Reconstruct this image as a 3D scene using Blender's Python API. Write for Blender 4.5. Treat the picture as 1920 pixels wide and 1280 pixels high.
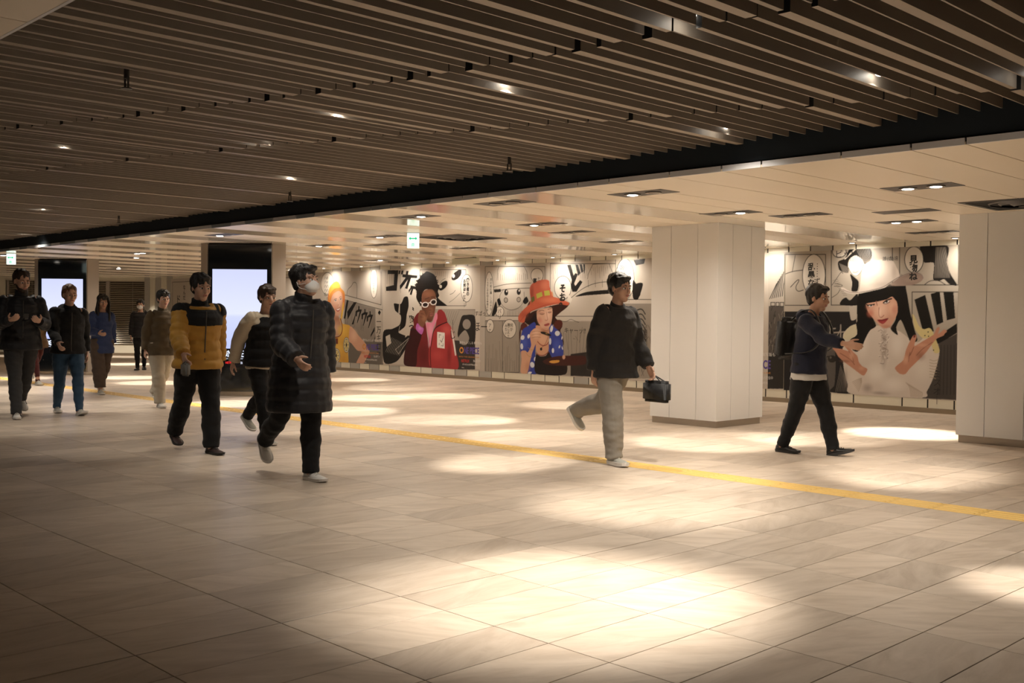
import bpy, bmesh, math, random
import numpy as np
from mathutils import Vector, Matrix, noise

# ------------------------------------------------------------------ scene, camera, light
for o in list(bpy.data.objects): bpy.data.objects.remove(o)
SC = bpy.context.scene
COL = SC.collection
CAM_H = 1.35
def make_camera():
    f, pitch, roll, yaw = 1972.48, 0.0216, 0.0101, 0.7996
    F = Vector((-math.sin(yaw)*math.cos(pitch), math.cos(yaw)*math.cos(pitch), -math.sin(pitch)))
    R0 = Vector((math.cos(yaw), math.sin(yaw), 0)); U0 = R0.cross(F)
    R = math.cos(roll)*R0+math.sin(roll)*U0
    U = -math.sin(roll)*R0+math.cos(roll)*U0
    cd = bpy.data.cameras.new('camera'); cam = bpy.data.objects.new('camera', cd)
    cd.sensor_width = 36; cd.lens = 36*f/1920; cd.clip_end = 200; cd.clip_start = 0.05
    m = Matrix((R, U, -F)).transposed().to_4x4(); m.translation = (0, 0, CAM_H)
    cam.matrix_world = m
    COL.objects.link(cam); SC.camera = cam
make_camera()
SC.view_settings.view_transform = 'Standard'; SC.view_settings.look = 'None'
SC.view_settings.exposure = 0.36; SC.view_settings.gamma = 1.0
SC.view_settings.use_curve_mapping = False
wd = bpy.data.worlds.new('world'); SC.world = wd; wd.use_nodes = True
wd.node_tree.nodes['Background'].inputs[0].default_value = (0.55, 0.50, 0.46, 1)
wd.node_tree.nodes['Background'].inputs[1].default_value = 0.045
WARM = (1.0, 0.895, 0.765)
def spot(name, loc, target, power, cone, blend=0.6, col=WARM, size=0.04, parent=None):
    l = bpy.data.lights.new(name, 'SPOT'); l.energy = power; l.color = col
    l.spot_size = math.radians(cone); l.spot_blend = blend; l.shadow_soft_size = size
    o = bpy.data.objects.new(name, l); o.location = loc
    d = Vector(target)-Vector(loc); o.rotation_euler = d.to_track_quat('-Z', 'Y').to_euler()
    COL.objects.link(o)
    if parent:
        o.parent = parent; o.location = Vector(loc)-parent.location
    return o
def bulb(name, loc, power, col=WARM, size=0.2):
    l = bpy.data.lights.new(name, 'POINT'); l.energy = power; l.color = col; l.shadow_soft_size = size
    o = bpy.data.objects.new(name, l); o.location = loc; COL.objects.link(o); return o

# measures of the place (metres, camera stands at 0,0)
ZC = 2.58          # smooth panel ceiling
YW = 15.51         # poster wall
YS = 7.29          # edge between baffle ceiling and panel ceiling
YN = 1.648         # near edge of the baffle ceiling
ZB = 2.78          # underside of baffles
XL, XR = -40.0, 6.0
TW = 0.332; TX0 = -4.006; TY0 = 2.4906

# ------------------------------------------------------------------ materials
MATS = {}
def mat(name, col, rough=0.6, metal=0.0, spec=0.5, emit=None, estr=1.0, noise_amt=0.0, nscale=8.0, bump=0.0, bscale=60.0, coat=0.0, sheen=0.0):
    if name in MATS: return MATS[name]
    m = bpy.data.materials.new(name); m.use_nodes = True; nt = m.node_tree
    b = nt.nodes['Principled BSDF']
    b.inputs['Base Color'].default_value = (*col, 1); b.inputs['Roughness'].default_value = rough
    b.inputs['Metallic'].default_value = metal; b.inputs['Specular IOR Level'].default_value = spec
    b.inputs['Coat Weight'].default_value = coat; b.inputs['Coat Roughness'].default_value = 0.05
    b.inputs['Sheen Weight'].default_value = sheen
    if emit:
        b.inputs['Emission Color'].default_value = (*emit, 1); b.inputs['Emission Strength'].default_value = estr
    tc = nt.nodes.new('ShaderNodeTexCoord')
    if noise_amt:
        n = nt.nodes.new('ShaderNodeTexNoise'); n.inputs['Scale'].default_value = nscale; n.inputs['Detail'].default_value = 5
        nt.links.new(tc.outputs['Object'], n.inputs['Vector'])
        mx = nt.nodes.new('ShaderNodeMix'); mx.data_type = 'RGBA'
        mx.inputs[6].default_value = (*[max(0, c*(1-noise_amt)) for c in col], 1)
        mx.inputs[7].default_value = (*[min(1, c*(1+noise_amt)) for c in col], 1)
        nt.links.new(n.outputs['Fac'], mx.inputs[0]); nt.links.new(mx.outputs[2], b.inputs['Base Color'])
    if bump:
        n2 = nt.nodes.new('ShaderNodeTexNoise'); n2.inputs['Scale'].default_value = bscale; n2.inputs['Detail'].default_value = 3
        nt.links.new(tc.outputs['Object'], n2.inputs['Vector'])
        bp = nt.nodes.new('ShaderNodeBump'); bp.inputs['Strength'].default_value = bump; bp.inputs['Distance'].default_value = 0.01
        nt.links.new(n2.outputs['Fac'], bp.inputs['Height']); nt.links.new(bp.outputs['Normal'], b.inputs['Normal'])
    MATS[name] = m
    return m

def tile_material():
    m = bpy.data.materials.new('floor_tile'); m.use_nodes = True; nt = m.node_tree; N = nt.nodes; L = nt.links
    b = N['Principled BSDF']
    geo = N.new('ShaderNodeNewGeometry')
    off = N.new('ShaderNodeVectorMath'); off.operation = 'SUBTRACT'; off.inputs[1].default_value = (TX0, TY0, 0)
    L.new(geo.outputs['Position'], off.inputs[0])
    dv = N.new('ShaderNodeVectorMath'); dv.operation = 'DIVIDE'; dv.inputs[1].default_value = (TW, 2*TW, 1)
    L.new(off.outputs[0], dv.inputs[0])
    fl = N.new('ShaderNodeVectorMath'); fl.operation = 'FLOOR'; L.new(dv.outputs[0], fl.inputs[0])
    wn = N.new('ShaderNodeTexWhiteNoise'); wn.noise_dimensions = '2D'; L.new(fl.outputs[0], wn.inputs['Vector'])
    # grain of the stone: stretched noise, shifted and turned per tile
    sc = N.new('ShaderNodeVectorMath'); sc.operation = 'SCALE'; sc.inputs['Scale'].default_value = 40
    L.new(wn.outputs['Color'], sc.inputs[0])
    ad = N.new('ShaderNodeVectorMath'); ad.operation = 'ADD'
    L.new(geo.outputs['Position'], ad.inputs[0]); L.new(sc.outputs[0], ad.inputs[1])
    rot = N.new('ShaderNodeVectorRotate'); rot.rotation_type = 'Z_AXIS'
    ang = N.new('ShaderNodeMath'); ang.operation = 'MULTIPLY_ADD'; ang.inputs[1].default_value = 1.6; ang.inputs[2].default_value = -0.5
    L.new(wn.outputs['Value'], ang.inputs[0]); L.new(ang.outputs[0], rot.inputs['Angle']); L.new(ad.outputs[0], rot.inputs['Vector'])
    st = N.new('ShaderNodeVectorMath'); st.operation = 'MULTIPLY'; st.inputs[1].default_value = (4.5, 1.1, 1)
    L.new(rot.outputs[0], st.inputs[0])
    n1 = N.new('ShaderNodeTexNoise'); n1.inputs['Scale'].default_value = 2.2; n1.inputs['Detail'].default_value = 8; n1.inputs['Roughness'].default_value = 0.62
    n1.inputs['Distortion'].default_value = 0.7
    L.new(st.outputs[0], n1.inputs['Vector'])
    cr = N.new('ShaderNodeValToRGB')
    e = cr.color_ramp.elements
    e[0].position = 0.25; e[0].color = (0.45, 0.365, 0.285, 1)
    e[1].position = 0.72; e[1].color = (0.66, 0.565, 0.47, 1)
    k = e.new(0.5); k.color = (0.575, 0.485, 0.395, 1)
    L.new(n1.outputs['Fac'], cr.inputs[0])
    mv = N.new('ShaderNodeMath'); mv.operation = 'MULTIPLY_ADD'; mv.inputs[1].default_value = 0.26; mv.inputs[2].default_value = 0.86
    L.new(wn.outputs['Value'], mv.inputs[0])
    mul = N.new('ShaderNodeVectorMath'); mul.operation = 'SCALE'; L.new(cr.outputs[0], mul.inputs[0]); L.new(mv.outputs[0], mul.inputs['Scale'])
    L.new(mul.outputs[0], b.inputs['Base Color'])
    b.inputs['Roughness'].default_value = 0.42; b.inputs['Specular IOR Level'].default_value = 0.45
    bp = N.new('ShaderNodeBump'); bp.inputs['Strength'].default_value = 0.12; bp.inputs['Distance'].default_value = 0.004
    n2 = N.new('ShaderNodeTexNoise'); n2.inputs['Scale'].default_value = 30; n2.inputs['Detail'].default_value = 5
    L.new(geo.outputs['Position'], n2.inputs['Vector']); L.new(n2.outputs['Fac'], bp.inputs['Height']); L.new(bp.outputs[0], b.inputs['Normal'])
    return m
M_TILE = tile_material()
M_GROUT = mat('grout', (0.13, 0.10, 0.075), 0.9, noise_amt=0.2)
M_YEL = mat('tactile_yellow', (0.83, 0.56, 0.17), 0.5, noise_amt=0.08, nscale=5)
M_CREAM = mat('ceiling_cream', (0.87, 0.775, 0.635), 0.36, spec=0.45, noise_amt=0.03, nscale=1.5)
M_CREAMG = mat('ceiling_cream_gloss', (0.87, 0.775, 0.635), 0.08, spec=0.6, coat=0.12)
M_CREAMS = mat('ceiling_cream_satin', (0.87, 0.775, 0.635), 0.42, spec=0.5)
M_SOFF = mat('soffit_tan', (0.56, 0.37, 0.21), 0.4, noise_amt=0.05, nscale=1.5)
M_GAP = mat('joint_black', (0.012, 0.011, 0.011), 0.8)
M_NAVY = mat('recess_navy', (0.012, 0.020, 0.028), 0.7)
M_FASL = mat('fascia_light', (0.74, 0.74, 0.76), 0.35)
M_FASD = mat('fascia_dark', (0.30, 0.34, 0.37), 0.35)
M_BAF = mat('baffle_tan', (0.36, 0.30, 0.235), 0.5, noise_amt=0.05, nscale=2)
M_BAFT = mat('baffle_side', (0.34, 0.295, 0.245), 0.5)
M_WALLC = mat('wall_cream', (0.72, 0.68, 0.56), 0.35)
M_WALLG = mat('wall_grey', (0.40, 0.385, 0.35), 0.35)
M_PIL = mat('pillar_white', (0.80, 0.79, 0.775), 0.28, spec=0.5)
M_PLINTH = mat('plinth_steel', (0.42, 0.38, 0.33), 0.22, metal=0.9, bump=0.05, bscale=200)
M_BASE = mat('base_bronze', (0.33, 0.27, 0.20), 0.3, metal=0.7)
M_PBRN = mat('pillar_taupe', (0.33, 0.29, 0.25), 0.35)
M_GLASS = mat('black_glass', (0.006, 0.008, 0.010), 0.08, spec=0.6)
M_DARK = mat('dark_metal', (0.05, 0.045, 0.04), 0.4)
M_LAMP = mat('lamp_lens', (1, 1, 1), 0.4, emit=(1.0, 0.93, 0.82), estr=14)

# ------------------------------------------------------------------ builders
def link(o, parent=None):
    COL.objects.link(o)
    if parent: o.parent = parent
    return o
def mesh_obj(name, bm, m, parent=None, smooth=False):
    me = bpy.data.meshes.new(name); bm.normal_update(); bm.to_mesh(me); bm.free()
    for x in (m if isinstance(m, (list, tuple)) else [m]): me.materials.append(x)
    if smooth:
        for p in me.polygons: p.use_smooth = True
    return link(bpy.data.objects.new(name, me), parent)
def empty(name, loc=(0, 0, 0), rz=0, **kw):
    o = bpy.data.objects.new(name, None); o.location = loc; o.rotation_euler = (0, 0, rz); o.empty_display_size = 0.1
    COL.objects.link(o)
    for k, v in kw.items(): o[k] = v
    return o
def tag(o, label=None, category=None, group=None, kind=None):
    if label: o['label'] = label
    if category: o['category'] = category
    if group: o['group'] = group
    if kind: o['kind'] = kind
    return o
def box(bm, x0, x1, y0, y1, z0, z1, mi=0, bevel=0.0):
    vs = [bm.verts.new((x, y, z)) for z in (z0, z1) for y in (y0, y1) for x in (x0, x1)]
    fs = [(0, 2, 3, 1), (4, 5, 7, 6), (0, 1, 5, 4), (2, 6, 7, 3), (0, 4, 6, 2), (1, 3, 7, 5)]
    out = []
    for f in fs:
        fc = bm.faces.new([vs[i] for i in f]); fc.material_index = mi; out.append(fc)
    if bevel:
        es = list({e for f in out for e in f.edges})
        bmesh.ops.bevel(bm, geom=es, offset=bevel, segments=1, affect='EDGES')
    return out
def boxobj(name, dims, m, parent=None, bevel=0.0):
    bm = bmesh.new(); box(bm, *dims, bevel=bevel); return mesh_obj(name, bm, m, parent)
def cyl(bm, c, r0, r1, z0, z1, n=24, mi=0, cap=True):
    a = [bm.verts.new((c[0]+r0*math.cos(t*2*math.pi/n), c[1]+r0*math.sin(t*2*math.pi/n), z0)) for t in range(n)]
    b = [bm.verts.new((c[0]+r1*math.cos(t*2*math.pi/n), c[1]+r1*math.sin(t*2*math.pi/n), z1)) for t in range(n)]
    for i in range(n):
        f = bm.faces.new((a[i], a[(i+1) % n], b[(i+1) % n], b[i])); f.material_index = mi
    if cap:
        f = bm.faces.new(a[::-1]); f.material_index = mi; f = bm.faces.new(b); f.material_index = mi

# ------------------------------------------------------------------ floor
def build_floor():
    fl = empty('floor', kind='structure')
    boxobj('grout_bed', (XL, XR, -7, YW+0.3, -0.06, -0.0045), M_GROUT, fl)
    thick = {0}
    g = 0.0021
    cells = []
    strip0, strip1 = 7.502, 7.802
    i0 = int(math.floor((XL-TX0)/TW)); i1 = int(math.ceil((XR-TX0)/TW))
    j0 = -14; j1 = int(math.ceil((YW-TY0)/(2*TW)))
    for i in range(i0, i1):
        for j in range(j0, j1):
            y0 = TY0+j*2*TW; y1 = min(y0+2*TW, YW)
            if j == 7: y1 = strip0
            x0 = TX0+i*TW; x1 = x0+TW
            cells.append((x0, x1, y0, y1, i, j))
    # what the lens sees large: near cells in front of the camera
    def score(c):
        x, y = (c[0]+c[1])/2, (c[2]+c[3])/2
        fx, fy = -math.sin(0.7996), math.cos(0.7996)
        d = x*fx+y*fy; s = x*fy-y*fx
        if d < 2.6 or abs(s/d) > 0.56: return 1e9
        return d
    cells.sort(key=score)
    near = cells[:300]; far = cells[300:]
    cache = {}
    for c in near:
        x0, x1, y0, y1, i, j = c
        ga = 0.0042 if i in thick else g; gb = 0.0042 if (i+1) in thick else g
        key = (round(y1-y0, 3), ga, gb)
        if key not in cache:
            bm = bmesh.new(); box(bm, ga, TW-gb, g, y1-y0-g, -0.012, 0)
            es = [e for e in bm.edges if all(v.co.z > -0.001 for v in e.verts)]
            bmesh.ops.bevel(bm, geom=es, offset=0.0012, segments=1, affect='EDGES')
            me = bpy.data.meshes.new('tile'); bm.to_mesh(me); bm.free(); me.materials.append(M_TILE); cache[key] = me
        o = bpy.data.objects.new('tile', cache[key]); o.location = (x0, y0, 0); link(o, fl)
    V, Fc = [], []
    for x0, x1, y0, y1, i, j in far:
        ga = 0.0042 if i in thick else g; gb = 0.0042 if (i+1) in thick else g
        b = len(V); a, bb, c, d = x0+ga, x1-gb, y0+g, y1-g
        V += [(a, c, 0), (bb, c, 0), (bb, d, 0), (a, d, 0), (a, c, -.012), (bb, c, -.012), (bb, d, -.012), (a, d, -.012)]
        Fc += [(b, b+1, b+2, b+3), (b, b+4, b+5, b+1), (b+1, b+5, b+6, b+2), (b+2, b+6, b+7, b+3), (b+3, b+7, b+4, b)]
    me = bpy.data.meshes.new('tile_field'); me.from_pydata(V, [], Fc); me.materials.append(M_TILE)
    o = link(bpy.data.objects.new('tile_field', me), fl); o['kind'] = 'stuff'
    # guide strip for the blind: bars on yellow tiles
    st = empty('tactile_strip', (0, 0, 0)); tag(st, 'yellow tactile guide strip with raised bars running along the beige tiled floor', 'guide strip')
    bm = bmesh.new(); box(bm, 0.0015, TW-0.0015, strip0+0.002, strip1-0.002, -0.012, 0.0005)
    for k in range(4):
        yc = strip0+0.0375+k*0.075
        n = 6
        pts = []
        for s, cx in ((1, TW-0.036), (-1, 0.036)):
            for t in range(n+1):
                a = -math.pi/2+math.pi*t/n
                pts.append((cx+s*math.cos(a)*0.0175, yc+s*math.sin(a)*0.0175))
        lo = [bm.verts.new((x, y, 0)) for x, y in pts]
        hi = [bm.verts.new((x+(TW/2-x)*0.03, yc+(y-yc)*0.72, 0.0055)) for x, y in pts]
        m_ = len(pts)
        for q in range(m_): bm.faces.new((lo[q], lo[(q+1) % m_], hi[(q+1) % m_], hi[q]))
        bm.faces.new(hi)
    me = bpy.data.meshes.new('tactile_tile'); bm.normal_update(); bm.to_mesh(me); bm.free(); me.materials.append(M_YEL)
    for i in range(int((-37-TX0)/TW), i1):
        o = bpy.data.objects.new('tactile_tile', me); o.location = (TX0+i*TW, 0, 0); link(o, st)
build_floor()

# ------------------------------------------------------------------ smooth panel ceilings
def build_ceiling():
    cl = empty('ceiling', kind='structure')
    seq = [0.39, 0.54, 0.68]
    xs = []; x = -3.04; k = 0
    while x > XL: xs.append((x, k)); k += 1; x -= seq[(k-1) % 3]*1.6/1.61
    xs.append((x, k))
    joints = [a for a, _ in xs]
    right = [-3.04]; k = 2
    while right[-1] < XR: right.append(right[-1]+seq[k % 3]*1.6/1.61); k -= 1
    alljo = sorted(set(joints+right))
    ms = [M_CREAM, M_CREAMS, M_CREAMG]
    for i in range(len(alljo)-1):
        a, b = alljo[i], alljo[i+1]; w = b-a
        m = M_CREAMS if w < 0.45 else M_CREAM if w < 0.6 else M_CREAMG
        if b > -7.0 and m is M_CREAMG: m = M_CREAM
        boxobj('ceiling_panel', (a+0.005, b-0.005, YS, YW-0.002, ZC, ZC+0.02), m, cl)
        boxobj('ceiling_panel', (a+0.004, b-0.004, -7, YN, ZC, ZC+0.02), M_CREAM, cl)
    boxobj('ceiling_backing', (XL, XR, YS+0.02, YW, ZC+0.012, ZC+0.06), M_GAP, cl)
    boxobj('ceiling_backing', (XL, XR, -7, YN-0.02, ZC+0.012, ZC+0.06), M_GAP, cl)
    # fascia of small panels with black joints, at the edge of the baffle field
    fj = [-3.043, -3.432, -3.974, -4.663, -5.043, -5.578, -6.258, -6.643, -7.187, -7.871, -8.264, -8.785, -9.478, -9.848, -10.386, -11.005, -11.423, -11.964, -12.662, -13.044, -13.579, -14.255]
    while fj[-1] > XL: fj.append(fj[-3]-1.605)
    while fj[0] < XR: fj.insert(0, fj[2]+1.605)
    tr = empty('trim_1', kind='structure')
    dk = {12: 1, 15: 1, 17: 1, 20: 1, 23: 1, 25: 1, 26: 1, 29: 1, 32: 1}
    for i in range(len(fj)-1):
        a, b = fj[i+1], fj[i]
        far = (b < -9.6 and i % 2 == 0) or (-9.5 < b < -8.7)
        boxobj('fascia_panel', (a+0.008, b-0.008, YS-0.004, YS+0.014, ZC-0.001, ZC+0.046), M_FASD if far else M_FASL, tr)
    boxobj('fascia_backing', (XL, XR, YS+0.012, YS+0.03, ZC+0.005, ZC+0.05), M_GAP, tr)
    boxobj('recess_board', (XL, XR, YS+0.02, YS+0.05, ZC+0.045, 3.2), M_NAVY, tr)
    t2 = empty('trim_2', kind='structure')
    boxobj('fascia_board', (XL, XR, YN-0.01, YN+0.006, ZC-0.001, ZC+0.045), M_FASL, t2)
    boxobj('recess_board', (XL, XR, YN-0.03, YN-0.012, ZC+0.04, 3.2), M_NAVY, t2)
build_ceiling()

# ------------------------------------------------------------------ baffle ceiling
def under(bm):                      # tan underside, brown-grey flanks; ends blackened for the dark of open hollows
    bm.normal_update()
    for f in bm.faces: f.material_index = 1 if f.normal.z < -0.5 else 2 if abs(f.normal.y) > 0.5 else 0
def build_baffles():
    ce = empty('ceiling_baffle_field', kind='structure')
    boxobj('soffit_board', (XL, XR, YN-0.03, YS+0.05, 3.18, 3.2), M_NAVY, ce)
    sa = ([-40, -8.6, -7.5, -6.7, -6.15, -5.27, -4.68, -4.12, -3.5, -2.5, 6], [-4.5, 2.9, 3.31, 3.54, 3.71, 3.92, 4.03, 4.13, 4.2, 4.32, 4.6])
    sb = ([-40, -16, -11.4, -10.3, -8.9, -7.7, -6.86, -5.7, -4.5, -3.05, -1.5, 6], [-6, 2.6, 3.82, 4.06, 4.43, 4.76, 5.07, 5.53, 6.0, 6.54, 7.0, 7.6])
    PAT = 'WMTMTWTM'
    W = {'W': (0.064, ZB), 'M': (0.033, ZB+0.004), 'T': (0.011, ZB+0.012)}
    P = 0.147; cache = {}
    rows = []
    n = 0
    X = 2.2
    k = -int(round((X+2.80)/P))
    while X > XL+0.5:
        X = -2.80-k*P
        s1 = float(np.interp(X, *sa)); s2 = float(np.interp(X, *sb))
        c = [YN+0.03]
        for s in (s1, s2):
            if c[-1]+0.25 < s < YS-0.3: c.append(s)
        c.append(YS-0.0)
        types = []
        full = [PAT[k % 8], PAT[(k+1) % 8], 'W' if k % 8 == 6 else 'T']
        segs = list(zip(c[:-1], c[1:]))
        if len(segs) == 3: tp = full
        elif len(segs) == 2: tp = full[1:] if s1 < YN+0.3 else full[:2]
        else: tp = [full[2] if s2 < YN+0.3 else full[0]]
        for (a, b), t in zip(segs, tp): rows.append((X, a, b, t))
        k += 1
    rows_near = [r for r in rows if r[0] < 0.2]
    def dist(r): return math.hypot(r[0], (r[1]+r[2])/2) if r[0] < -1.0 else 99
    rows.sort(key=dist)
    near, far = rows[:298], rows[298:]
    for X, a, b, t in near:
        w, z = W[t]
        key = (t, round(b-a, 2))
        if key not in cache:
            bm = bmesh.new(); box(bm, -w/2, w/2, 0.015, (b-a)-0.015, 0, 2.93-z+0.03)
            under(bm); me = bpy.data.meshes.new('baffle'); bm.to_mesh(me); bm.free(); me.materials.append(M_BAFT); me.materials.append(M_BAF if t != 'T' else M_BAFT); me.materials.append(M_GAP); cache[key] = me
        o = bpy.data.objects.new('baffle', cache[key]); o.location = (X, a, z); link(o, ce)
    bm = bmesh.new()
    for X, a, b, t in far:
        w, z = W[t]; box(bm, X-w/2, X+w/2, a+0.022, b-0.022, z, 2.96)
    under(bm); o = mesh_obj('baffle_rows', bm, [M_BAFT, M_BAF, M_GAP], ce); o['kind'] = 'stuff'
build_baffles()

# ------------------------------------------------------------------ poster wall
def build_wall():
    wl = empty('wall_back', kind='structure')
    boxobj('wall_backing', (XL, XR, YW+0.012, YW+0.3, 0, 3.2), M_GAP, wl)
    bb = empty('baseboard_back', kind='structure')
    boxobj('baseboard_strip', (-33.5, XR, YW-0.02, YW+0.012, 0.0, 0.072), M_BASE, bb)
    js = []
    x = -22.604-0.4*27
    miss = {-19.41, -15.80, -12.2, -7.76, -4.2, -23.4, -27.0, -30.6}
    while x < XR:
        if not any(abs(x-m) < 0.15 for m in miss): js.append(x)
        x += 0.4005
    cols = 'ggcgcgccccccgcccgccgcgcccgcgcgcgcc'
    random.seed(5)
    for i in range(len(js)-1):
        a, b = js[i], js[i+1]
        wide = (b-a) > 0.6
        g = (not wide) and (i % 2 == (0 if a < -20 else 1)) and (a < -18.9 or random.random() < 0.85)
        boxobj('wall_panel', (a+0.012, b-0.012, YW, YW+0.02, 0.072, ZC), M_WALLG if g else M_WALLC, wl)
build_wall()

# ------------------------------------------------------------------ pillars
def panel_ring(parent, pts, z0, z1, m, split, inset=0.02, skip=()):
    """flat cladding panels along a closed footprint; split = fractions of each side"""
    n = len(pts)
    for s in range(n):
        if s in skip: continue
        a = Vector(pts[s]); b = Vector(pts[(s+1) % n]); d = (b-a); L = d.length; d.normalize(); nn = Vector((d.y, -d.x))
        fr = split if L > 0.5 else [0, 1]
        for q in range(len(fr)-1):
            p0 = a+d*(L*fr[q]+(0.0 if q == 0 else 0.003)); p1 = a+d*(L*fr[q+1]-(0.0 if q == len(fr)-2 else 0.003))
            bm = bmesh.new()
            i0, i1 = p0-nn*inset+d*(inset if q == 0 else 0), p1-nn*inset-d*(inset if q == len(fr)-2 else 0)   # mitred corners
            lo = [bm.verts.new((*v, z0)) for v in (p0, p1, i1, i0)]; hi = [bm.verts.new((*v, z1)) for v in (p0, p1, i1, i0)]
            bm.faces.new(lo[::-1]); bm.faces.new(hi)
            for t in range(4): bm.faces.new((lo[t], lo[(t+1) % 4], hi[(t+1) % 4], hi[t]))
            bmesh.ops.recalc_face_normals(bm, faces=bm.faces)
            mesh_obj('cladding_panel', bm, m, parent)
def prism(bm, pts, z0, z1):
    lo = [bm.verts.new((*p, z0)) for p in pts]; hi = [bm.verts.new((*p, z1)) for p in pts]
    bm.faces.new(lo[::-1]); bm.faces.new(hi)
    for t in range(len(pts)): bm.faces.new((lo[t], lo[(t+1) % len(pts)], hi[(t+1) % len(pts)], hi[t]))
    bmesh.ops.recalc_face_normals(bm, faces=bm.faces)
def square_pillar(x1, y0, s, label):
    """x1,y0 = near right corner"""
    p = empty('pillar', (x1-s/2, y0+s/2, 0)); tag(p, label, 'pillar')
    h = s/2; pts = [(-h, -h), (h, -h), (h, h), (-h, h)]
    panel_ring(p, pts, 0.085, ZC-0.001, M_PIL, [0, 0.3, 0.7, 1])
    bm = bmesh.new(); q = h-0.014; prism(bm, [(-q, -q), (q, -q), (q, q), (-q, q)], 0.09, ZC-0.002); mesh_obj('core', bm, M_GAP, p)
    bm = bmesh.new(); q = h-0.022; prism(bm, [(-q, -q), (q, -q), (q, q), (-q, q)], 0, 0.088); mesh_obj('plinth', bm, M_PLINTH, p)
    return p
square_pillar(-7.66, 11.03, 1.05, 'white panelled square pillar between the orange-hat poster and the white-hat poster')
square_pillar(-3.99, 11.95, 1.05, 'pale grey panelled pillar cut by the right edge of the photo')
def text_obj(name, body, size, loc, rot, m, parent=None, extrude=0.001, align='LEFT', bold=0.0, sx=1.0, space=1.0, line=1.0):
    cu = bpy.data.curves.new(name, 'FONT'); cu.body = body; cu.size = size; cu.extrude = extrude; cu.align_x = align
    cu.offset = bold; cu.space_character = space; cu.space_line = line; cu.resolution_u = 3
    o = bpy.data.objects.new(name, cu); COL.objects.link(o)
    dg = bpy.context.evaluated_depsgraph_get(); me = bpy.data.meshes.new_from_object(o.evaluated_get(dg))
    bpy.data.objects.remove(o)
    me.materials.clear(); me.materials.append(m)
    ob = bpy.data.objects.new(name, me); ob.location = loc; ob.rotation_euler = rot; ob.scale = (sx, 1, 1)
    return link(ob, parent)

def screen_material():
    m = bpy.data.materials.new('screen_glow'); m.use_nodes = True; nt = m.node_tree; N = nt.nodes; L = nt.links
    b = N['Principled BSDF']; b.inputs['Base Color'].default_value = (0.02, 0.02, 0.02, 1); b.inputs['Roughness'].default_value = 0.15
    tc = N.new('ShaderNodeTexCoord'); sp = N.new('ShaderNodeSeparateXYZ'); L.new(tc.outputs['Generated'], sp.inputs[0])
    cr = N.new('ShaderNodeValToRGB'); e = cr.color_ramp.elements
    e[0].position = 0.0; e[0].color = (0.50, 0.56, 1.0, 1); e[1].position = 1.0; e[1].color = (0.62, 0.66, 1.0, 1)
    k = e.new(0.44); k.color = (0.74, 0.78, 1.0, 1); k = e.new(0.40); k.color = (0.62, 0.67, 1.0, 1)
    L.new(sp.outputs['Z'], cr.inputs[0]); L.new(cr.outputs[0], b.inputs['Emission Color'])
    b.inputs['Emission Strength'].default_value = 0.85
    return m
M_SCREEN = screen_material()
M_WHITEGLOW = mat('logo_white_glow', (0.1, 0.1, 0.1), 0.3, emit=(0.75, 0.82, 1.0), estr=0.9)
M_REDGLOW = mat('logo_red_glow', (0.1, 0, 0), 0.3, emit=(0.9, 0.03, 0.03), estr=0.8)
M_BLACKP = mat('screen_black', (0.004, 0.004, 0.008), 0.2)

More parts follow.
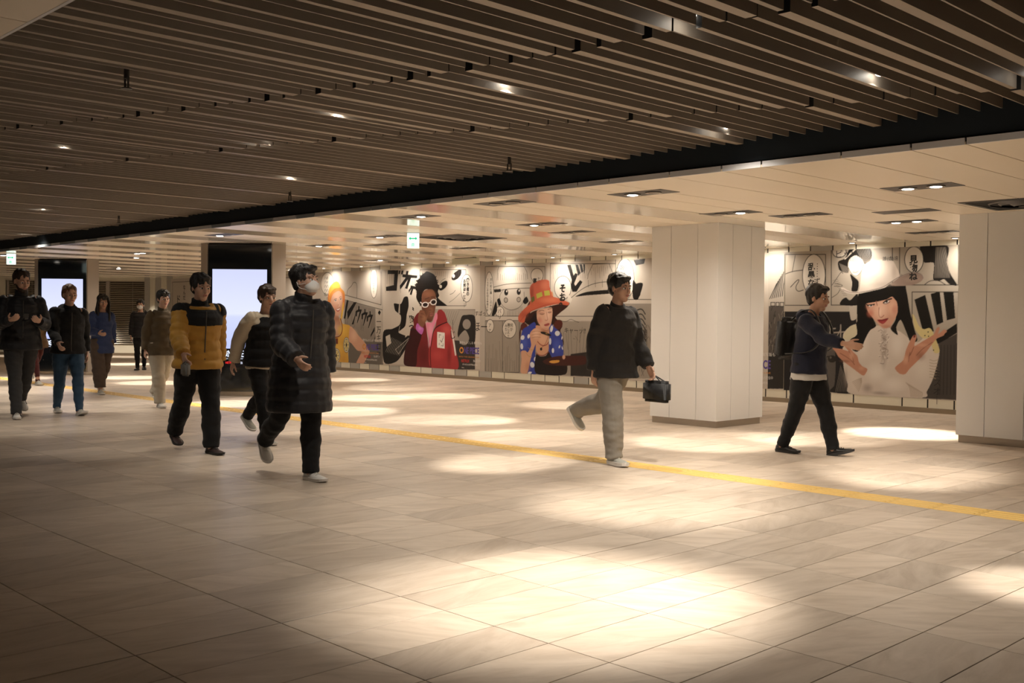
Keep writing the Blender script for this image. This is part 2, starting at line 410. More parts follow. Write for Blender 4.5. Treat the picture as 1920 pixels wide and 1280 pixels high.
def screen_pillar(cx, cy, label, slabel):
    """cx,cy = middle of the diagonal face that carries the screen"""
    rz = math.radians(45)
    p = empty('screen_pillar', (cx, cy, 0), 0); tag(p, label, 'pillar', None)
    w = 1.07; st = 0.27; r2 = math.sqrt(0.5); h = w/2
    a = (-h*r2, -h*r2); b = (h*r2, h*r2)                 # ends of the diagonal face
    S = w*r2+st
    pts = [a, b, (b[0], b[1]+st), (b[0]-S, b[1]+st), (a[0]-st, a[1]+S-0*1), (a[0]-st, a[1])]
    pts = [a, b, (b[0], b[1]+st), (a[0]-st, b[1]+st), (a[0]-st, a[1])]
    panel_ring(p, pts, 0.075, ZC-0.001, M_PBRN, [0, 0.33, 0.67, 1], inset=0.02, skip=(0,))
    c = Vector(((a[0]-st+b[0])/2, (a[1]+b[1]+st)/2))
    sh = lambda k: [tuple(c+(Vector(q)-c)*k) for q in pts]
    bm = bmesh.new(); prism(bm, sh(0.975), 0.08, ZC-0.002); mesh_obj('core', bm, M_GAP, p)
    bm = bmesh.new(); prism(bm, sh(0.965), 0, 0.078); mesh_obj('plinth', bm, M_PLINTH, p)
    # digital signage cabinet fixed to the diagonal face
    d = empty('digital_sign', (0, 0, 0), 0); d.parent = p; d.location = (0, 0, 0); d.rotation_euler = (0, 0, rz)
    f = boxobj('cabinet', (-h, h, -0.03, 0.02, 0.075, ZC-0.03), M_GLASS, d, bevel=0.004)
    boxobj('edge_trim', (-h-0.012, -h, -0.034, 0.02, 0.075, ZC-0.02), M_PLINTH, d)
    boxobj('edge_trim', (h, h+0.012, -0.034, 0.02, 0.075, ZC-0.02), M_PLINTH, d)
    boxobj('screen', (-0.46, 0.46, -0.036, -0.028, 0.80, 2.135), M_SCREEN, d)
    boxobj('screen_lower_band', (-0.46, 0.46, -0.0355, -0.028, 0.48, 0.80), M_BLACKP, d)
    rot = (math.radians(90), 0, 0)
    text_obj('lettering', 'NE PIECE', 0.155, (-0.195, -0.037, 0.662), rot, M_WHITEGLOW, d, sx=0.62, bold=0.002)
    bm = bmesh.new()
    for k in range(28):
        t0, t1 = k*2*math.pi/28, (k+1)*2*math.pi/28
        q = [bm.verts.new((-0.255+r*math.cos(t), -0.0375, 0.713+r*math.sin(t))) for t, r in ((t0, .03), (t1, .03), (t1, .056), (t0, .056))]
        bm.faces.new(q)
    for s in (-1, 1):
        q = [bm.verts.new((-0.255+x, -0.0378, 0.713+z)) for x, z in ((-0.068, s*0.048-0.008), (-0.068, s*0.048+0.008), (0.068, -s*0.048+0.008), (0.068, -s*0.048-0.008))]
        bm.faces.new(q)
    mesh_obj('emblem', bm, M_WHITEGLOW, d)
    text_obj('lettering', 'INTO THE GRAND LINE', 0.030, (-0.30, -0.037, 0.622), rot, M_WHITEGLOW, d, sx=1.25, space=1.3)
    text_obj('lettering', 'NETFLIX', 0.052, (-0.235, -0.037, 0.545), rot, M_REDGLOW, d, sx=0.8, bold=0.001)
    text_obj('lettering', '独占配信中', 0.045, (0.02, -0.037, 0.545), rot, M_WHITEGLOW, d, sx=0.8)
    # a small round camera eye low on the cabinet
    bm = bmesh.new(); cyl(bm, (0, 0), 0.012, 0.012, 0, 0.006, 12); o = mesh_obj('key_lock', bm, M_PLINTH, d); o.location = (-0.42, -0.031, 0.33); o.rotation_euler = rot
    return p
screen_pillar(-15.93, 9.08, 'taupe pillar with the nearer tall black cabinet and glowing white-blue screen', '')
screen_pillar(-23.76, 9.15, 'taupe pillar with the farther tall black cabinet and glowing screen at the left', '')

# ------------------------------------------------------------------ far end of the hall (faces the camera)
def far_end():
    # wall on the diagonal, about 35 m away
    w = empty('wall_left', (-33.4, 15.51, 0), math.radians(45.8)); w['kind'] = 'structure'
    y = 0.0
    def pn(name, x0, x1, z0, z1, m, yy=0.0, th=0.06): return boxobj(name, (x0, x1, yy, yy+th, z0, z1), m, w)
    pn('wall_backing', -9, 1.6, 0, 3.0, M_GAP, 0.08, 0.1)
    pn('plinth_strip', -9, 1.2, 0, 0.09, M_BASE, -0.02)
    pn('dado_panel', -9, 0.95, 0.09, 0.36, M_WALLC)
    pn('head_panel', -9, 0.95, 2.46, ZC, M_WALLC)
    x = -8.6
    pn('corner_column', 0.55, 0.95, 0.09, ZC, M_WALLC, -0.18, 0.3)
    for i in range(4):
        x0, x1 = 0.45-(i+1)*1.66+0.07, 0.45-i*1.66-0.05
        if i == 3: pn('wall_panel', x0-1.7, x1, 0.36, 2.46, M_WALLC)
        else:
            fr = empty('louvre_shutter', (0, 0, 0)); fr.parent = w
            boxobj('shutter_frame', (x0-0.07, x0, -0.03, 0.05, 0.36, 2.46), M_PBRN, fr)
            boxobj('shutter_frame', (x1, x1+0.05, -0.03, 0.05, 0.36, 2.46), M_PBRN, fr)
            bm = bmesh.new(); box(bm, x0, x1, -0.03, 0.02, -0.011, 0.011)
            bmesh.ops.rotate(bm, cent=(0, 0, 0), matrix=Matrix.Rotation(math.radians(-28), 3, 'X'), verts=bm.verts)
            me = bpy.data.meshes.new('slat'); bm.to_mesh(me); bm.free(); me.materials.append(M_SLAT)
            z = 0.39
            while z < 2.44:
                s = bpy.data.objects.new('slat', me); s.location = (0, 0, z); link(s, fr); z += 0.062
            boxobj('guide_rod', ((x0+x1)/2-0.006, (x0+x1)/2+0.006, -0.045, -0.035, 0.4, 2.44), M_PBRN, fr)
    return w
M_SLAT = mat('slat_bronze', (0.33, 0.29, 0.23), 0.3, metal=0.5)
far_end()

# ------------------------------------------------------------------ ceiling fittings
def lamp_box(cx, cy, lit, label, n=2, blank=False, power=0, target=None, cone=55):
    p = empty('recessed_downlight' if not blank else 'ceiling_hatch', (cx, cy, ZC)); tag(p, label, 'ceiling light' if not blank else 'hatch')
    boxobj('frame', (-0.33, 0.33, -0.15, 0.15, -0.004, 0.006), M_DARK, p, bevel=0.002)
    if blank: return p
    for k in range(n):
        x = (-0.13, 0.13)[k]
        bm = bmesh.new(); cyl(bm, (x, 0), 0.085, 0.075, -0.012, -0.003, 20); mesh_obj('bezel', bm, M_PBRN, p)
        bm = bmesh.new()
        bmesh.ops.create_uvsphere(bm, u_segments=16, v_segments=8, radius=0.055)
        bmesh.ops.scale(bm, vec=(1, 1, 0.16), verts=bm.verts); bmesh.ops.translate(bm, vec=(x, 0, -0.010), verts=bm.verts)
        on = lit[k] if isinstance(lit, (list, tuple)) else lit
        mesh_obj('lens', bm, M_LAMP if on else M_DARKLENS, p, smooth=True)
    if power:
        spot('lamp_beam', (cx, cy, ZC-0.05), target or (cx, cy, 0), power*K_BEAM, cone, parent=p)
        spot('lamp_fill', (cx, cy, ZC-0.03), (cx, cy, 0), 70*K_FILL, 165, blend=1.0, size=0.08, parent=p)  # extra wide spot, added at the fitting as ambient fill
    return p
K_BEAM = 7.0; K_FILL = 1.2
M_DARKLENS = mat('lens_unlit', (0.25, 0.22, 0.18), 0.15)
LB = 'two-lamp recessed ceiling light, '
FIX = [(-4.27, 9.30, (1, 1), 'both lenses glowing, nearest the upper right', 0, None), (-5.86, 12.36, (1, 1), 'both lenses glowing, left of the right-hand pillar', 110, (-5.83, 12.4, 0)),
       (-6.42, 10.86, (0, 0), 'unlit, right of the free-standing white pillar', 0, None), (-6.89, 10.15, (0, 1), 'one lens glowing, above the white pillar', 40, (-6.3, 10.9, 0)),
       (-6.46, 8.03, (1, 0), 'one lens glowing, close to the grey fascia edge', 60, (-6.8, 9.7, 0)), (-8.10, 7.74, (0, 0), 'unlit, by the fascia left of the white pillar', 0, None),
       (-9.55, 9.79, (1, 0), 'one lens glowing, in front of the orange-hat poster', 50, (-10.5, 9.2, 0)), (-10.09, 10.96, (0, 0), 'dim, between the round diffuser and the white pillar', 0, None),
       (-10.72, 12.79, (0, 0), 'dim, near the top of the orange-hat poster', 40, (-11.2, 12.2, 0)), (-12.83, 9.76, (1, 0), 'one lens glowing, left of the green exit sign', 50, (-12.5, 8.8, 0)),
       (-10.04, 8.08, (0, 1), 'one lens glowing, in front of the green exit sign', 50, (-8.4, 8.6, 0)), (-13.80, 12.31, (0, 0), 'dim, behind the large diffuser', 40, (-13.9, 11.8, 0)),
       (-14.54, 8.01, (1, 0), 'one lens glowing, right above the nearer screen pillar', 50, (-14.6, 8.2, 0)), (-15.3, 10.31, (1, 0), 'one lens glowing, right of the nearer screen pillar', 50, (-16.1, 12.6, 0)),
       (-18.3, 13.7, (0, 1), 'one lens glowing, above the yellow-hat poster', 50, (-18.6, 13.4, 0)), (-21.9, 9.93, (0, 1), 'one lens glowing, left end before the louvred shutters', 60, (-22, 9.9, 0)),
       (-20.14, 9.26, (1, 1), 'both lenses glowing, between the two screen pillars', 60, (-20, 9.5, 0)), (-14.38, 10.87, (0, 0), 'dim, beside the exit sign', 40, (-14.3, 10.6, 0)),
       (-6.27, 14.03, (0, 0), 'unlit, in front of the white-hat poster', 0, None), (-24.0, 13.0, (0, 1), 'one lens glowing, far left before the small poster', 70, (-24, 13, 0)),
       (-27.5, 12.0, (0, 1), 'one lens glowing, farthest before the shutters', 90, (-28, 12.5, 0)), (-23.2, 7.75, (1, 0), 'one lens glowing, above the farther screen pillar', 50, (-23, 7.9, 0))]
for x, y, lit, lb, pw, tg in FIX:
    lamp_box(x, y, lit, LB+lb, power=pw*1.0, target=tg, cone=38)
lamp_box(-5.33, 11.23, 0, 'blank dark hatch panel in the smooth ceiling left of the right-hand pillar', blank=True)

def diffuser(cx, cy, label):
    p = empty('air_diffuser', (cx, cy, ZC)); tag(p, label, 'air vent')
    h = 0.5
    bm = bmesh.new()
    o = [(-h, -h), (h, -h), (h, h), (-h, h)]
    n = 32
    for k in range(4):
        box(bm, *( (-h, h, -h, -h+0.05) if k == 0 else (-h, h, h-0.05, h) if k == 1 else (-h, -h+0.05, -h+0.05, h-0.05) if k == 2 else (h-0.05, h, -h+0.05, h-0.05)), -0.006, 0.004)
    mesh_obj('frame', bm, M_DARK, p)
    boxobj('back_plate', (-h+0.05, h-0.05, -h+0.05, h-0.05, -0.001, 0.003), M_GAP, p)
    for r, z in ((0.40, -0.012), (0.29, -0.022), (0.17, -0.03)):
        bm = bmesh.new(); cyl(bm, (0, 0), r-0.05, r, z, z+0.03, 36, cap=False)
        cyl(bm, (0, 0), r-0.052, r-0.004, z, z+0.028, 36, cap=False)
        bmesh.ops.recalc_face_normals(bm, faces=bm.faces); mesh_obj('ring', bm, M_DARK, p, smooth=True)
    bm = bmesh.new(); cyl(bm, (0, 0), 0.08, 0.06, -0.035, -0.005, 24); mesh_obj('hub', bm, M_DARK, p)
diffuser(-12.1, 10.65, 'large square dark air diffuser with round rings right of the exit sign')
diffuser(-4.06, 11.25, 'large dark air diffuser above the right-hand pillar')
diffuser(-20.6, 11.9, 'dark air diffuser left of the nearer screen pillar')

M_SIGNW = mat('sign_white_glow', (0.8, 0.9, 0.85), 0.4, emit=(0.80, 1.0, 0.93), estr=0.85)
M_SIGNG = mat('sign_green', (0.0, 0.3, 0.15), 0.4, emit=(0.0, 0.42, 0.20), estr=0.8)
def exit_sign(x, y, label):
    p = empty('exit_sign', (x, y, ZC), math.radians(45)); tag(p, label, 'sign')
    boxobj('box', (-0.085, 0.085, -0.03, 0.03, -0.225, -0.004), M_SIGNW, p, bevel=0.004)
    boxobj('cap', (-0.09, 0.09, -0.035, 0.035, -0.006, 0.0), M_DARK, p)
    bm = bmesh.new()
    def tri(pts):
        bm.faces.new([bm.verts.new((a, -0.0315, b)) for a, b in pts])
    zc = -0.085
    tri([(-0.062, zc), (-0.034, zc+0.026), (-0.034, zc-0.026)][::-1]); tri([(0.062, zc), (0.034, zc+0.026), (0.034, zc-0.026)])
    tri([(-0.036, zc-0.008), (0.036, zc-0.008), (0.036, zc+0.008), (-0.036, zc+0.008)])
    bmesh.ops.solidify(bm, geom=bm.faces[:], thickness=0.002)
    mesh_obj('arrow', bm, M_SIGNG, p)
    text_obj('lettering', '南', 0.06, (-0.03, -0.032, -0.20), (math.radians(90), 0, 0), M_SIGNG, p)
exit_sign(-11.95, 9.6, 'small lit white sign with green arrows hanging right of the nearer screen pillar')
exit_sign(-22.6, 7.66, 'small lit white sign with green arrows at the left edge of the photo')

M_PALE = mat('sign_pale', (0.62, 0.62, 0.5), 0.4)
p = empty('hanging_sign_box', (-16.1, 14.3, ZC)); tag(p, 'pale oblong sign box under the ceiling above the man-in-red poster', 'sign')
boxobj('box', (-0.36, 0.36, -0.06, 0.06, -0.13, -0.01), M_PALE, p, bevel=0.006)
boxobj('mount', (-0.3, 0.3, -0.03, 0.03, -0.012, 0.0), M_DARK, p)

def sprinkler(x, y, label):
    p = empty('sprinkler_head', (x, y, ZB)); tag(p, label, 'sprinkler')
    bm = bmesh.new(); cyl(bm, (0, 0), 0.016, 0.016, -0.03, 0.12, 10); mesh_obj('pipe', bm, M_DARK, p)
    bm = bmesh.new()
    for s in (-1, 1):
        box(bm, s*0.022-0.004, s*0.022+0.004, -0.005, 0.005, -0.085, -0.025)
    box(bm, -0.026, 0.026, -0.006, 0.006, -0.03, -0.022)
    mesh_obj('yoke', bm, M_DARK, p)
    bm = bmesh.new(); cyl(bm, (0, 0), 0.034, 0.030, -0.092, -0.085, 16); mesh_obj('deflector', bm, M_DARK, p)
for x, y, lb in [(-6.10, 2.72, 'small dark sprinkler hanging under the baffles, nearest the upper left'), (-6.9, 6.65, 'small dark sprinkler under the baffles near the fascia, right of centre'),
                 (-10.6, 6.68, 'small dark sprinkler under the baffles above the nearer screen pillar'), (-15.1, 6.62, 'small dark sprinkler under the baffles, farthest left')]:
    sprinkler(x, y, lb)

# lamps hidden between the baffles; each throws one pool on the floor
def baffle_lamp(x, y, tx, ty, power, cone, label, size=0.03):
    p = empty('baffle_lamp', (x, y, 2.90)); tag(p, label, 'ceiling light')
    bm = bmesh.new(); cyl(bm, (0, 0), 0.052, 0.045, -0.05, 0.05, 20); mesh_obj('can', bm, M_DARK, p)
    bm = bmesh.new(); bmesh.ops.create_uvsphere(bm, u_segments=14, v_segments=8, radius=0.036)
    bmesh.ops.scale(bm, vec=(1, 1, 0.6), verts=bm.verts); bmesh.ops.translate(bm, vec=(0, 0, -0.052), verts=bm.verts)
    mesh_obj('lens', bm, M_LAMP, p, smooth=True)
    if power:
        spot('lamp_beam', (x, y, 2.765), (tx, ty, 0), power*K_BEAM, cone, blend=0.9, parent=p)
        spot('lamp_fill', (x, y, 2.80), (x, y+0.5, 0), (60 if x > -7 else 38)*K_FILL, 128, blend=1.0, parent=p)  # second wide spot below the can, added to fill the ambient light
    return p
BL = [(-3.14, 4.28, -3.45, 3.75, 85, 50, 'lamp glowing between baffles at the upper right, beside the seam'), (-4.80, 4.62, -4.75, 6.15, 62, 42, 'brightest lamp glow between baffles at top centre'),
      (-6.28, 4.36, -7.11, 6.75, 110, 22, 'lamp glow between baffles left of top centre'), (-7.80, 4.68, -8.6, 5.2, 12, 45, 'lamp glow between baffles above the nearer screen pillar'),
      (-9.25, 3.55, -10.5, 4.8, 8, 50, 'lamp glow between baffles at the left, half way up'), (-2.35, 6.60, -1.95, 5.75, 60, 20, 'lamp glow between baffles at the far right'),
      (-3.02, 6.0, -4.3, 9.15, 170, 26, 'dim lamp glow between baffles over the fascia at right'), (-4.72, 6.85, -5.6, 7.6, 30, 45, 'small lamp glint between baffles just above the fascia'),
      (-9.5, 6.0, -11.2, 7.4, 25, 50, 'faint lamp glow between baffles right of the sprinkler'), (-15.0, 5.5, -15.5, 6.2, 25, 60, 'faint lamp glow between baffles at the left, low'),
      (-19.9, 7.0, -19.5, 6.8, 40, 60, 'bright lamp dot between baffles just above the left fascia'), (-12.5, 4.0, -13, 4.9, 12, 60, 'lamp glow between baffles at the left edge'),
      (-17.5, 4.6, -18, 5.6, 30, 60, 'faint lamp glow between baffles at the left edge, low')]
for x, y, tx, ty, pw, cn, lb in BL: baffle_lamp(x, y, tx, ty, pw, cn, lb)

# wall washers along the poster wall: a row of small lamps in the ceiling
M_LAMPS = mat('washer_lens', (1, 1, 1), 0.4, emit=(1.0, 0.93, 0.82), estr=3)
WASH = ['by the right pillar', 'above the crown of the white cowboy hat', 'at the left edge of the white-hat poster', 'above the poster hidden behind the white pillar', 'above the bubble left of the white pillar',
        'above the small speech bubble right of the orange hat', 'above the comic face left of the orange hat', 'above the speech bubble right of the man in red', 'above the spiky hair of the man in red', 'above the slim bubble right of the yellow hat',
        'just above the yellow hat', 'above the left edge of the yellow-hat poster', 'next right of the nearer screen pillar, beyond it', 'behind the nearer screen pillar', 'above the farthest comic-art poster beside the shutters']
for k in range(15):
    x = -6.45-1.6*k
    p = empty('wall_washer', (x, YW-0.36, ZC)); tag(p, 'small wall-washer lamp in the ceiling '+WASH[k], 'ceiling light', 'wall washers along the poster wall')
    bm = bmesh.new(); cyl(bm, (0, 0), 0.06, 0.055, -0.008, 0.002, 16); mesh_obj('bezel', bm, M_DARK, p)
    bm = bmesh.new(); bmesh.ops.create_uvsphere(bm, u_segments=12, v_segments=6, radius=0.04)
    bmesh.ops.scale(bm, vec=(1, 1, 0.15), verts=bm.verts); bmesh.ops.translate(bm, vec=(0, 0, -0.008), verts=bm.verts); mesh_obj('lens', bm, M_LAMPS, p, smooth=True)
    spot('lamp_beam', (x, YW-0.36, ZC-0.03), (x, YW-0.02, 1.75), 44, 150, blend=1.0, parent=p)
# far wall lamps
for x, y in [(-32.6, 15.0), (-33.9, 13.6), (-35, 12.3)]:
    spot('far_lamp_beam', (x, y-0.4, ZC-0.03), (x-0.2, y+0.1, 0.2), 240, 70, 0.9)
# ------------------------------------------------------------------ printed posters (flat art as coloured mesh, lettering as thin type)
U0, V0 = -24.2, 0.205            # wall x / z of the canvas origin
def srgb(h):
    c = np.array([int(h[i:i+2], 16)/255 for i in (0, 2, 4)]); return np.where(c <= 0.04045, c/12.92, ((c+0.055)/1.055)**2.4)
def chaikin(p, n, closed):
    if closed:                       # rounded outline that still passes through every point
        out = []; m = len(p); k = 5
        for i in range(m):
            p0, p1, p2, p3 = p[i-1], p[i], p[(i+1) % m], p[(i+2) % m]
            for t in range(k):
                u = t/k; w = (-.4*u+.8*u*u-.4*u**3, 1-2.6*u*u+1.6*u**3, .4*u+2.2*u*u-1.6*u**3, -.4*u*u+.4*u**3)
                out.append(tuple(p0[j]*w[0]+p1[j]*w[1]+p2[j]*w[2]+p3[j]*w[3] for j in (0, 1)))
        return out
    for _ in range(n):
        q = []
        m = len(p)
        for i in range(m if closed else m-1):
            a, b = p[i], p[(i+1) % m]
            q += [(a[0]*.75+b[0]*.25, a[1]*.75+b[1]*.25), (a[0]*.25+b[0]*.75, a[1]*.25+b[1]*.75)]
        if not closed: q = [p[0]]+q+[p[-1]]
        p = q
    return p
RES = 0.0045
CW, CH = int(18.45/RES), int(2.30/RES)
def paint():
    img = np.empty((CH, CW, 3), np.float32); img[:] = srgb('bdb2a5')
    def win(x0, x1, y0, y1):
        a, b = max(0, int(x0/RES)-2), min(CW, int(x1/RES)+3); c, d = max(0, int((y0-V0)/RES)-2), min(CH, int((y1-V0)/RES)+3)
        if a >= b or c >= d: return None
        X, Y = np.meshgrid((np.arange(a, b)+.5)*RES, (np.arange(c, d)+.5)*RES+V0)
        return a, b, c, d, X, Y
    for op in ART_OPS:
        k, col = op[0], srgb(op[1])
        if k == 'p':
            pts = chaikin(list(op[2]), 3, True) if op[3] and len(op[2]) > 3 else op[2]
            xs = [p[0] for p in pts]; ys = [p[1] for p in pts]; w = win(min(xs), max(xs), min(ys), max(ys))
            if not w: continue
            a, b, c, d, X, Y = w
            px = np.array(xs); py = np.array(ys); qx = np.roll(px, -1); qy = np.roll(py, -1)
            yr = Y[:, 0]; xr = X[0]
            ins = np.zeros(X.shape, bool)
            for r in range(len(yr)):
                m = (py > yr[r]) != (qy > yr[r])
                if not m.any(): continue
                xc = np.sort(px[m]+(yr[r]-py[m])*(qx[m]-px[m])/(qy[m]-py[m]))
                ins[r] = np.searchsorted(xc, xr) % 2 == 1
            img[c:d, a:b][ins] = col
        elif k == 'l':
            pts = chaikin(list(op[2]), 2, False) if op[4] and len(op[2]) > 2 else op[2]
            hw = op[3]/2
            for (x0, y0), (x1, y1) in zip(pts[:-1], pts[1:]):
                w = win(min(x0, x1)-hw, max(x0, x1)+hw, min(y0, y1)-hw, max(y0, y1)+hw)
                if not w: continue
                a, b, c, d, X, Y = w; dx, dy = x1-x0, y1-y0; L = dx*dx+dy*dy+1e-9
                t = np.clip(((X-x0)*dx+(Y-y0)*dy)/L, 0, 1); D = np.hypot(X-x0-t*dx, Y-y0-t*dy)
                al = np.clip((hw-D)/RES+0.5, 0, 1)[..., None]; s = img[c:d, a:b]; s[:] = s*(1-al)+col*al
        else:
            (x, y), (rx, ry), al0 = op[2], op[3], op[4]
            w = win(x-rx*1.6, x+rx*1.6, y-ry*1.6, y+ry*1.6)
            if not w: continue
            a, b, c, d, X, Y = w; q = ((X-x)/max(rx, .004))**2+((Y-y)/max(ry, .004))**2
            al = (np.clip(1-q/2.4, 0, 1)**2*al0)[..., None]; s = img[c:d, a:b]
            s[:] = s*(1-al)+col*al
    lum = img.mean(2, keepdims=True)      # print inks are a little dull
    return (lum*0.14+img*0.86)*0.90
M_PRINT = bpy.data.materials.new('poster_print'); M_PRINT.use_nodes = True
_n = M_PRINT.node_tree; _a = _n.nodes.new('ShaderNodeVertexColor'); _a.layer_name = 'print'
_n.links.new(_a.outputs[0], _n.nodes['Principled BSDF'].inputs['Base Color']); _n.nodes['Principled BSDF'].inputs['Roughness'].default_value = 0.4
_n.nodes['Principled BSDF'].inputs['Specular IOR Level'].default_value = 0.35
M_PAPER = mat('poster_paper', (0.50, 0.45, 0.39), 0.4); M_INK = mat('ink_black', (0.012, 0.011, 0.010), 0.45)
M_INKP = mat('ink_purple', (0.09, 0.06, 0.30), 0.4); M_INKR = mat('ink_red', (0.55, 0.02, 0.02), 0.4); M_INKW = mat('ink_white', (0.7, 0.68, 0.65), 0.4); M_INKO = mat('ink_orange', (0.6, 0.25, 0.05), 0.4)
YP = YW-0.004
ROT = (math.radians(90), 0, 0)
def vtext(body, x, z, size, m, parent, sx=1.0, bold=0.0, vertical=True, depth=0.0015):
    """type set top-down; x is the column centre, z the top"""
    if vertical: body = '\n'.join('︙' if c == '…' else '｜' if c in 'ー' else c for c in body)
    o = text_obj('lettering', body, size, (x-size*0.5*sx if vertical else x, YP-depth, z-size*0.85), ROT, m, parent, extrude=0.0004, bold=bold, sx=sx, line=1.0)
    o.location = Vector(o.location)-parent.location
    return o
def build_posters():
    img = paint()
    # half resolution for the vertices
    h, w = CH//2, CW//2
    small = img[:h*2, :w*2].reshape(h, 2, w, 2, 3).mean((1, 3)); S = RES*2
    names = [('poster of a smiling woman in a yellow hat and yellow top with wheel prints', 0.05, 3.73), ('poster of a man in white-framed sunglasses and red leather jacket', 3.73, 7.41),
             ('poster of a person in a tall orange hat and blue floral shirt holding a pen', 7.41, 11.09), ('comic-art poster mostly hidden behind the white pillar', 11.09, 14.77),
             ('poster of a woman in a white cowboy hat and white fur coat, palms raised', 14.77, 18.44)]
    roots = []
    for lab, u0, u1 in names:
        c0, c1 = int(round(u0/S)), min(w, int(round(u1/S))); sub = small[:, c0:c1]
        hh, ww = sub.shape[:2]
        xs = (np.arange(ww+0)/(ww-1))*(u1-u0-0.006)+0.003; zs = V0+np.arange(hh)/(hh-1)*2.30
        X, Z = np.meshgrid(xs, zs); co = np.stack([X, np.full_like(X, 0.0), Z-V0], -1).reshape(-1, 3)
        idx = np.arange(hh*ww).reshape(hh, ww); f = np.stack([idx[:-1, :-1], idx[:-1, 1:], idx[1:, 1:], idx[1:, :-1]], -1).reshape(-1, 4)
        me = bpy.data.meshes.new('print'); me.vertices.add(len(co)); me.vertices.foreach_set('co', co.ravel())
        me.loops.add(len(f)*4); me.loops.foreach_set('vertex_index', f.ravel()); me.polygons.add(len(f))
        me.polygons.foreach_set('loop_start', np.arange(len(f))*4); me.polygons.foreach_set('loop_total', np.full(len(f), 4)); me.update()
        at = me.color_attributes.new('print', 'FLOAT_COLOR', 'POINT'); at.data.foreach_set('color', np.concatenate([sub.reshape(-1, 3), np.ones((hh*ww, 1))], 1).astype(np.float32).ravel())
        me.materials.append(M_PRINT)
        r = empty('poster', (U0+u0, YP, V0)); tag(r, lab, 'poster'); roots.append((U0+u0, r))
        link(bpy.data.objects.new('print', me), r)
        boxobj('sheet', (0.003, u1-u0-0.003, 0.0006, 0.0036, 0, 2.30), M_PAPER, r)
    for s, u, z, size, colr, vert, sx, bold in ART_TEXT:
        x = U0+u; r = [q for a, q in roots if a <= x+0.01][-1] if x > roots[0][0] else roots[0][1]
        vtext(s, x, z, size, M_INK, r, sx, bold, vert)
    # title blocks
    for x, z, k in ((U0+2.92, 0.60, 0), (U0+6.55, 0.62, 1), (U0+13.85, 0.60, 3)):
        r = roots[k][1]
        P = lambda b, xx, zz, s, m_, sx=1, bo=0: vtext(b, xx, zz, s, m_, r, sx, bo, False)
        P('原作もよくしる・', x+0.02, z+0.22, .065, M_INKW); P('実写版も', x+0.50, z+0.22, .065, M_INKW)
        P('NE PIECE', x+0.17, z+0.12, .20, M_INKP, 0.62, 0.006); P('INTO THE GRAND LINE', x, z-0.10, .045, M_INKO, 1.4)
        bm = bmesh.new()
        for q in range(24):
            t0, t1 = q*2*math.pi/24, (q+1)*2*math.pi/24
            bm.faces.new([bm.verts.new((rr*math.cos(t), 0, rr*math.sin(t))) for t, rr in ((t0, .04), (t1, .04), (t1, .072), (t0, .072))])
        o = mesh_obj('emblem', bm, M_INKO, r); o.location = (x+0.09-r.location.x, -0.002, z+0.02-V0)
        P('NETFLIX', x+0.08, z-0.17, .09, M_INKR, 0.8, 0.002); P('独占配信中', x+0.48, z-0.175, .06, M_INKW, 0.8); P('3月10日(火)世界独占配信', x+0.12, z-0.27, .045, M_INKW); P('©2026', x+0.1, z-0.35, .03, M_INKW)
    # two more sheets of the same row, far left
    for x0, x1, lab, txt in ((-27.83, -24.16, 'comic-art poster between the nearer screen pillar and the yellow-hat poster', [('グショショ', -25.0, 2.30, .2), ('うっおおっ', -26.2, 2.2, .16), ('ドン', -27.2, 2.1, .4)]),
                             (-31.5, -27.84, 'comic-art poster farthest left, beside the louvred shutters', [('なんだ', -30.6, 2.3, .16), ('バA', -30.3, 1.6, .5), ('無限大の', -29.6, 2.3, .18), ('ドド', -31.0, 2.0, .3)])):
        r = empty('poster', (x0, YP, V0)); tag(r, lab, 'poster')
        boxobj('sheet', (0.003, x1-x0-0.003, 0, 0.0036, 0, 2.30), M_PAPER, r)
        for b, xx, zz, s in txt: vtext(b, xx, zz, s, M_INK, r, 1, .003)
        bm = bmesh.new()
        for a, b_, c_, d_ in ((0.1, x1-x0-0.1, 1.25, 2.2), (0.1, 1.7, 0.1, 1.15), (1.8, x1-x0-0.1, 0.1, 1.15)):
            for e in ((a, b_, c_, c_+.014), (a, b_, d_-.014, d_), (a, a+.014, c_, d_), (b_-.014, b_, c_, d_)): box(bm, e[0], e[1], -0.0012, 0, e[2], e[3])
        mesh_obj('panel_lines', bm, M_INK, r)
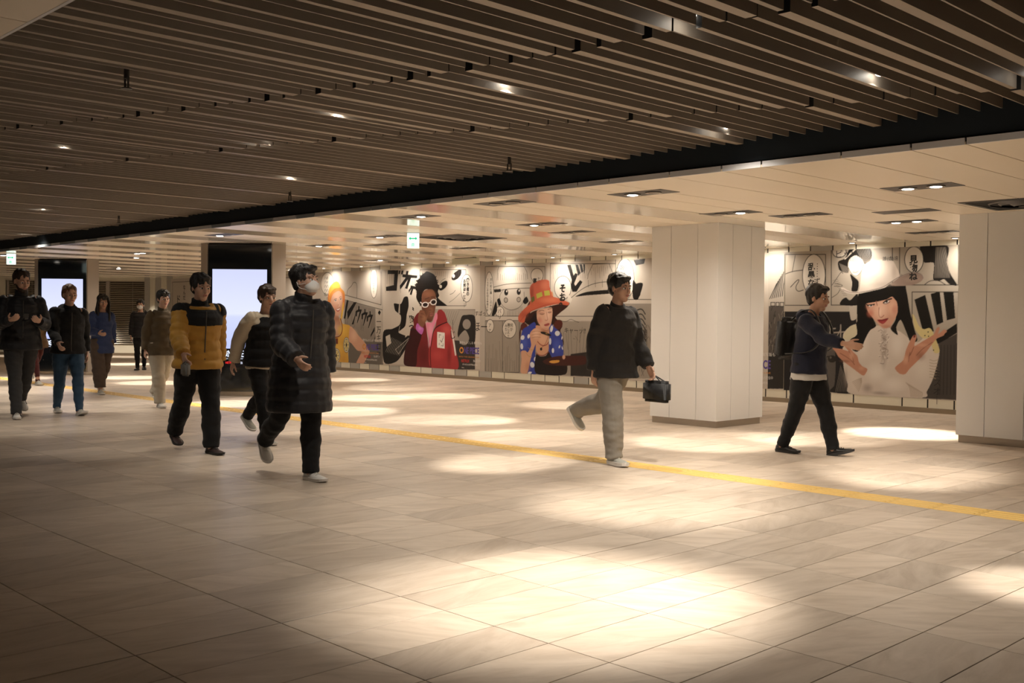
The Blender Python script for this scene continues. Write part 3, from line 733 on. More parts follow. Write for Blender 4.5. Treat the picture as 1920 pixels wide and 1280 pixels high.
ART_OPS = [
 ('p','bdb2a4',[(-0.691,2.485),(3.676,2.385),(3.702,0.244),(-0.667,0.081)],0,None),
 ('p','b9aea1',[(2.151,1.905),(3.671,1.661),(3.661,2.505),(2.144,2.545)],0,None),
 ('l','1c1918',[(2.151,1.905),(3.671,1.651),(3.661,2.448)],0.014,0),
 ('l','1c1918',[(2.153,1.785),(3.736,1.53)],0.012,0),
 ('p','8f857a',[(2.153,1.785),(3.449,1.564),(3.459,0.752),(2.165,0.723)],0,None),
 ('l','4a4440',[(2.222,1.744),(2.132,1.201)],0.006,0),
 ('l','4a4440',[(2.27,1.736),(2.194,1.17)],0.006,0),
 ('l','4a4440',[(2.318,1.728),(2.265,1.45)],0.006,0),
 ('l','4a4440',[(2.365,1.72),(2.255,1.049)],0.006,0),
 ('l','4a4440',[(2.413,1.712),(2.324,1.363)],0.006,0),
 ('l','4a4440',[(2.46,1.703),(2.448,1.242)],0.006,0),
 ('l','4a4440',[(2.508,1.695),(2.48,1.239)],0.006,0),
 ('l','4a4440',[(2.555,1.687),(2.505,1.407)],0.006,0),
 ('l','4a4440',[(2.602,1.679),(2.556,1.038)],0.006,0),
 ('l','4a4440',[(2.649,1.671),(2.591,1.104)],0.006,0),
 ('l','4a4440',[(2.696,1.663),(2.649,1.452)],0.006,0),
 ('l','4a4440',[(2.743,1.655),(2.707,1.182)],0.006,0),
 ('l','4a4440',[(2.789,1.647),(2.705,1.47)],0.006,0),
 ('l','4a4440',[(2.836,1.639),(2.811,1.244)],0.006,0),
 ('l','4a4440',[(2.882,1.631),(2.845,1.037)],0.006,0),
 ('l','4a4440',[(2.929,1.623),(2.891,1.016)],0.006,0),
 ('l','4a4440',[(2.975,1.615),(2.905,1.077)],0.006,0),
 ('l','4a4440',[(3.021,1.607),(2.957,1.009)],0.006,0),
 ('l','4a4440',[(3.067,1.6),(3.041,1.437)],0.006,0),
 ('l','4a4440',[(3.113,1.592),(3.014,1.376)],0.006,0),
 ('l','4a4440',[(3.158,1.584),(3.143,1.265)],0.006,0),
 ('l','4a4440',[(3.204,1.576),(3.154,1.334)],0.006,0),
 ('l','4a4440',[(3.25,1.568),(3.189,1.291)],0.006,0),
 ('l','4a4440',[(3.295,1.561),(3.22,1.191)],0.006,0),
 ('l','4a4440',[(3.34,1.553),(3.29,1.03)],0.006,0),
 ('l','4a4440',[(3.385,1.545),(3.345,1.019)],0.006,0),
 ('p','ded5c8',[(3.522,2.181),(3.518,2.087),(3.505,1.999),(3.483,1.923),(3.454,1.865),(3.419,1.828),(3.382,1.816),(3.344,1.829),(3.309,1.866),(3.278,1.925),(3.254,2.002),(3.239,2.091),(3.232,2.186),(3.236,2.282),(3.25,2.371),(3.272,2.446),(3.301,2.504),(3.336,2.54),(3.373,2.552),(3.411,2.538),(3.446,2.5),(3.476,2.441),(3.5,2.365),(3.516,2.276)],1,None),
 ('l','1c1918',[(3.522,2.181),(3.518,2.087),(3.505,1.999),(3.483,1.923),(3.454,1.865),(3.419,1.828),(3.382,1.816),(3.344,1.829),(3.309,1.866),(3.278,1.925),(3.254,2.002),(3.239,2.091),(3.232,2.186),(3.236,2.282),(3.25,2.371),(3.272,2.446),(3.301,2.504),(3.336,2.54),(3.373,2.552),(3.411,2.538),(3.446,2.5),(3.476,2.441),(3.5,2.365),(3.516,2.276),(3.522,2.181)],0.012,0),
 ('p','ded5c8',[(1.678,2.193),(1.669,2.119),(1.642,2.051),(1.597,1.993),(1.539,1.948),(1.471,1.921),(1.397,1.912),(1.323,1.922),(1.253,1.951),(1.193,1.998),(1.146,2.058),(1.116,2.128),(1.105,2.202),(1.114,2.277),(1.143,2.346),(1.188,2.404),(1.247,2.448),(1.317,2.475),(1.391,2.483),(1.465,2.472),(1.534,2.442),(1.593,2.395),(1.639,2.335),(1.668,2.266)],1,None),
 ('l','1c1918',[(1.678,2.193),(1.669,2.119),(1.642,2.051),(1.597,1.993),(1.539,1.948),(1.471,1.921),(1.397,1.912),(1.323,1.922),(1.253,1.951),(1.193,1.998),(1.146,2.058),(1.116,2.128),(1.105,2.202),(1.114,2.277),(1.143,2.346),(1.188,2.404),(1.247,2.448),(1.317,2.475),(1.391,2.483),(1.465,2.472),(1.534,2.442),(1.593,2.395),(1.639,2.335),(1.668,2.266),(1.678,2.193)],0.012,0),
 ('p','1c1918',[(2.255,1.784),(2.331,1.764),(2.192,1.304),(2.124,1.314)],0,None),
 ('p','1c1918',[(2.561,1.723),(2.679,1.722),(2.295,1.285),(2.276,1.485)],0,None),
 ('p','1c1918',[(2.665,1.485),(2.696,1.643),(2.616,1.367),(2.551,1.168),(2.467,1.167)],0,None),
 ('p','1c1918',[(2.746,1.624),(2.796,1.62),(2.791,1.545),(2.897,1.535),(2.718,1.209),(2.695,1.209),(2.798,1.486),(2.698,1.466),(2.683,1.367),(2.633,1.367),(2.631,1.495),(2.747,1.545)],0,None),
 ('p','1c1918',[(2.995,1.555),(3.045,1.551),(3.039,1.476),(3.144,1.467),(2.967,1.143),(2.944,1.143),(3.046,1.418),(2.948,1.398),(2.933,1.3),(2.883,1.299),(2.882,1.427),(2.996,1.476)],0,None),
 ('p','1c1918',[(3.208,1.496),(3.257,1.493),(3.251,1.419),(3.355,1.409),(3.181,1.087),(3.158,1.087),(3.259,1.36),(3.161,1.34),(3.146,1.243),(3.097,1.242),(3.096,1.369),(3.209,1.419)],0,None),
 ('p','1c1918',[(3.423,1.119),(3.424,1.023),(3.264,0.865),(3.264,0.923)],0,None),
 ('p','1c1918',[(3.457,0.926),(3.458,0.81),(3.363,0.711)],0,None),
 ('p','1c1918',[(3.609,1.526),(3.667,1.468),(3.611,1.401),(3.546,1.458)],0,None),
 ('p','6e675f',[(2.336,0.727),(3.777,0.76),(3.783,0.213),(2.342,0.158)],0,None),
 ('l','1c1918',[(2.254,1.904),(2.287,2.043),(2.456,2.12),(2.522,2.218),(2.656,2.206),(2.691,2.077),(2.677,1.821)],0.012,1),
 ('p','2a2622',[(0.317,1.354),(1.385,1.36),(1.291,0.149),(0.33,0.113)],1,None),
 ('p','b7b43c',[(1.386,1.319),(1.492,1.381),(1.512,1.197),(1.389,1.033),(1.282,0.949),(1.244,1.072)],1,None),
 ('p','e6e0c8',[(1.635,1.321),(1.633,1.298),(1.626,1.278),(1.615,1.26),(1.6,1.246),(1.583,1.238),(1.565,1.235),(1.546,1.237),(1.529,1.246),(1.514,1.259),(1.503,1.277),(1.496,1.297),(1.493,1.32),(1.495,1.342),(1.502,1.363),(1.513,1.38),(1.528,1.394),(1.545,1.403),(1.563,1.406),(1.581,1.403),(1.599,1.394),(1.613,1.381),(1.625,1.363),(1.632,1.343)],1,None),
 ('l','1c1918',[(1.635,1.321),(1.633,1.298),(1.626,1.278),(1.615,1.26),(1.6,1.246),(1.583,1.238),(1.565,1.235),(1.546,1.237),(1.529,1.246),(1.514,1.259),(1.503,1.277),(1.496,1.297),(1.493,1.32),(1.495,1.342),(1.502,1.363),(1.513,1.38),(1.528,1.394),(1.545,1.403),(1.563,1.406),(1.581,1.403),(1.599,1.394),(1.613,1.381),(1.625,1.363),(1.632,1.343),(1.635,1.321)],0.012,0),
 ('p','d9781a',[(1.416,1.83),(1.484,2.074),(1.625,2.194),(1.783,2.248),(1.906,2.209),(1.983,2.087),(2.133,1.985),(2.169,1.865),(2.154,1.624),(2.088,1.444),(2.037,1.303),(1.992,1.363),(2.051,1.645),(1.979,1.886),(1.594,1.829),(1.561,1.625),(1.598,1.483),(1.509,1.432),(1.412,1.523)],1,None),
 ('p','f0b02a',[(1.479,1.89),(1.477,2.064),(1.625,2.194),(1.783,2.248),(1.899,2.209),(1.969,2.091),(1.715,2.061),(1.539,1.951)],1,None),
 ('p','d98a1e',[(1.434,1.768),(1.504,1.911),(1.715,2.04),(1.959,2.077),(2.116,1.995),(2.165,1.885),(2.064,1.962),(1.908,2.018),(1.733,1.99),(1.558,1.869),(1.481,1.748)],1,None),
 ('p','d6a083',[(1.656,1.93),(1.89,2.008),(2.02,1.956),(2.056,1.825),(2.064,1.685),(2.024,1.544),(1.967,1.423),(1.863,1.362),(1.74,1.412),(1.597,1.524),(1.525,1.646),(1.559,1.788)],1,None),
 ('b','eec2a8',(1.858,1.827),(0.19099999999999984,0.16199999999999992),0.8),
 ('b','c98468',(1.65,1.544),(0.1060000000000001,0.09099999999999997),0.6),
 ('b','e39c80',(1.737,1.625),(0.09799999999999986,0.04400000000000004),0.5),
 ('b','f2cdb6',(1.922,1.685),(0.04200000000000004,0.08000000000000007),0.7),
 ('p','c08a6c',[(1.597,1.524),(1.74,1.402),(1.898,1.363),(1.944,1.282),(2.023,1.082),(1.955,0.9),(1.71,0.875),(1.496,0.993),(1.513,1.096),(1.637,1.158),(1.635,1.321)],1,None),
 ('b','e2b296',(1.744,1.038),(0.20999999999999996,0.14200000000000002),0.9),
 ('b','a66a50',(1.811,1.302),(0.15700000000000003,0.05699999999999994),0.6),
 ('l','4a2f26',[(1.693,1.783),(1.756,1.815),(1.823,1.807)],0.01,1),
 ('l','4a2f26',[(1.927,1.836),(1.972,1.862),(2.021,1.85)],0.01,1),
 ('p','f0ece6',[(1.806,1.762),(1.804,1.758),(1.799,1.753),(1.792,1.75),(1.781,1.747),(1.77,1.745),(1.757,1.744),(1.744,1.745),(1.732,1.747),(1.722,1.75),(1.714,1.754),(1.709,1.758),(1.707,1.763),(1.709,1.768),(1.714,1.772),(1.722,1.776),(1.732,1.779),(1.744,1.78),(1.757,1.781),(1.769,1.78),(1.781,1.778),(1.791,1.775),(1.799,1.772),(1.804,1.767)],1,None),
 ('p','3b4a5e',[(1.785,1.763),(1.784,1.758),(1.782,1.754),(1.779,1.751),(1.774,1.749),(1.769,1.747),(1.764,1.746),(1.758,1.747),(1.753,1.749),(1.749,1.751),(1.746,1.755),(1.743,1.759),(1.743,1.763),(1.743,1.767),(1.745,1.771),(1.749,1.774),(1.753,1.777),(1.758,1.778),(1.764,1.779),(1.769,1.778),(1.774,1.777),(1.779,1.774),(1.782,1.771),(1.784,1.767)],1,None),
 ('p','f0ece6',[(2.032,1.793),(2.03,1.789),(2.026,1.785),(2.019,1.782),(2.009,1.78),(1.999,1.778),(1.987,1.778),(1.975,1.778),(1.964,1.78),(1.955,1.782),(1.948,1.786),(1.943,1.79),(1.942,1.794),(1.943,1.798),(1.948,1.802),(1.955,1.805),(1.964,1.808),(1.975,1.809),(1.987,1.81),(1.998,1.809),(2.009,1.807),(2.018,1.805),(2.026,1.801),(2.03,1.798)],1,None),
 ('p','3b4a5e',[(2.011,1.793),(2.01,1.79),(2.008,1.786),(2.005,1.784),(2.001,1.781),(1.996,1.78),(1.99,1.78),(1.985,1.78),(1.98,1.781),(1.976,1.784),(1.972,1.787),(1.97,1.79),(1.969,1.794),(1.97,1.797),(1.972,1.801),(1.975,1.804),(1.98,1.806),(1.985,1.807),(1.99,1.808),(1.995,1.807),(2.0,1.806),(2.005,1.803),(2.008,1.801),(2.01,1.797)],1,None),
 ('l','2e1d18',[(1.7,1.763),(1.753,1.785),(1.813,1.77)],0.009,1),
 ('l','2e1d18',[(1.938,1.796),(1.983,1.814),(2.032,1.803)],0.009,1),
 ('l','b0705a',[(1.917,1.786),(1.932,1.685),(1.905,1.645),(1.86,1.649)],0.01,1),
 ('p','a83b38',[(1.766,1.544),(1.861,1.56),(1.975,1.588),(1.955,1.528),(1.886,1.484),(1.816,1.5)],1,None),
 ('p','f6f0ea',[(1.794,1.54),(1.878,1.552),(1.961,1.574),(1.934,1.536),(1.865,1.516)],1,None),
 ('p','e9b92c',[(2.068,1.645),(2.119,1.725),(2.107,1.524),(2.055,1.303),(1.992,1.313),(2.035,1.484)],1,None),
 ('p','e4ab22',[(1.496,1.075),(1.454,0.931),(1.429,0.665),(1.449,0.461),(1.399,0.153),(2.291,0.156),(2.311,0.487),(2.343,0.727),(2.374,0.967),(2.399,1.127),(2.228,1.164),(2.073,1.183),(1.992,1.303),(1.951,1.282),(2.057,1.082),(1.955,0.879),(1.711,0.844),(1.515,0.932)],1,None),
 ('b','f4c93c',(2.058,1.002),(0.20599999999999996,0.14100000000000001),0.8),
 ('b','c78a18',(1.466,0.564),(0.1060000000000001,0.24499999999999994),0.6),
 ('b','f6cf4a',(1.889,0.555),(0.2430000000000001,0.12100000000000005),0.5),
 ('b','c98c1c',(2.135,0.281),(0.13800000000000034,0.12100000000000002),0.4),
 ('l','8a3a1c',[(1.468,0.983),(1.569,0.872),(1.746,0.825),(1.956,0.859),(2.059,0.962),(2.074,1.103),(1.992,1.303)],0.03,1),
 ('p','7c3018',[(1.767,0.805),(1.88,0.807),(1.881,0.666),(1.783,0.664)],0,None),
 ('p','e8e2d2',[(1.979,0.372),(1.973,0.325),(1.956,0.28),(1.929,0.242),(1.893,0.212),(1.851,0.192),(1.806,0.184),(1.761,0.189),(1.718,0.205),(1.681,0.233),(1.653,0.27),(1.634,0.314),(1.628,0.361),(1.633,0.408),(1.651,0.453),(1.678,0.492),(1.714,0.522),(1.757,0.541),(1.802,0.549),(1.847,0.544),(1.89,0.527),(1.926,0.499),(1.954,0.462),(1.972,0.419)],1,None),
 ('l','1c1918',[(1.979,0.372),(1.973,0.325),(1.956,0.28),(1.929,0.242),(1.893,0.212),(1.851,0.192),(1.806,0.184),(1.761,0.189),(1.718,0.205),(1.681,0.233),(1.653,0.27),(1.634,0.314),(1.628,0.361),(1.633,0.408),(1.651,0.453),(1.678,0.492),(1.714,0.522),(1.757,0.541),(1.802,0.549),(1.847,0.544),(1.89,0.527),(1.926,0.499),(1.954,0.462),(1.972,0.419),(1.979,0.372)],0.012,0),
 ('p','ecd88a',[(1.944,0.371),(1.939,0.333),(1.926,0.298),(1.904,0.267),(1.875,0.243),(1.842,0.227),(1.806,0.221),(1.769,0.224),(1.735,0.238),(1.706,0.26),(1.683,0.289),(1.668,0.324),(1.663,0.362),(1.668,0.4),(1.681,0.436),(1.703,0.467),(1.732,0.491),(1.766,0.506),(1.802,0.512),(1.839,0.508),(1.873,0.495),(1.902,0.472),(1.924,0.443),(1.939,0.408)],1,None),
 ('l','1c1918',[(1.944,0.371),(1.939,0.333),(1.926,0.298),(1.904,0.267),(1.875,0.243),(1.842,0.227),(1.806,0.221),(1.769,0.224),(1.735,0.238),(1.706,0.26),(1.683,0.289),(1.668,0.324),(1.663,0.362),(1.668,0.4),(1.681,0.436),(1.703,0.467),(1.732,0.491),(1.766,0.506),(1.802,0.512),(1.839,0.508),(1.873,0.495),(1.902,0.472),(1.924,0.443),(1.939,0.408),(1.944,0.371)],0.012,0),
 ('l','1c1918',[(1.804,0.366),(1.935,0.371)],0.012,0),
 ('l','1c1918',[(1.804,0.366),(1.898,0.273)],0.012,0),
 ('l','1c1918',[(1.804,0.366),(1.806,0.23)],0.012,0),
 ('l','1c1918',[(1.804,0.366),(1.712,0.267)],0.012,0),
 ('l','1c1918',[(1.804,0.366),(1.672,0.362)],0.012,0),
 ('l','1c1918',[(1.804,0.366),(1.71,0.46)],0.012,0),
 ('l','1c1918',[(1.804,0.366),(1.802,0.503)],0.012,0),
 ('l','1c1918',[(1.804,0.366),(1.896,0.466)],0.012,0),
 ('p','1c1918',[(1.839,0.368),(1.838,0.358),(1.835,0.349),(1.829,0.341),(1.822,0.335),(1.813,0.331),(1.804,0.33),(1.795,0.331),(1.787,0.334),(1.779,0.34),(1.774,0.347),(1.77,0.356),(1.769,0.365),(1.77,0.375),(1.773,0.384),(1.779,0.391),(1.786,0.397),(1.795,0.401),(1.804,0.403),(1.813,0.402),(1.821,0.398),(1.828,0.393),(1.834,0.386),(1.838,0.377)],1,None),
 ('p','e8e2d2',[(2.381,0.652),(2.377,0.603),(2.365,0.557),(2.345,0.517),(2.318,0.486),(2.287,0.466),(2.254,0.459),(2.22,0.464),(2.188,0.482),(2.161,0.512),(2.139,0.551),(2.126,0.596),(2.121,0.646),(2.125,0.695),(2.137,0.741),(2.158,0.781),(2.184,0.812),(2.216,0.832),(2.249,0.839),(2.283,0.833),(2.314,0.815),(2.342,0.785),(2.363,0.746),(2.376,0.701)],1,None),
 ('l','1c1918',[(2.381,0.652),(2.377,0.603),(2.365,0.557),(2.345,0.517),(2.318,0.486),(2.287,0.466),(2.254,0.459),(2.22,0.464),(2.188,0.482),(2.161,0.512),(2.139,0.551),(2.126,0.596),(2.121,0.646),(2.125,0.695),(2.137,0.741),(2.158,0.781),(2.184,0.812),(2.216,0.832),(2.249,0.839),(2.283,0.833),(2.314,0.815),(2.342,0.785),(2.363,0.746),(2.376,0.701),(2.381,0.652)],0.012,0),
 ('p','ecd88a',[(2.355,0.651),(2.352,0.612),(2.342,0.575),(2.326,0.543),(2.305,0.519),(2.28,0.503),(2.253,0.497),(2.226,0.501),(2.201,0.516),(2.179,0.539),(2.162,0.57),(2.151,0.607),(2.147,0.646),(2.15,0.686),(2.16,0.723),(2.176,0.755),(2.198,0.779),(2.223,0.795),(2.25,0.801),(2.277,0.796),(2.302,0.782),(2.324,0.758),(2.34,0.727),(2.351,0.691)],1,None),
 ('l','1c1918',[(2.355,0.651),(2.352,0.612),(2.342,0.575),(2.326,0.543),(2.305,0.519),(2.28,0.503),(2.253,0.497),(2.226,0.501),(2.201,0.516),(2.179,0.539),(2.162,0.57),(2.151,0.607),(2.147,0.646),(2.15,0.686),(2.16,0.723),(2.176,0.755),(2.198,0.779),(2.223,0.795),(2.25,0.801),(2.277,0.796),(2.302,0.782),(2.324,0.758),(2.34,0.727),(2.351,0.691),(2.355,0.651)],0.012,0),
 ('l','1c1918',[(2.251,0.649),(2.349,0.651)],0.012,0),
 ('l','1c1918',[(2.251,0.649),(2.321,0.55)],0.012,0),
 ('l','1c1918',[(2.251,0.649),(2.253,0.506)],0.012,0),
 ('l','1c1918',[(2.251,0.649),(2.183,0.546)],0.012,0),
 ('l','1c1918',[(2.251,0.649),(2.154,0.646)],0.012,0),
 ('l','1c1918',[(2.251,0.649),(2.181,0.748)],0.012,0),
 ('l','1c1918',[(2.251,0.649),(2.25,0.791)],0.012,0),
 ('l','1c1918',[(2.251,0.649),(2.319,0.751)],0.012,0),
 ('p','1c1918',[(2.277,0.649),(2.277,0.64),(2.274,0.63),(2.27,0.622),(2.265,0.616),(2.259,0.612),(2.252,0.611),(2.245,0.612),(2.239,0.616),(2.233,0.622),(2.229,0.629),(2.226,0.638),(2.225,0.648),(2.226,0.658),(2.229,0.667),(2.233,0.675),(2.238,0.681),(2.244,0.685),(2.251,0.687),(2.258,0.686),(2.264,0.682),(2.269,0.676),(2.274,0.668),(2.276,0.659)],1,None),
 ('p','d9a283',[(2.4,1.107),(2.569,1.049),(2.738,0.914),(3.005,0.742),(3.17,0.609),(3.22,0.494),(3.108,0.353),(2.962,0.201),(2.68,0.201),(2.811,0.383),(2.892,0.504),(2.709,0.528),(2.472,0.69),(2.352,0.767)],1,None),
 ('b','ecc0a2',(2.571,0.891),(0.1339999999999999,0.139),0.8),
 ('b','b3745a',(2.942,0.485),(0.13199999999999967,0.04299999999999998),0.6),
 ('b','e8b999',(3.04,0.527),(0.11499999999999977,0.05800000000000005),0.5),
 ('p','cdc2b4',[(3.74,2.509),(7.216,2.445),(7.247,0.245),(3.767,0.246)],0,None),
 ('l','1c1918',[(5.153,2.457),(6.754,2.416),(6.765,1.623),(5.164,1.625),(5.153,2.457)],0.012,0),
 ('l','1c1918',[(5.557,1.538),(7.068,1.54),(7.085,0.323),(5.574,0.265),(5.557,1.538)],0.01,0),
 ('p','a69b8e',[(5.563,1.529),(7.068,1.531),(7.078,0.836),(5.573,0.801)],0,None),
 ('p','3a3532',[(6.353,0.857),(7.078,0.836),(7.086,0.232),(6.362,0.202)],0,None),
 ('l','4a4440',[(3.847,2.459),(3.851,1.939)],0.006,0),
 ('l','4a4440',[(3.924,2.457),(3.902,2.154)],0.006,0),
 ('l','4a4440',[(4.001,2.455),(4.022,1.944)],0.006,0),
 ('l','4a4440',[(4.077,2.453),(4.113,2.046)],0.006,0),
 ('l','4a4440',[(4.153,2.451),(4.163,2.138)],0.006,0),
 ('l','4a4440',[(4.229,2.449),(4.268,2.042)],0.006,0),
 ('l','4a4440',[(4.304,2.448),(4.259,2.174)],0.006,0),
 ('l','4a4440',[(4.379,2.446),(4.44,1.933)],0.006,0),
 ('l','4a4440',[(4.453,2.444),(4.395,1.982)],0.006,0),
 ('l','4a4440',[(4.528,2.442),(4.529,2.147)],0.006,0),
 ('l','4a4440',[(4.602,2.44),(4.594,1.988)],0.006,0),
 ('l','4a4440',[(4.675,2.438),(4.768,2.17)],0.006,0),
 ('l','4a4440',[(4.749,2.436),(4.807,2.169)],0.006,0),
 ('l','4a4440',[(4.822,2.435),(4.906,2.095)],0.006,0),
 ('l','4a4440',[(4.894,2.433),(5.014,1.929)],0.006,0),
 ('l','4a4440',[(4.967,2.431),(5.034,1.925)],0.006,0),
 ('p','1c1918',[(3.933,2.478),(4.345,2.467),(4.285,1.984),(3.875,1.983),(3.865,2.08),(4.17,2.12),(4.188,2.378),(3.934,2.384)],0,None),
 ('p','1c1918',[(4.362,2.459),(4.428,2.457),(4.405,2.373),(4.346,2.374)],0,None),
 ('p','1c1918',[(4.47,2.456),(4.544,2.454),(4.512,2.365),(4.446,2.367)],0,None),
 ('p','1c1918',[(4.5,2.371),(5.056,2.328),(5.049,2.265),(4.828,2.274),(4.689,2.017),(4.599,2.036),(4.706,2.239),(4.422,2.008),(4.4,2.098),(4.624,2.286),(4.501,2.302)],0,None),
 ('p','1c1918',[(4.642,2.444),(4.732,2.442),(4.705,2.348),(4.623,2.35)],0,None),
 ('p','1c1918',[(4.818,2.104),(5.092,2.055),(5.084,1.999),(4.912,2.014),(4.853,1.875),(4.78,1.889),(4.843,2.023),(4.751,1.927),(4.738,1.991),(4.802,2.041)],0,None),
 ('p','1c1918',[(4.568,1.827),(4.712,1.831),(4.743,1.622),(4.676,1.418),(4.618,1.149),(4.372,1.004),(4.621,0.931),(4.825,0.909),(4.625,0.598),(4.297,0.305),(3.81,0.274),(3.771,0.994),(4.12,1.078),(4.411,1.185),(4.45,1.391),(4.24,1.506),(4.189,1.623),(4.196,1.687),(4.447,1.674)],1,None),
 ('l','c8beb0',[(4.412,1.146),(4.372,1.004),(4.641,0.97),(4.68,1.111)],0.012,0),
 ('l','c8beb0',[(4.252,0.588),(4.825,0.909),(4.378,0.488),(4.252,0.588)],0.012,0),
 ('p','cfc5b8',[(3.867,0.891),(4.037,0.946),(4.09,0.739),(3.913,0.644)],0,None),
 ('p','cdc2b4',[(4.755,1.622),(5.097,1.621),(4.864,1.012),(4.621,0.88),(4.698,1.264)],0,None),
 ('p','1c1918',[(6.277,2.26),(6.362,2.351),(6.502,2.413),(6.6,2.416),(6.602,2.327),(6.505,2.236),(6.378,2.192),(6.292,2.203)],1,None),
 ('p','e6ddd0',[(6.388,2.285),(6.387,2.275),(6.382,2.265),(6.375,2.257),(6.366,2.25),(6.355,2.246),(6.343,2.245),(6.331,2.247),(6.32,2.251),(6.311,2.258),(6.303,2.267),(6.299,2.277),(6.297,2.287),(6.298,2.298),(6.303,2.308),(6.31,2.316),(6.319,2.322),(6.33,2.326),(6.342,2.327),(6.354,2.326),(6.365,2.321),(6.374,2.315),(6.382,2.306),(6.386,2.296)],1,None),
 ('p','1c1918',[(5.84,2.06),(5.933,2.144),(6.063,2.185),(6.129,2.169),(6.136,2.103),(6.065,2.029),(5.95,1.974),(5.862,1.975)],1,None),
 ('p','e6ddd0',[(5.945,2.059),(5.944,2.049),(5.94,2.04),(5.932,2.032),(5.923,2.026),(5.911,2.023),(5.899,2.022),(5.887,2.023),(5.876,2.027),(5.866,2.033),(5.858,2.041),(5.854,2.05),(5.852,2.06),(5.853,2.07),(5.858,2.079),(5.865,2.087),(5.875,2.093),(5.886,2.096),(5.898,2.097),(5.91,2.096),(5.922,2.092),(5.931,2.086),(5.939,2.078),(5.944,2.069)],1,None),
 ('l','1c1918',[(6.225,1.877),(6.339,1.904),(6.409,1.968)],0.01,1),
 ('l','1c1918',[(6.199,1.699),(6.369,1.773),(6.565,1.901)],0.008,1),
 ('l','1c1918',[(5.874,2.136),(5.961,2.21),(6.062,2.236)],0.008,1),
 ('p','1c1918',[(5.761,1.833),(5.879,1.757),(6.143,1.624),(5.734,1.624)],0,None),
 ('p','ded5c8',[(6.98,2.007),(6.974,1.929),(6.956,1.856),(6.926,1.794),(6.887,1.746),(6.841,1.716),(6.791,1.705),(6.741,1.716),(6.693,1.747),(6.652,1.795),(6.62,1.859),(6.6,1.933),(6.592,2.012),(6.598,2.091),(6.616,2.165),(6.646,2.227),(6.686,2.275),(6.733,2.304),(6.783,2.314),(6.833,2.302),(6.88,2.271),(6.921,2.222),(6.952,2.158),(6.972,2.085)],1,None),
 ('l','1c1918',[(6.98,2.007),(6.974,1.929),(6.956,1.856),(6.926,1.794),(6.887,1.746),(6.841,1.716),(6.791,1.705),(6.741,1.716),(6.693,1.747),(6.652,1.795),(6.62,1.859),(6.6,1.933),(6.592,2.012),(6.598,2.091),(6.616,2.165),(6.646,2.227),(6.686,2.275),(6.733,2.304),(6.783,2.314),(6.833,2.302),(6.88,2.271),(6.921,2.222),(6.952,2.158),(6.972,2.085),(6.98,2.007)],0.012,0),
 ('p','2a2624',[(6.52,1.121),(6.629,1.382),(6.767,1.42),(7.07,1.384),(7.078,0.836),(6.888,0.721),(6.523,0.916)],1,None),
 ('p','9b9187',[(6.93,1.218),(6.926,1.19),(6.913,1.163),(6.893,1.14),(6.866,1.122),(6.834,1.11),(6.799,1.106),(6.765,1.109),(6.733,1.12),(6.705,1.137),(6.683,1.16),(6.669,1.187),(6.664,1.215),(6.669,1.244),(6.682,1.271),(6.703,1.294),(6.73,1.312),(6.762,1.323),(6.796,1.327),(6.831,1.324),(6.863,1.313),(6.891,1.296),(6.912,1.273),(6.925,1.247)],1,None),
 ('p','9b9187',[(6.523,0.916),(6.744,1.087),(6.885,0.923),(6.804,0.774),(6.637,0.77)],1,None),
 ('l','5a534d',[(5.694,2.405),(5.725,2.328)],0.006,0),
 ('l','5a534d',[(5.771,2.403),(5.796,2.315)],0.006,0),
 ('l','5a534d',[(5.847,2.401),(5.866,2.302)],0.006,0),
 ('l','5a534d',[(5.923,2.399),(5.937,2.289)],0.006,0),
 ('l','5a534d',[(5.999,2.398),(6.007,2.277)],0.006,0),
 ('l','5a534d',[(6.074,2.396),(6.076,2.264)],0.006,0),
 ('l','5a534d',[(6.15,2.394),(6.146,2.251)],0.006,0),
 ('l','5a534d',[(6.224,2.392),(6.215,2.238)],0.006,0),
 ('l','5a534d',[(6.299,2.39),(6.284,2.226)],0.006,0),
 ('l','5a534d',[(6.372,2.388),(6.352,2.213)],0.006,0),
 ('l','5a534d',[(6.446,2.386),(6.42,2.201)],0.006,0),
 ('l','5a534d',[(6.52,2.385),(6.488,2.188)],0.006,0),
 ('l','5a534d',[(6.593,2.383),(6.556,2.176)],0.006,0),
 ('l','5a534d',[(6.665,2.381),(6.623,2.164)],0.006,0),
 ('l','5a534d',[(5.647,1.51),(5.708,1.377)],0.006,0),
 ('l','5a534d',[(5.73,1.51),(5.767,1.36)],0.006,0),
 ('l','5a534d',[(5.812,1.51),(5.826,1.343)],0.006,0),
 ('l','5a534d',[(5.894,1.51),(5.885,1.326)],0.006,0),
 ('l','5a534d',[(5.976,1.51),(5.944,1.31)],0.006,0),
 ('l','5a534d',[(6.057,1.511),(6.002,1.293)],0.006,0),
 ('l','5a534d',[(6.138,1.511),(6.061,1.277)],0.006,0),
 ('l','5a534d',[(6.219,1.511),(6.119,1.26)],0.006,0),
 ('l','5a534d',[(6.299,1.511),(6.176,1.244)],0.006,0),
 ('l','5a534d',[(6.379,1.511),(6.234,1.228)],0.006,0),
 ('l','5a534d',[(6.458,1.511),(6.292,1.211)],0.006,0),
 ('l','5a534d',[(6.537,1.511),(6.349,1.195)],0.006,0),
 ('l','c8beb0',[(3.871,0.525),(4.122,0.87)],0.006,0),
 ('l','c8beb0',[(3.931,0.516),(4.173,0.855)],0.006,0),
 ('l','c8beb0',[(3.991,0.507),(4.224,0.841)],0.006,0),
 ('l','c8beb0',[(4.051,0.499),(4.274,0.826)],0.006,0),
 ('l','c8beb0',[(4.11,0.49),(4.324,0.812)],0.006,0),
 ('l','c8beb0',[(4.169,0.482),(4.374,0.798)],0.006,0),
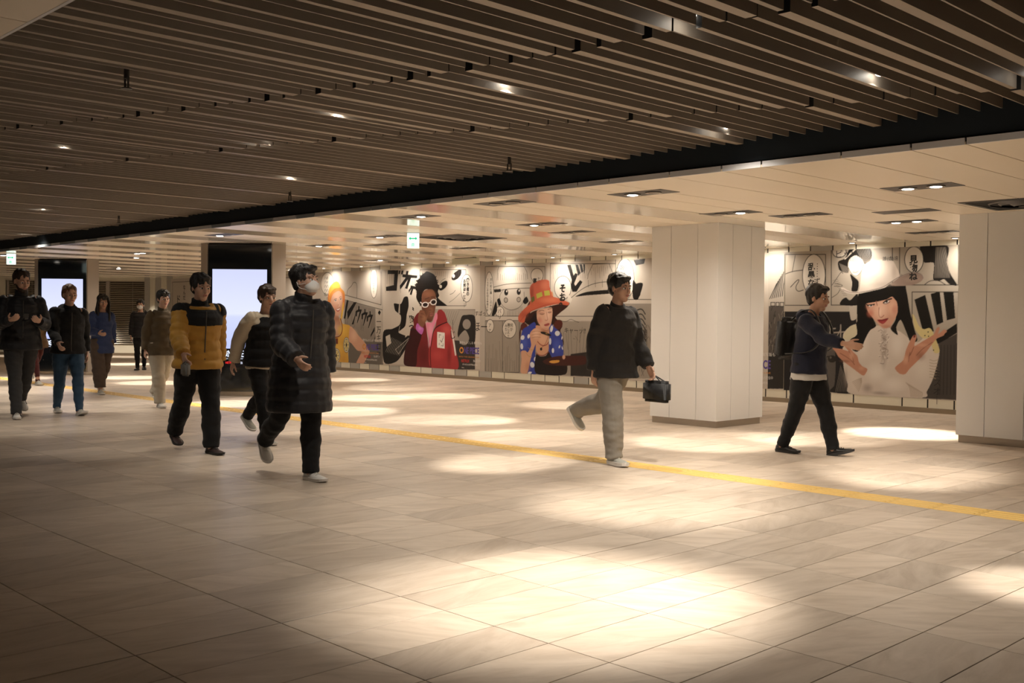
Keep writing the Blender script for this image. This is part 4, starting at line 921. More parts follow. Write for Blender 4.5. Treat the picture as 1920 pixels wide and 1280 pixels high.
 ('l','c8beb0',[(4.228,0.473),(4.425,0.783)],0.006,0),
 ('l','c8beb0',[(4.287,0.465),(4.474,0.769)],0.006,0),
 ('l','c8beb0',[(4.345,0.456),(4.524,0.755)],0.006,0),
 ('l','c8beb0',[(4.404,0.448),(4.574,0.74)],0.006,0),
 ('p','17110e',[(5.037,1.956),(4.974,2.034),(5.065,2.149),(5.003,2.209),(5.14,2.245),(5.185,2.321),(5.276,2.358),(5.396,2.413),(5.546,2.38),(5.666,2.33),(5.726,2.271),(5.756,2.214),(5.801,2.118),(5.846,2.041),(5.804,1.947),(5.849,1.852),(5.761,1.795),(5.701,1.891),(5.581,1.988),(5.341,1.991),(5.228,1.857),(5.209,1.625),(5.086,1.722),(5.023,1.82)],1,None),
 ('l','17110e',[(5.116,2.035),(5.005,2.064)],0.025,0),
 ('l','17110e',[(5.113,2.056),(5.04,2.094)],0.025,0),
 ('l','17110e',[(5.112,2.078),(4.985,2.095)],0.025,0),
 ('l','17110e',[(5.114,2.099),(5.043,2.139)],0.025,0),
 ('l','17110e',[(5.118,2.12),(4.972,2.117)],0.025,0),
 ('l','17110e',[(5.125,2.141),(5.018,2.136)],0.025,0),
 ('l','17110e',[(5.135,2.161),(5.109,2.2)],0.025,0),
 ('l','17110e',[(5.147,2.18),(5.065,2.215)],0.025,0),
 ('l','17110e',[(5.161,2.198),(5.108,2.232)],0.025,0),
 ('l','17110e',[(5.177,2.215),(5.118,2.252)],0.025,0),
 ('l','17110e',[(5.196,2.231),(5.193,2.279)],0.025,0),
 ('l','17110e',[(5.216,2.245),(5.151,2.283)],0.025,0),
 ('l','17110e',[(5.238,2.258),(5.153,2.329)],0.025,0),
 ('l','17110e',[(5.262,2.269),(5.282,2.325)],0.025,0),
 ('l','17110e',[(5.287,2.279),(5.256,2.373)],0.025,0),
 ('l','17110e',[(5.312,2.286),(5.272,2.344)],0.025,0),
 ('l','17110e',[(5.339,2.292),(5.254,2.349)],0.025,0),
 ('l','17110e',[(5.367,2.295),(5.37,2.39)],0.025,0),
 ('l','17110e',[(5.394,2.297),(5.405,2.364)],0.025,0),
 ('l','17110e',[(5.422,2.297),(5.448,2.371)],0.025,0),
 ('l','17110e',[(5.45,2.294),(5.487,2.342)],0.025,0),
 ('l','17110e',[(5.477,2.29),(5.431,2.385)],0.025,0),
 ('l','17110e',[(5.504,2.284),(5.552,2.313)],0.025,0),
 ('l','17110e',[(5.53,2.276),(5.529,2.34)],0.025,0),
 ('l','17110e',[(5.555,2.266),(5.606,2.336)],0.025,0),
 ('l','17110e',[(5.579,2.255),(5.607,2.322)],0.025,0),
 ('l','17110e',[(5.601,2.242),(5.636,2.287)],0.025,0),
 ('l','17110e',[(5.622,2.227),(5.653,2.284)],0.025,0),
 ('l','17110e',[(5.641,2.211),(5.739,2.287)],0.025,0),
 ('l','17110e',[(5.658,2.194),(5.735,2.217)],0.025,0),
 ('l','17110e',[(5.673,2.176),(5.72,2.23)],0.025,0),
 ('l','17110e',[(5.686,2.157),(5.8,2.204)],0.025,0),
 ('l','17110e',[(5.696,2.137),(5.733,2.168)],0.025,0),
 ('l','17110e',[(5.704,2.117),(5.809,2.164)],0.025,0),
 ('l','17110e',[(5.71,2.096),(5.768,2.123)],0.025,0),
 ('l','17110e',[(5.713,2.075),(5.838,2.088)],0.025,0),
 ('l','17110e',[(5.714,2.054),(5.842,2.08)],0.025,0),
 ('l','17110e',[(5.712,2.033),(5.772,2.022)],0.025,0),
 ('l','17110e',[(5.707,2.012),(5.837,2.009)],0.025,0),
 ('l','17110e',[(5.7,1.992),(5.743,2.007)],0.025,0),
 ('p','7a4a33',[(5.228,1.857),(5.341,1.981),(5.596,1.997),(5.716,1.891),(5.738,1.757),(5.72,1.567),(5.678,1.415),(5.605,1.28),(5.486,1.251),(5.349,1.375),(5.231,1.567)],1,None),
 ('b','9a6244',(5.493,1.893),(0.2079999999999993,0.08600000000000008),0.8),
 ('b','5b3324',(5.302,1.49),(0.09100000000000019,0.11599999999999988),0.8),
 ('b','a0684a',(5.557,1.529),(0.08399999999999963,0.05799999999999983),0.7),
 ('b','4a281c',(5.441,1.298),(0.13400000000000034,0.04200000000000004),0.7),
 ('l','3a2018',[(5.344,1.775),(5.434,1.798),(5.5,1.812)],0.012,1),
 ('l','3a2018',[(5.559,1.82),(5.628,1.831),(5.687,1.819)],0.012,1),
 ('p','eee6e2',[(5.479,1.662),(5.479,1.645),(5.472,1.628),(5.456,1.612),(5.433,1.599),(5.405,1.589),(5.373,1.583),(5.34,1.582),(5.308,1.585),(5.279,1.592),(5.256,1.604),(5.239,1.618),(5.229,1.634),(5.229,1.651),(5.237,1.668),(5.253,1.684),(5.276,1.697),(5.304,1.707),(5.336,1.712),(5.369,1.714),(5.401,1.711),(5.429,1.703),(5.453,1.692),(5.47,1.678)],1,None),
 ('p','2c1c1a',[(5.444,1.658),(5.444,1.646),(5.439,1.635),(5.427,1.624),(5.41,1.615),(5.39,1.608),(5.367,1.604),(5.344,1.603),(5.321,1.605),(5.3,1.61),(5.283,1.617),(5.271,1.627),(5.265,1.638),(5.264,1.65),(5.27,1.661),(5.282,1.672),(5.299,1.681),(5.319,1.688),(5.342,1.692),(5.366,1.693),(5.388,1.691),(5.409,1.686),(5.426,1.678),(5.438,1.669)],1,None),
 ('p','eee6e2',[(5.762,1.731),(5.767,1.714),(5.764,1.696),(5.753,1.678),(5.736,1.663),(5.712,1.651),(5.684,1.643),(5.654,1.639),(5.623,1.64),(5.594,1.646),(5.569,1.655),(5.55,1.669),(5.537,1.685),(5.532,1.703),(5.535,1.721),(5.546,1.738),(5.564,1.754),(5.588,1.766),(5.616,1.774),(5.647,1.778),(5.677,1.777),(5.706,1.771),(5.731,1.761),(5.75,1.747)],1,None),
 ('p','2c1c1a',[(5.731,1.725),(5.734,1.713),(5.732,1.7),(5.724,1.689),(5.711,1.678),(5.693,1.67),(5.673,1.664),(5.651,1.661),(5.63,1.661),(5.609,1.665),(5.591,1.672),(5.578,1.681),(5.569,1.692),(5.566,1.704),(5.568,1.716),(5.576,1.728),(5.59,1.739),(5.607,1.747),(5.627,1.753),(5.649,1.756),(5.671,1.755),(5.691,1.752),(5.709,1.745),(5.722,1.736)],1,None),
 ('l','eee6e2',[(5.466,1.682),(5.51,1.697),(5.54,1.701)],0.022,1),
 ('l','e8dfe0',[(5.23,1.683),(5.178,1.706)],0.022,1),
 ('p','9a5a50',[(5.505,1.433),(5.573,1.468),(5.662,1.453),(5.642,1.405),(5.553,1.376)],1,None),
 ('l','5a2a24',[(5.505,1.423),(5.582,1.433),(5.654,1.437)],0.008,1),
 ('b','5a3424',(5.533,1.529),(0.06599999999999984,0.018999999999999906),0.6),
 ('p','7e1c22',[(4.831,1.098),(4.939,1.177),(4.922,1.294),(5.043,1.431),(5.166,1.47),(5.35,1.297),(5.494,0.684),(5.581,0.208),(4.622,0.228),(4.712,0.585),(4.771,0.881)],1,None),
 ('p','3f1016',[(4.618,0.583),(4.771,0.881),(4.862,1.098),(5.048,1.062),(5.233,0.948),(5.085,0.596),(5.028,0.224),(4.591,0.247)],1,None),
 ('p','b2282c',[(5.509,0.685),(5.653,1.052),(5.74,1.186),(5.795,1.491),(5.912,1.544),(6.058,1.454),(6.142,1.266),(6.264,1.155),(6.353,0.913),(6.442,0.635),(6.51,0.217),(5.581,0.208)],1,None),
 ('p','9c2227',[(5.795,1.482),(5.912,1.544),(6.044,1.454),(6.141,1.276),(5.945,1.189),(5.77,1.12),(5.74,1.186),(5.812,1.339)],1,None),
 ('b','d4504a',(6.121,1.078),(0.1719999999999997,0.1130000000000001),0.8),
 ('b','c8403c',(5.808,0.502),(0.20500000000000007,0.11399999999999999),0.7),
 ('b','7a161c',(6.215,0.534),(0.07399999999999984,0.263),0.7),
 ('b','5c1016',(5.3,0.505),(0.18100000000000005,0.23099999999999998),0.6),
 ('b','cf4a44',(6.355,0.763),(0.04499999999999993,0.281),0.5),
 ('p','e9e0da',[(6.27,1.117),(6.352,0.95),(6.412,0.746),(6.457,0.542),(6.415,0.522),(6.37,0.707),(6.319,0.893)],1,None),
 ('p','e77fa0',[(5.396,1.24),(5.606,1.246),(5.722,1.453),(5.781,1.453),(5.791,1.339),(5.652,1.109),(5.581,0.84),(5.545,0.686),(5.491,0.876),(5.429,1.048)],1,None),
 ('b','f29cb6',(5.548,1.069),(0.07800000000000029,0.1339999999999999),0.8),
 ('b','b9527a',(5.492,0.8),(0.041999999999999815,0.11599999999999999),0.6),
 ('p','c45ab8',[(5.062,1.217),(5.185,1.18),(5.307,1.095),(5.239,0.968),(5.126,1.005),(5.017,1.1)],1,None),
 ('b','e085d4',(5.17,1.102),(0.08000000000000007,0.04600000000000004),0.8),
 ('l','2a1014',[(5.581,0.208),(5.547,0.513),(5.562,0.686),(5.625,0.898),(5.653,1.052),(5.77,1.149),(5.945,1.208),(6.133,1.257)],0.022,1),
 ('p','8a563c',[(5.091,1.295),(5.12,1.451),(5.18,1.528),(5.317,1.509),(5.348,1.452),(5.409,1.375),(5.498,1.519),(5.484,1.452),(5.425,1.337),(5.351,1.22),(5.261,1.123),(5.123,1.199)],1,None),
 ('l','4c2a1c',[(5.196,1.451),(5.318,1.432),(5.395,1.356)],0.008,1),
 ('l','4c2a1c',[(5.167,1.373),(5.304,1.355)],0.008,1),
 ('b','b27a58',(5.319,1.336),(0.07899999999999974,0.07700000000000018),0.6),
 ('p','ece6de',[(5.792,1.035),(6.058,1.016),(6.057,0.661),(5.794,0.677)],0,None),
 ('l','3c3430',[(5.925,0.965),(5.861,0.969),(5.861,0.903)],0.012,0),
 ('l','3c3430',[(6.007,0.944),(6.008,0.887)],0.012,0),
 ('l','3c3430',[(5.937,0.724),(6.004,0.72),(6.003,0.773)],0.012,0),
 ('l','3c3430',[(5.864,0.742),(5.863,0.78)],0.012,0),
 ('l','3c3430',[(5.897,0.847),(5.951,0.801),(5.984,0.883)],0.014,0),
 ('p','bdb2a4',[(4.353,1.448),(4.397,1.765),(4.41,1.963),(4.417,1.448)],0,None),
 ('p','cdc2b4',[(7.387,2.466),(11.074,2.485),(11.11,0.244),(7.419,0.198)],0,None),
 ('p','bdb2a4',[(7.387,2.466),(9.24,2.473),(9.256,1.4),(7.402,1.415)],0,None),
 ('p','a3988b',[(7.404,1.293),(11.093,1.321),(11.11,0.244),(7.419,0.198)],0,None),
 ('l','1c1918',[(7.387,2.466),(9.191,2.415),(9.206,1.409),(7.402,1.4),(7.387,2.466)],0.012,0),
 ('l','1c1918',[(9.339,2.47),(11.075,2.418),(11.091,1.415),(9.355,1.405),(9.339,2.47)],0.012,0),
 ('l','1c1918',[(7.404,1.301),(8.458,1.31),(8.474,0.231),(7.419,0.185),(7.404,1.301)],0.012,0),
 ('l','1c1918',[(7.947,1.293),(7.963,0.221)],0.01,0),
 ('p','ded5c8',[(7.662,1.881),(7.659,1.761),(7.647,1.649),(7.626,1.552),(7.598,1.478),(7.565,1.432),(7.529,1.415),(7.492,1.431),(7.457,1.478),(7.427,1.552),(7.403,1.649),(7.387,1.762),(7.381,1.884),(7.384,2.005),(7.396,2.118),(7.417,2.214),(7.446,2.288),(7.479,2.334),(7.515,2.349),(7.552,2.332),(7.586,2.285),(7.617,2.21),(7.64,2.113),(7.656,2.001)],1,None),
 ('l','1c1918',[(7.662,1.881),(7.659,1.761),(7.647,1.649),(7.626,1.552),(7.598,1.478),(7.565,1.432),(7.529,1.415),(7.492,1.431),(7.457,1.478),(7.427,1.552),(7.403,1.649),(7.387,1.762),(7.381,1.884),(7.384,2.005),(7.396,2.118),(7.417,2.214),(7.446,2.288),(7.479,2.334),(7.515,2.349),(7.552,2.332),(7.586,2.285),(7.617,2.21),(7.64,2.113),(7.656,2.001),(7.662,1.881)],0.012,0),
 ('p','ded5c8',[(9.141,2.237),(9.135,2.2),(9.118,2.166),(9.091,2.137),(9.055,2.114),(9.014,2.101),(8.968,2.097),(8.923,2.102),(8.88,2.118),(8.843,2.141),(8.814,2.172),(8.796,2.207),(8.79,2.245),(8.795,2.282),(8.812,2.317),(8.84,2.346),(8.876,2.368),(8.919,2.382),(8.964,2.385),(9.009,2.379),(9.052,2.364),(9.088,2.34),(9.116,2.309),(9.134,2.274)],1,None),
 ('l','1c1918',[(9.141,2.237),(9.135,2.2),(9.118,2.166),(9.091,2.137),(9.055,2.114),(9.014,2.101),(8.968,2.097),(8.923,2.102),(8.88,2.118),(8.843,2.141),(8.814,2.172),(8.796,2.207),(8.79,2.245),(8.795,2.282),(8.812,2.317),(8.84,2.346),(8.876,2.368),(8.919,2.382),(8.964,2.385),(9.009,2.379),(9.052,2.364),(9.088,2.34),(9.116,2.309),(9.134,2.274),(9.141,2.237)],0.012,0),
 ('p','ded5c8',[(9.927,1.975),(9.921,1.915),(9.899,1.859),(9.863,1.811),(9.816,1.774),(9.761,1.751),(9.701,1.743),(9.641,1.752),(9.585,1.776),(9.536,1.813),(9.498,1.863),(9.473,1.92),(9.464,1.981),(9.472,2.043),(9.494,2.099),(9.531,2.147),(9.578,2.184),(9.634,2.206),(9.694,2.213),(9.754,2.204),(9.81,2.179),(9.858,2.141),(9.895,2.092),(9.919,2.035)],1,None),
 ('l','1c1918',[(9.927,1.975),(9.921,1.915),(9.899,1.859),(9.863,1.811),(9.816,1.774),(9.761,1.751),(9.701,1.743),(9.641,1.752),(9.585,1.776),(9.536,1.813),(9.498,1.863),(9.473,1.92),(9.464,1.981),(9.472,2.043),(9.494,2.099),(9.531,2.147),(9.578,2.184),(9.634,2.206),(9.694,2.213),(9.754,2.204),(9.81,2.179),(9.858,2.141),(9.895,2.092),(9.919,2.035),(9.927,1.975)],0.012,0),
 ('p','ded5c8',[(9.85,1.848),(9.962,1.753),(9.901,1.66),(9.82,1.731)],0,None),
 ('p','ded5c8',[(7.679,1.19),(7.676,1.154),(7.665,1.121),(7.646,1.092),(7.622,1.069),(7.594,1.055),(7.563,1.05),(7.533,1.054),(7.504,1.068),(7.479,1.089),(7.46,1.118),(7.447,1.151),(7.443,1.187),(7.446,1.223),(7.458,1.257),(7.476,1.286),(7.5,1.308),(7.529,1.322),(7.559,1.327),(7.59,1.323),(7.619,1.309),(7.643,1.287),(7.663,1.259),(7.675,1.226)],1,None),
 ('l','1c1918',[(7.679,1.19),(7.676,1.154),(7.665,1.121),(7.646,1.092),(7.622,1.069),(7.594,1.055),(7.563,1.05),(7.533,1.054),(7.504,1.068),(7.479,1.089),(7.46,1.118),(7.447,1.151),(7.443,1.187),(7.446,1.223),(7.458,1.257),(7.476,1.286),(7.5,1.308),(7.529,1.322),(7.559,1.327),(7.59,1.323),(7.619,1.309),(7.643,1.287),(7.663,1.259),(7.675,1.226),(7.679,1.19)],0.012,0),
 ('p','ded5c8',[(8.366,1.137),(8.36,1.086),(8.34,1.038),(8.308,0.997),(8.266,0.965),(8.217,0.944),(8.164,0.936),(8.11,0.942),(8.06,0.96),(8.016,0.991),(7.983,1.032),(7.961,1.08),(7.953,1.131),(7.959,1.183),(7.98,1.231),(8.012,1.273),(8.055,1.305),(8.105,1.325),(8.158,1.332),(8.212,1.326),(8.261,1.306),(8.304,1.275),(8.337,1.235),(8.358,1.188)],1,None),
 ('l','1c1918',[(8.366,1.137),(8.36,1.086),(8.34,1.038),(8.308,0.997),(8.266,0.965),(8.217,0.944),(8.164,0.936),(8.11,0.942),(8.06,0.96),(8.016,0.991),(7.983,1.032),(7.961,1.08),(7.953,1.131),(7.959,1.183),(7.98,1.231),(8.012,1.273),(8.055,1.305),(8.105,1.325),(8.158,1.332),(8.212,1.326),(8.261,1.306),(8.304,1.275),(8.337,1.235),(8.358,1.188),(8.366,1.137)],0.012,0),
 ('p','ded5c8',[(7.987,1.497),(7.983,1.469),(7.971,1.442),(7.951,1.42),(7.924,1.402),(7.893,1.391),(7.859,1.387),(7.825,1.391),(7.793,1.401),(7.766,1.419),(7.745,1.442),(7.731,1.468),(7.726,1.497),(7.73,1.525),(7.743,1.552),(7.764,1.575),(7.791,1.592),(7.822,1.603),(7.856,1.607),(7.89,1.603),(7.921,1.592),(7.948,1.575),(7.969,1.552),(7.983,1.526)],1,None),
 ('l','1c1918',[(7.987,1.497),(7.983,1.469),(7.971,1.442),(7.951,1.42),(7.924,1.402),(7.893,1.391),(7.859,1.387),(7.825,1.391),(7.793,1.401),(7.766,1.419),(7.745,1.442),(7.731,1.468),(7.726,1.497),(7.73,1.525),(7.743,1.552),(7.764,1.575),(7.791,1.592),(7.822,1.603),(7.856,1.607),(7.89,1.603),(7.921,1.592),(7.948,1.575),(7.969,1.552),(7.983,1.526),(7.987,1.497)],0.012,0),
 ('p','1c1918',[(9.809,2.428),(9.904,2.435),(9.987,2.218),(10.033,2.264),(10.103,2.239),(10.005,2.055),(10.037,2.008),(10.16,2.122),(10.229,2.086),(10.07,1.892),(9.96,1.893),(9.911,2.01),(9.941,2.126)],0,None),
 ('p','1c1918',[(10.031,2.431),(10.1,2.429),(10.174,2.26),(10.112,2.204)],0,None),
 ('p','1c1918',[(10.14,2.435),(10.202,2.433),(10.251,2.293),(10.196,2.26)],0,None),
 ('p','1c1918',[(10.243,2.431),(10.286,2.43),(10.294,2.327),(10.264,2.235)],0,None),
 ('l','1c1918',[(7.768,2.168),(7.783,2.38),(7.818,2.454),(8.581,2.444),(8.669,2.32),(8.695,2.174)],0.01,0),
 ('l','1c1918',[(7.66,2.019),(8.094,2.087),(8.792,2.088)],0.012,1),
 ('l','1c1918',[(7.662,1.919),(8.131,1.983),(8.759,1.984)],0.012,1),
 ('l','1c1918',[(10.361,2.141),(10.375,2.233),(10.494,2.424),(10.914,2.423),(11.02,2.195)],0.01,0),
 ('l','1c1918',[(9.93,1.777),(10.225,1.959),(10.591,2.068),(11.066,2.082)],0.012,1),
 ('p','1c1918',[(10.04,1.799),(10.35,1.889),(11.068,1.926),(11.07,1.858),(10.351,1.82)],1,None),
 ('p','1c1918',[(7.661,1.969),(7.88,1.978),(7.888,1.916),(7.698,1.906)],0,None),
 ('p','1c1918',[(7.774,1.742),(7.846,1.779),(7.902,1.667),(7.83,1.617)],1,None),
 ('p','1c1918',[(8.557,1.713),(8.659,1.81),(8.729,1.713),(8.627,1.652)],1,None),
 ('p','1c1918',[(7.613,1.441),(7.738,1.717),(7.777,1.517),(7.669,1.404)],1,None),
 ('p','1c1918',[(8.114,1.901),(8.112,1.884),(8.107,1.869),(8.097,1.856),(8.085,1.846),(8.07,1.839),(8.054,1.837),(8.039,1.84),(8.024,1.846),(8.011,1.857),(8.001,1.87),(7.995,1.886),(7.992,1.902),(7.994,1.919),(8.0,1.935),(8.01,1.948),(8.022,1.958),(8.037,1.964),(8.053,1.966),(8.068,1.964),(8.083,1.957),(8.096,1.947),(8.106,1.933),(8.112,1.918)],1,None),
 ('p','1c1918',[(8.491,1.909),(8.489,1.893),(8.484,1.878),(8.475,1.865),(8.462,1.855),(8.448,1.848),(8.433,1.846),(8.417,1.849),(8.403,1.855),(8.391,1.865),(8.381,1.879),(8.375,1.894),(8.372,1.911),(8.374,1.927),(8.38,1.942),(8.389,1.956),(8.401,1.966),(8.416,1.972),(8.431,1.974),(8.446,1.971),(8.461,1.965),(8.473,1.954),(8.483,1.941),(8.489,1.926)],1,None),
 ('p','ded5c8',[(8.085,1.926),(8.085,1.921),(8.083,1.916),(8.08,1.912),(8.077,1.909),(8.072,1.907),(8.068,1.907),(8.063,1.907),(8.059,1.909),(8.055,1.913),(8.052,1.917),(8.05,1.921),(8.05,1.927),(8.05,1.932),(8.052,1.937),(8.055,1.941),(8.058,1.944),(8.063,1.946),(8.067,1.946),(8.072,1.946),(8.076,1.943),(8.08,1.94),(8.083,1.936),(8.085,1.931)],1,None),
 ('p','ded5c8',[(8.463,1.934),(8.462,1.929),(8.461,1.924),(8.458,1.92),(8.455,1.917),(8.45,1.915),(8.446,1.915),(8.441,1.915),(8.437,1.917),(8.433,1.921),(8.431,1.925),(8.429,1.929),(8.428,1.935),(8.429,1.94),(8.43,1.944),(8.433,1.948),(8.437,1.951),(8.441,1.953),(8.445,1.954),(8.45,1.953),(8.454,1.951),(8.458,1.948),(8.461,1.944),(8.462,1.939)],1,None),
 ('l','4a4440',[(7.458,0.617),(7.436,0.211)],0.005,0),
 ('l','4a4440',[(7.501,0.492),(7.535,0.216)],0.005,0),
 ('l','4a4440',[(7.538,0.777),(7.526,0.215)],0.005,0),
 ('l','4a4440',[(7.582,0.494),(7.599,0.218)],0.005,0),
 ('l','4a4440',[(7.623,0.496),(7.613,0.219)],0.005,0),
 ('l','4a4440',[(7.659,0.804),(7.649,0.22)],0.005,0),
 ('l','4a4440',[(7.704,0.505),(7.688,0.222)],0.005,0),
 ('l','4a4440',[(7.741,0.708),(7.741,0.224)],0.005,0),
 ('l','4a4440',[(7.782,0.676),(7.78,0.226)],0.005,0),
 ('l','4a4440',[(7.825,0.452),(7.798,0.227)],0.005,0),
 ('l','4a4440',[(7.859,0.865),(7.907,0.231)],0.005,0),
 ('l','4a4440',[(7.905,0.473),(7.95,0.233)],0.005,0),
 ('l','4a4440',[(7.942,0.674),(7.987,0.235)],0.005,0),
 ('l','4a4440',[(7.984,0.454),(7.964,0.234)],0.005,0),
 ('l','4a4440',[(8.023,0.537),(8.056,0.238)],0.005,0),
 ('l','4a4440',[(8.062,0.575),(8.068,0.238)],0.005,0),
 ('l','4a4440',[(8.099,0.744),(8.092,0.239)],0.005,0),
 ('l','4a4440',[(8.138,0.772),(8.108,0.24)],0.005,0),
 ('l','4a4440',[(8.179,0.612),(8.166,0.242)],0.005,0),
 ('l','4a4440',[(8.22,0.515),(8.185,0.243)],0.005,0),
 ('l','4a4440',[(8.259,0.475),(8.279,0.247)],0.005,0),
 ('l','4a4440',[(8.298,0.467),(8.335,0.25)],0.005,0),
 ('l','4a4440',[(8.337,0.479),(8.347,0.25)],0.005,0),
 ('l','4a4440',[(8.37,0.873),(8.4,0.252)],0.005,0),
 ('l','4a4440',[(8.41,0.804),(8.401,0.252)],0.005,0),
 ('l','4a4440',[(8.451,0.588),(8.458,0.255)],0.005,0),
 ('l','3e3835',[(9.67,1.073),(9.762,0.583)],0.006,0),
 ('l','3e3835',[(9.734,1.095),(9.696,0.428)],0.006,0),
 ('l','3e3835',[(9.798,1.058),(9.857,0.745)],0.006,0),
 ('l','3e3835',[(9.861,1.137),(9.878,0.462)],0.006,0),
 ('l','3e3835',[(9.924,1.146),(9.991,0.403)],0.006,0),
 ('l','3e3835',[(9.99,0.969),(10.051,0.958)],0.006,0),
 ('l','3e3835',[(10.052,1.02),(10.122,0.934)],0.006,0),
 ('l','3e3835',[(10.114,1.12),(10.077,0.645)],0.006,0),
 ('l','3e3835',[(10.177,1.079),(10.181,0.498)],0.006,0),
 ('l','3e3835',[(10.237,1.197),(10.159,0.889)],0.006,0),
 ('l','3e3835',[(10.299,1.164),(10.231,0.38)],0.006,0),
 ('l','3e3835',[(10.364,0.963),(10.292,0.667)],0.006,0),
 ('l','3e3835',[(10.423,1.113),(10.395,0.76)],0.006,0),
 ('l','3e3835',[(10.486,1.023),(10.506,0.757)],0.006,0),
 ('l','3e3835',[(10.545,1.149),(10.517,0.899)],0.006,0),
 ('l','3e3835',[(10.607,1.05),(10.651,0.75)],0.006,0),
 ('l','3e3835',[(10.665,1.181),(10.613,0.753)],0.006,0),
 ('l','3e3835',[(10.727,1.039),(10.783,0.754)],0.006,0),
 ('l','3e3835',[(10.788,0.987),(10.814,0.724)],0.006,0),
 ('l','3e3835',[(10.846,1.104),(10.853,0.566)],0.006,0),
 ('l','3e3835',[(10.905,1.092),(10.946,0.711)],0.006,0),
 ('l','3e3835',[(10.964,1.141),(10.979,0.575)],0.006,0),
 ('l','1c1918',[(9.633,1.331),(9.731,1.297),(9.826,1.309),(9.921,1.357),(10.048,1.311),(10.142,1.289)],0.008,1),
 ('p','2e2a28',[(9.932,0.657),(11.101,0.805),(11.11,0.244),(9.938,0.224)],0,None),
 ('l','5a534d',[(9.356,2.441),(9.375,2.26)],0.005,0),
 ('l','5a534d',[(9.415,2.414),(9.436,2.161)],0.005,0),
 ('l','5a534d',[(9.475,2.376),(9.493,2.268)],0.005,0),
 ('l','5a534d',[(9.533,2.377),(9.553,2.178)],0.005,0),
 ('l','5a534d',[(9.591,2.421),(9.61,2.246)],0.005,0),
 ('l','5a534d',[(9.649,2.429),(9.669,2.171)],0.005,0),
 ('l','5a534d',[(9.708,2.389),(9.727,2.154)],0.005,0),
 ('l','5a534d',[(9.765,2.378),(9.784,2.199)],0.005,0),
 ('l','5a534d',[(9.823,2.381),(9.841,2.22)],0.005,0),
 ('l','5a534d',[(9.879,2.423),(9.898,2.214)],0.005,0),
 ('l','5a534d',[(9.936,2.429),(9.954,2.305)],0.005,0),
 ('l','5a534d',[(9.994,2.373),(10.01,2.325)],0.005,0),
 ('l','5a534d',[(10.05,2.419),(10.067,2.312)],0.005,0),
 ('l','5a534d',[(10.107,2.363),(10.124,2.294)],0.005,0),
 ('l','5a534d',[(10.162,2.421),(10.182,2.155)],0.005,0),
 ('l','5a534d',[(10.218,2.412),(10.238,2.153)],0.005,0),
 ('l','5a534d',[(10.274,2.373),(10.293,2.153)],0.005,0),
 ('l','5a534d',[(10.33,2.352),(10.348,2.205)],0.005,0),
 ('l','5a534d',[(10.385,2.361),(10.401,2.316)],0.005,0),
 ('l','5a534d',[(10.44,2.362),(10.458,2.217)],0.005,0),
 ('l','5a534d',[(10.495,2.364),(10.511,2.299)],0.005,0),
 ('l','5a534d',[(10.55,2.36),(10.569,2.128)],0.005,0),
 ('l','5a534d',[(10.604,2.405),(10.621,2.252)],0.005,0),
 ('l','5a534d',[(10.658,2.369),(10.677,2.147)],0.005,0),
 ('l','5a534d',[(10.712,2.39),(10.729,2.278)],0.005,0),
 ('l','5a534d',[(10.766,2.388),(10.784,2.188)],0.005,0),
 ('l','5a534d',[(10.82,2.352),(10.837,2.232)],0.005,0),
 ('l','5a534d',[(10.873,2.377),(10.89,2.23)],0.005,0),
 ('l','5a534d',[(10.926,2.376),(10.943,2.225)],0.005,0),
 ('l','5a534d',[(10.979,2.393),(10.997,2.207)],0.005,0),
 ('l','1c1918',[(8.104,1.393),(8.12,1.517)],0.007,1),
 ('l','1c1918',[(8.15,1.394),(8.166,1.527)],0.007,1),
 ('l','1c1918',[(8.196,1.394),(8.212,1.537)],0.007,1),
 ('l','1c1918',[(8.242,1.394),(8.258,1.547)],0.007,1),
 ('l','1c1918',[(8.288,1.394),(8.304,1.557)],0.007,1),
 ('l','1c1918',[(8.334,1.395),(8.349,1.567)],0.007,1),
 ('l','1c1918',[(8.38,1.395),(8.395,1.577)],0.007,1),
 ('l','1c1918',[(8.425,1.395),(8.44,1.587)],0.007,1),
 ('l','1c1918',[(8.471,1.396),(8.485,1.596)],0.007,1),
 ('l','1c1918',[(8.516,1.396),(8.53,1.606)],0.007,1),
 ('l','1c1918',[(7.802,2.317),(7.812,2.167)],0.006,0),
 ('l','1c1918',[(7.868,2.295),(7.877,2.165)],0.006,0),
 ('l','1c1918',[(7.933,2.274),(7.942,2.164)],0.006,0),
 ('l','1c1918',[(7.997,2.312),(8.007,2.163)],0.006,0),
 ('l','1c1918',[(8.062,2.291),(8.071,2.162)],0.006,0),
 ('l','1c1918',[(8.127,2.269),(8.135,2.161)],0.006,0),
 ('l','1c1918',[(8.19,2.308),(8.199,2.159)],0.006,0),
 ('l','1c1918',[(8.254,2.286),(8.263,2.158)],0.006,0),
 ('l','1c1918',[(8.318,2.265),(8.327,2.157)],0.006,0),
 ('l','1c1918',[(8.381,2.303),(8.39,2.156)],0.006,0),
 ('l','1c1918',[(8.444,2.282),(8.453,2.154)],0.006,0),
 ('l','1c1918',[(8.507,2.261),(8.515,2.153)],0.006,0),
 ('l','1c1918',[(8.569,2.299),(8.578,2.152)],0.006,0),
 ('l','1c1918',[(8.631,2.278),(8.64,2.151)],0.006,0),
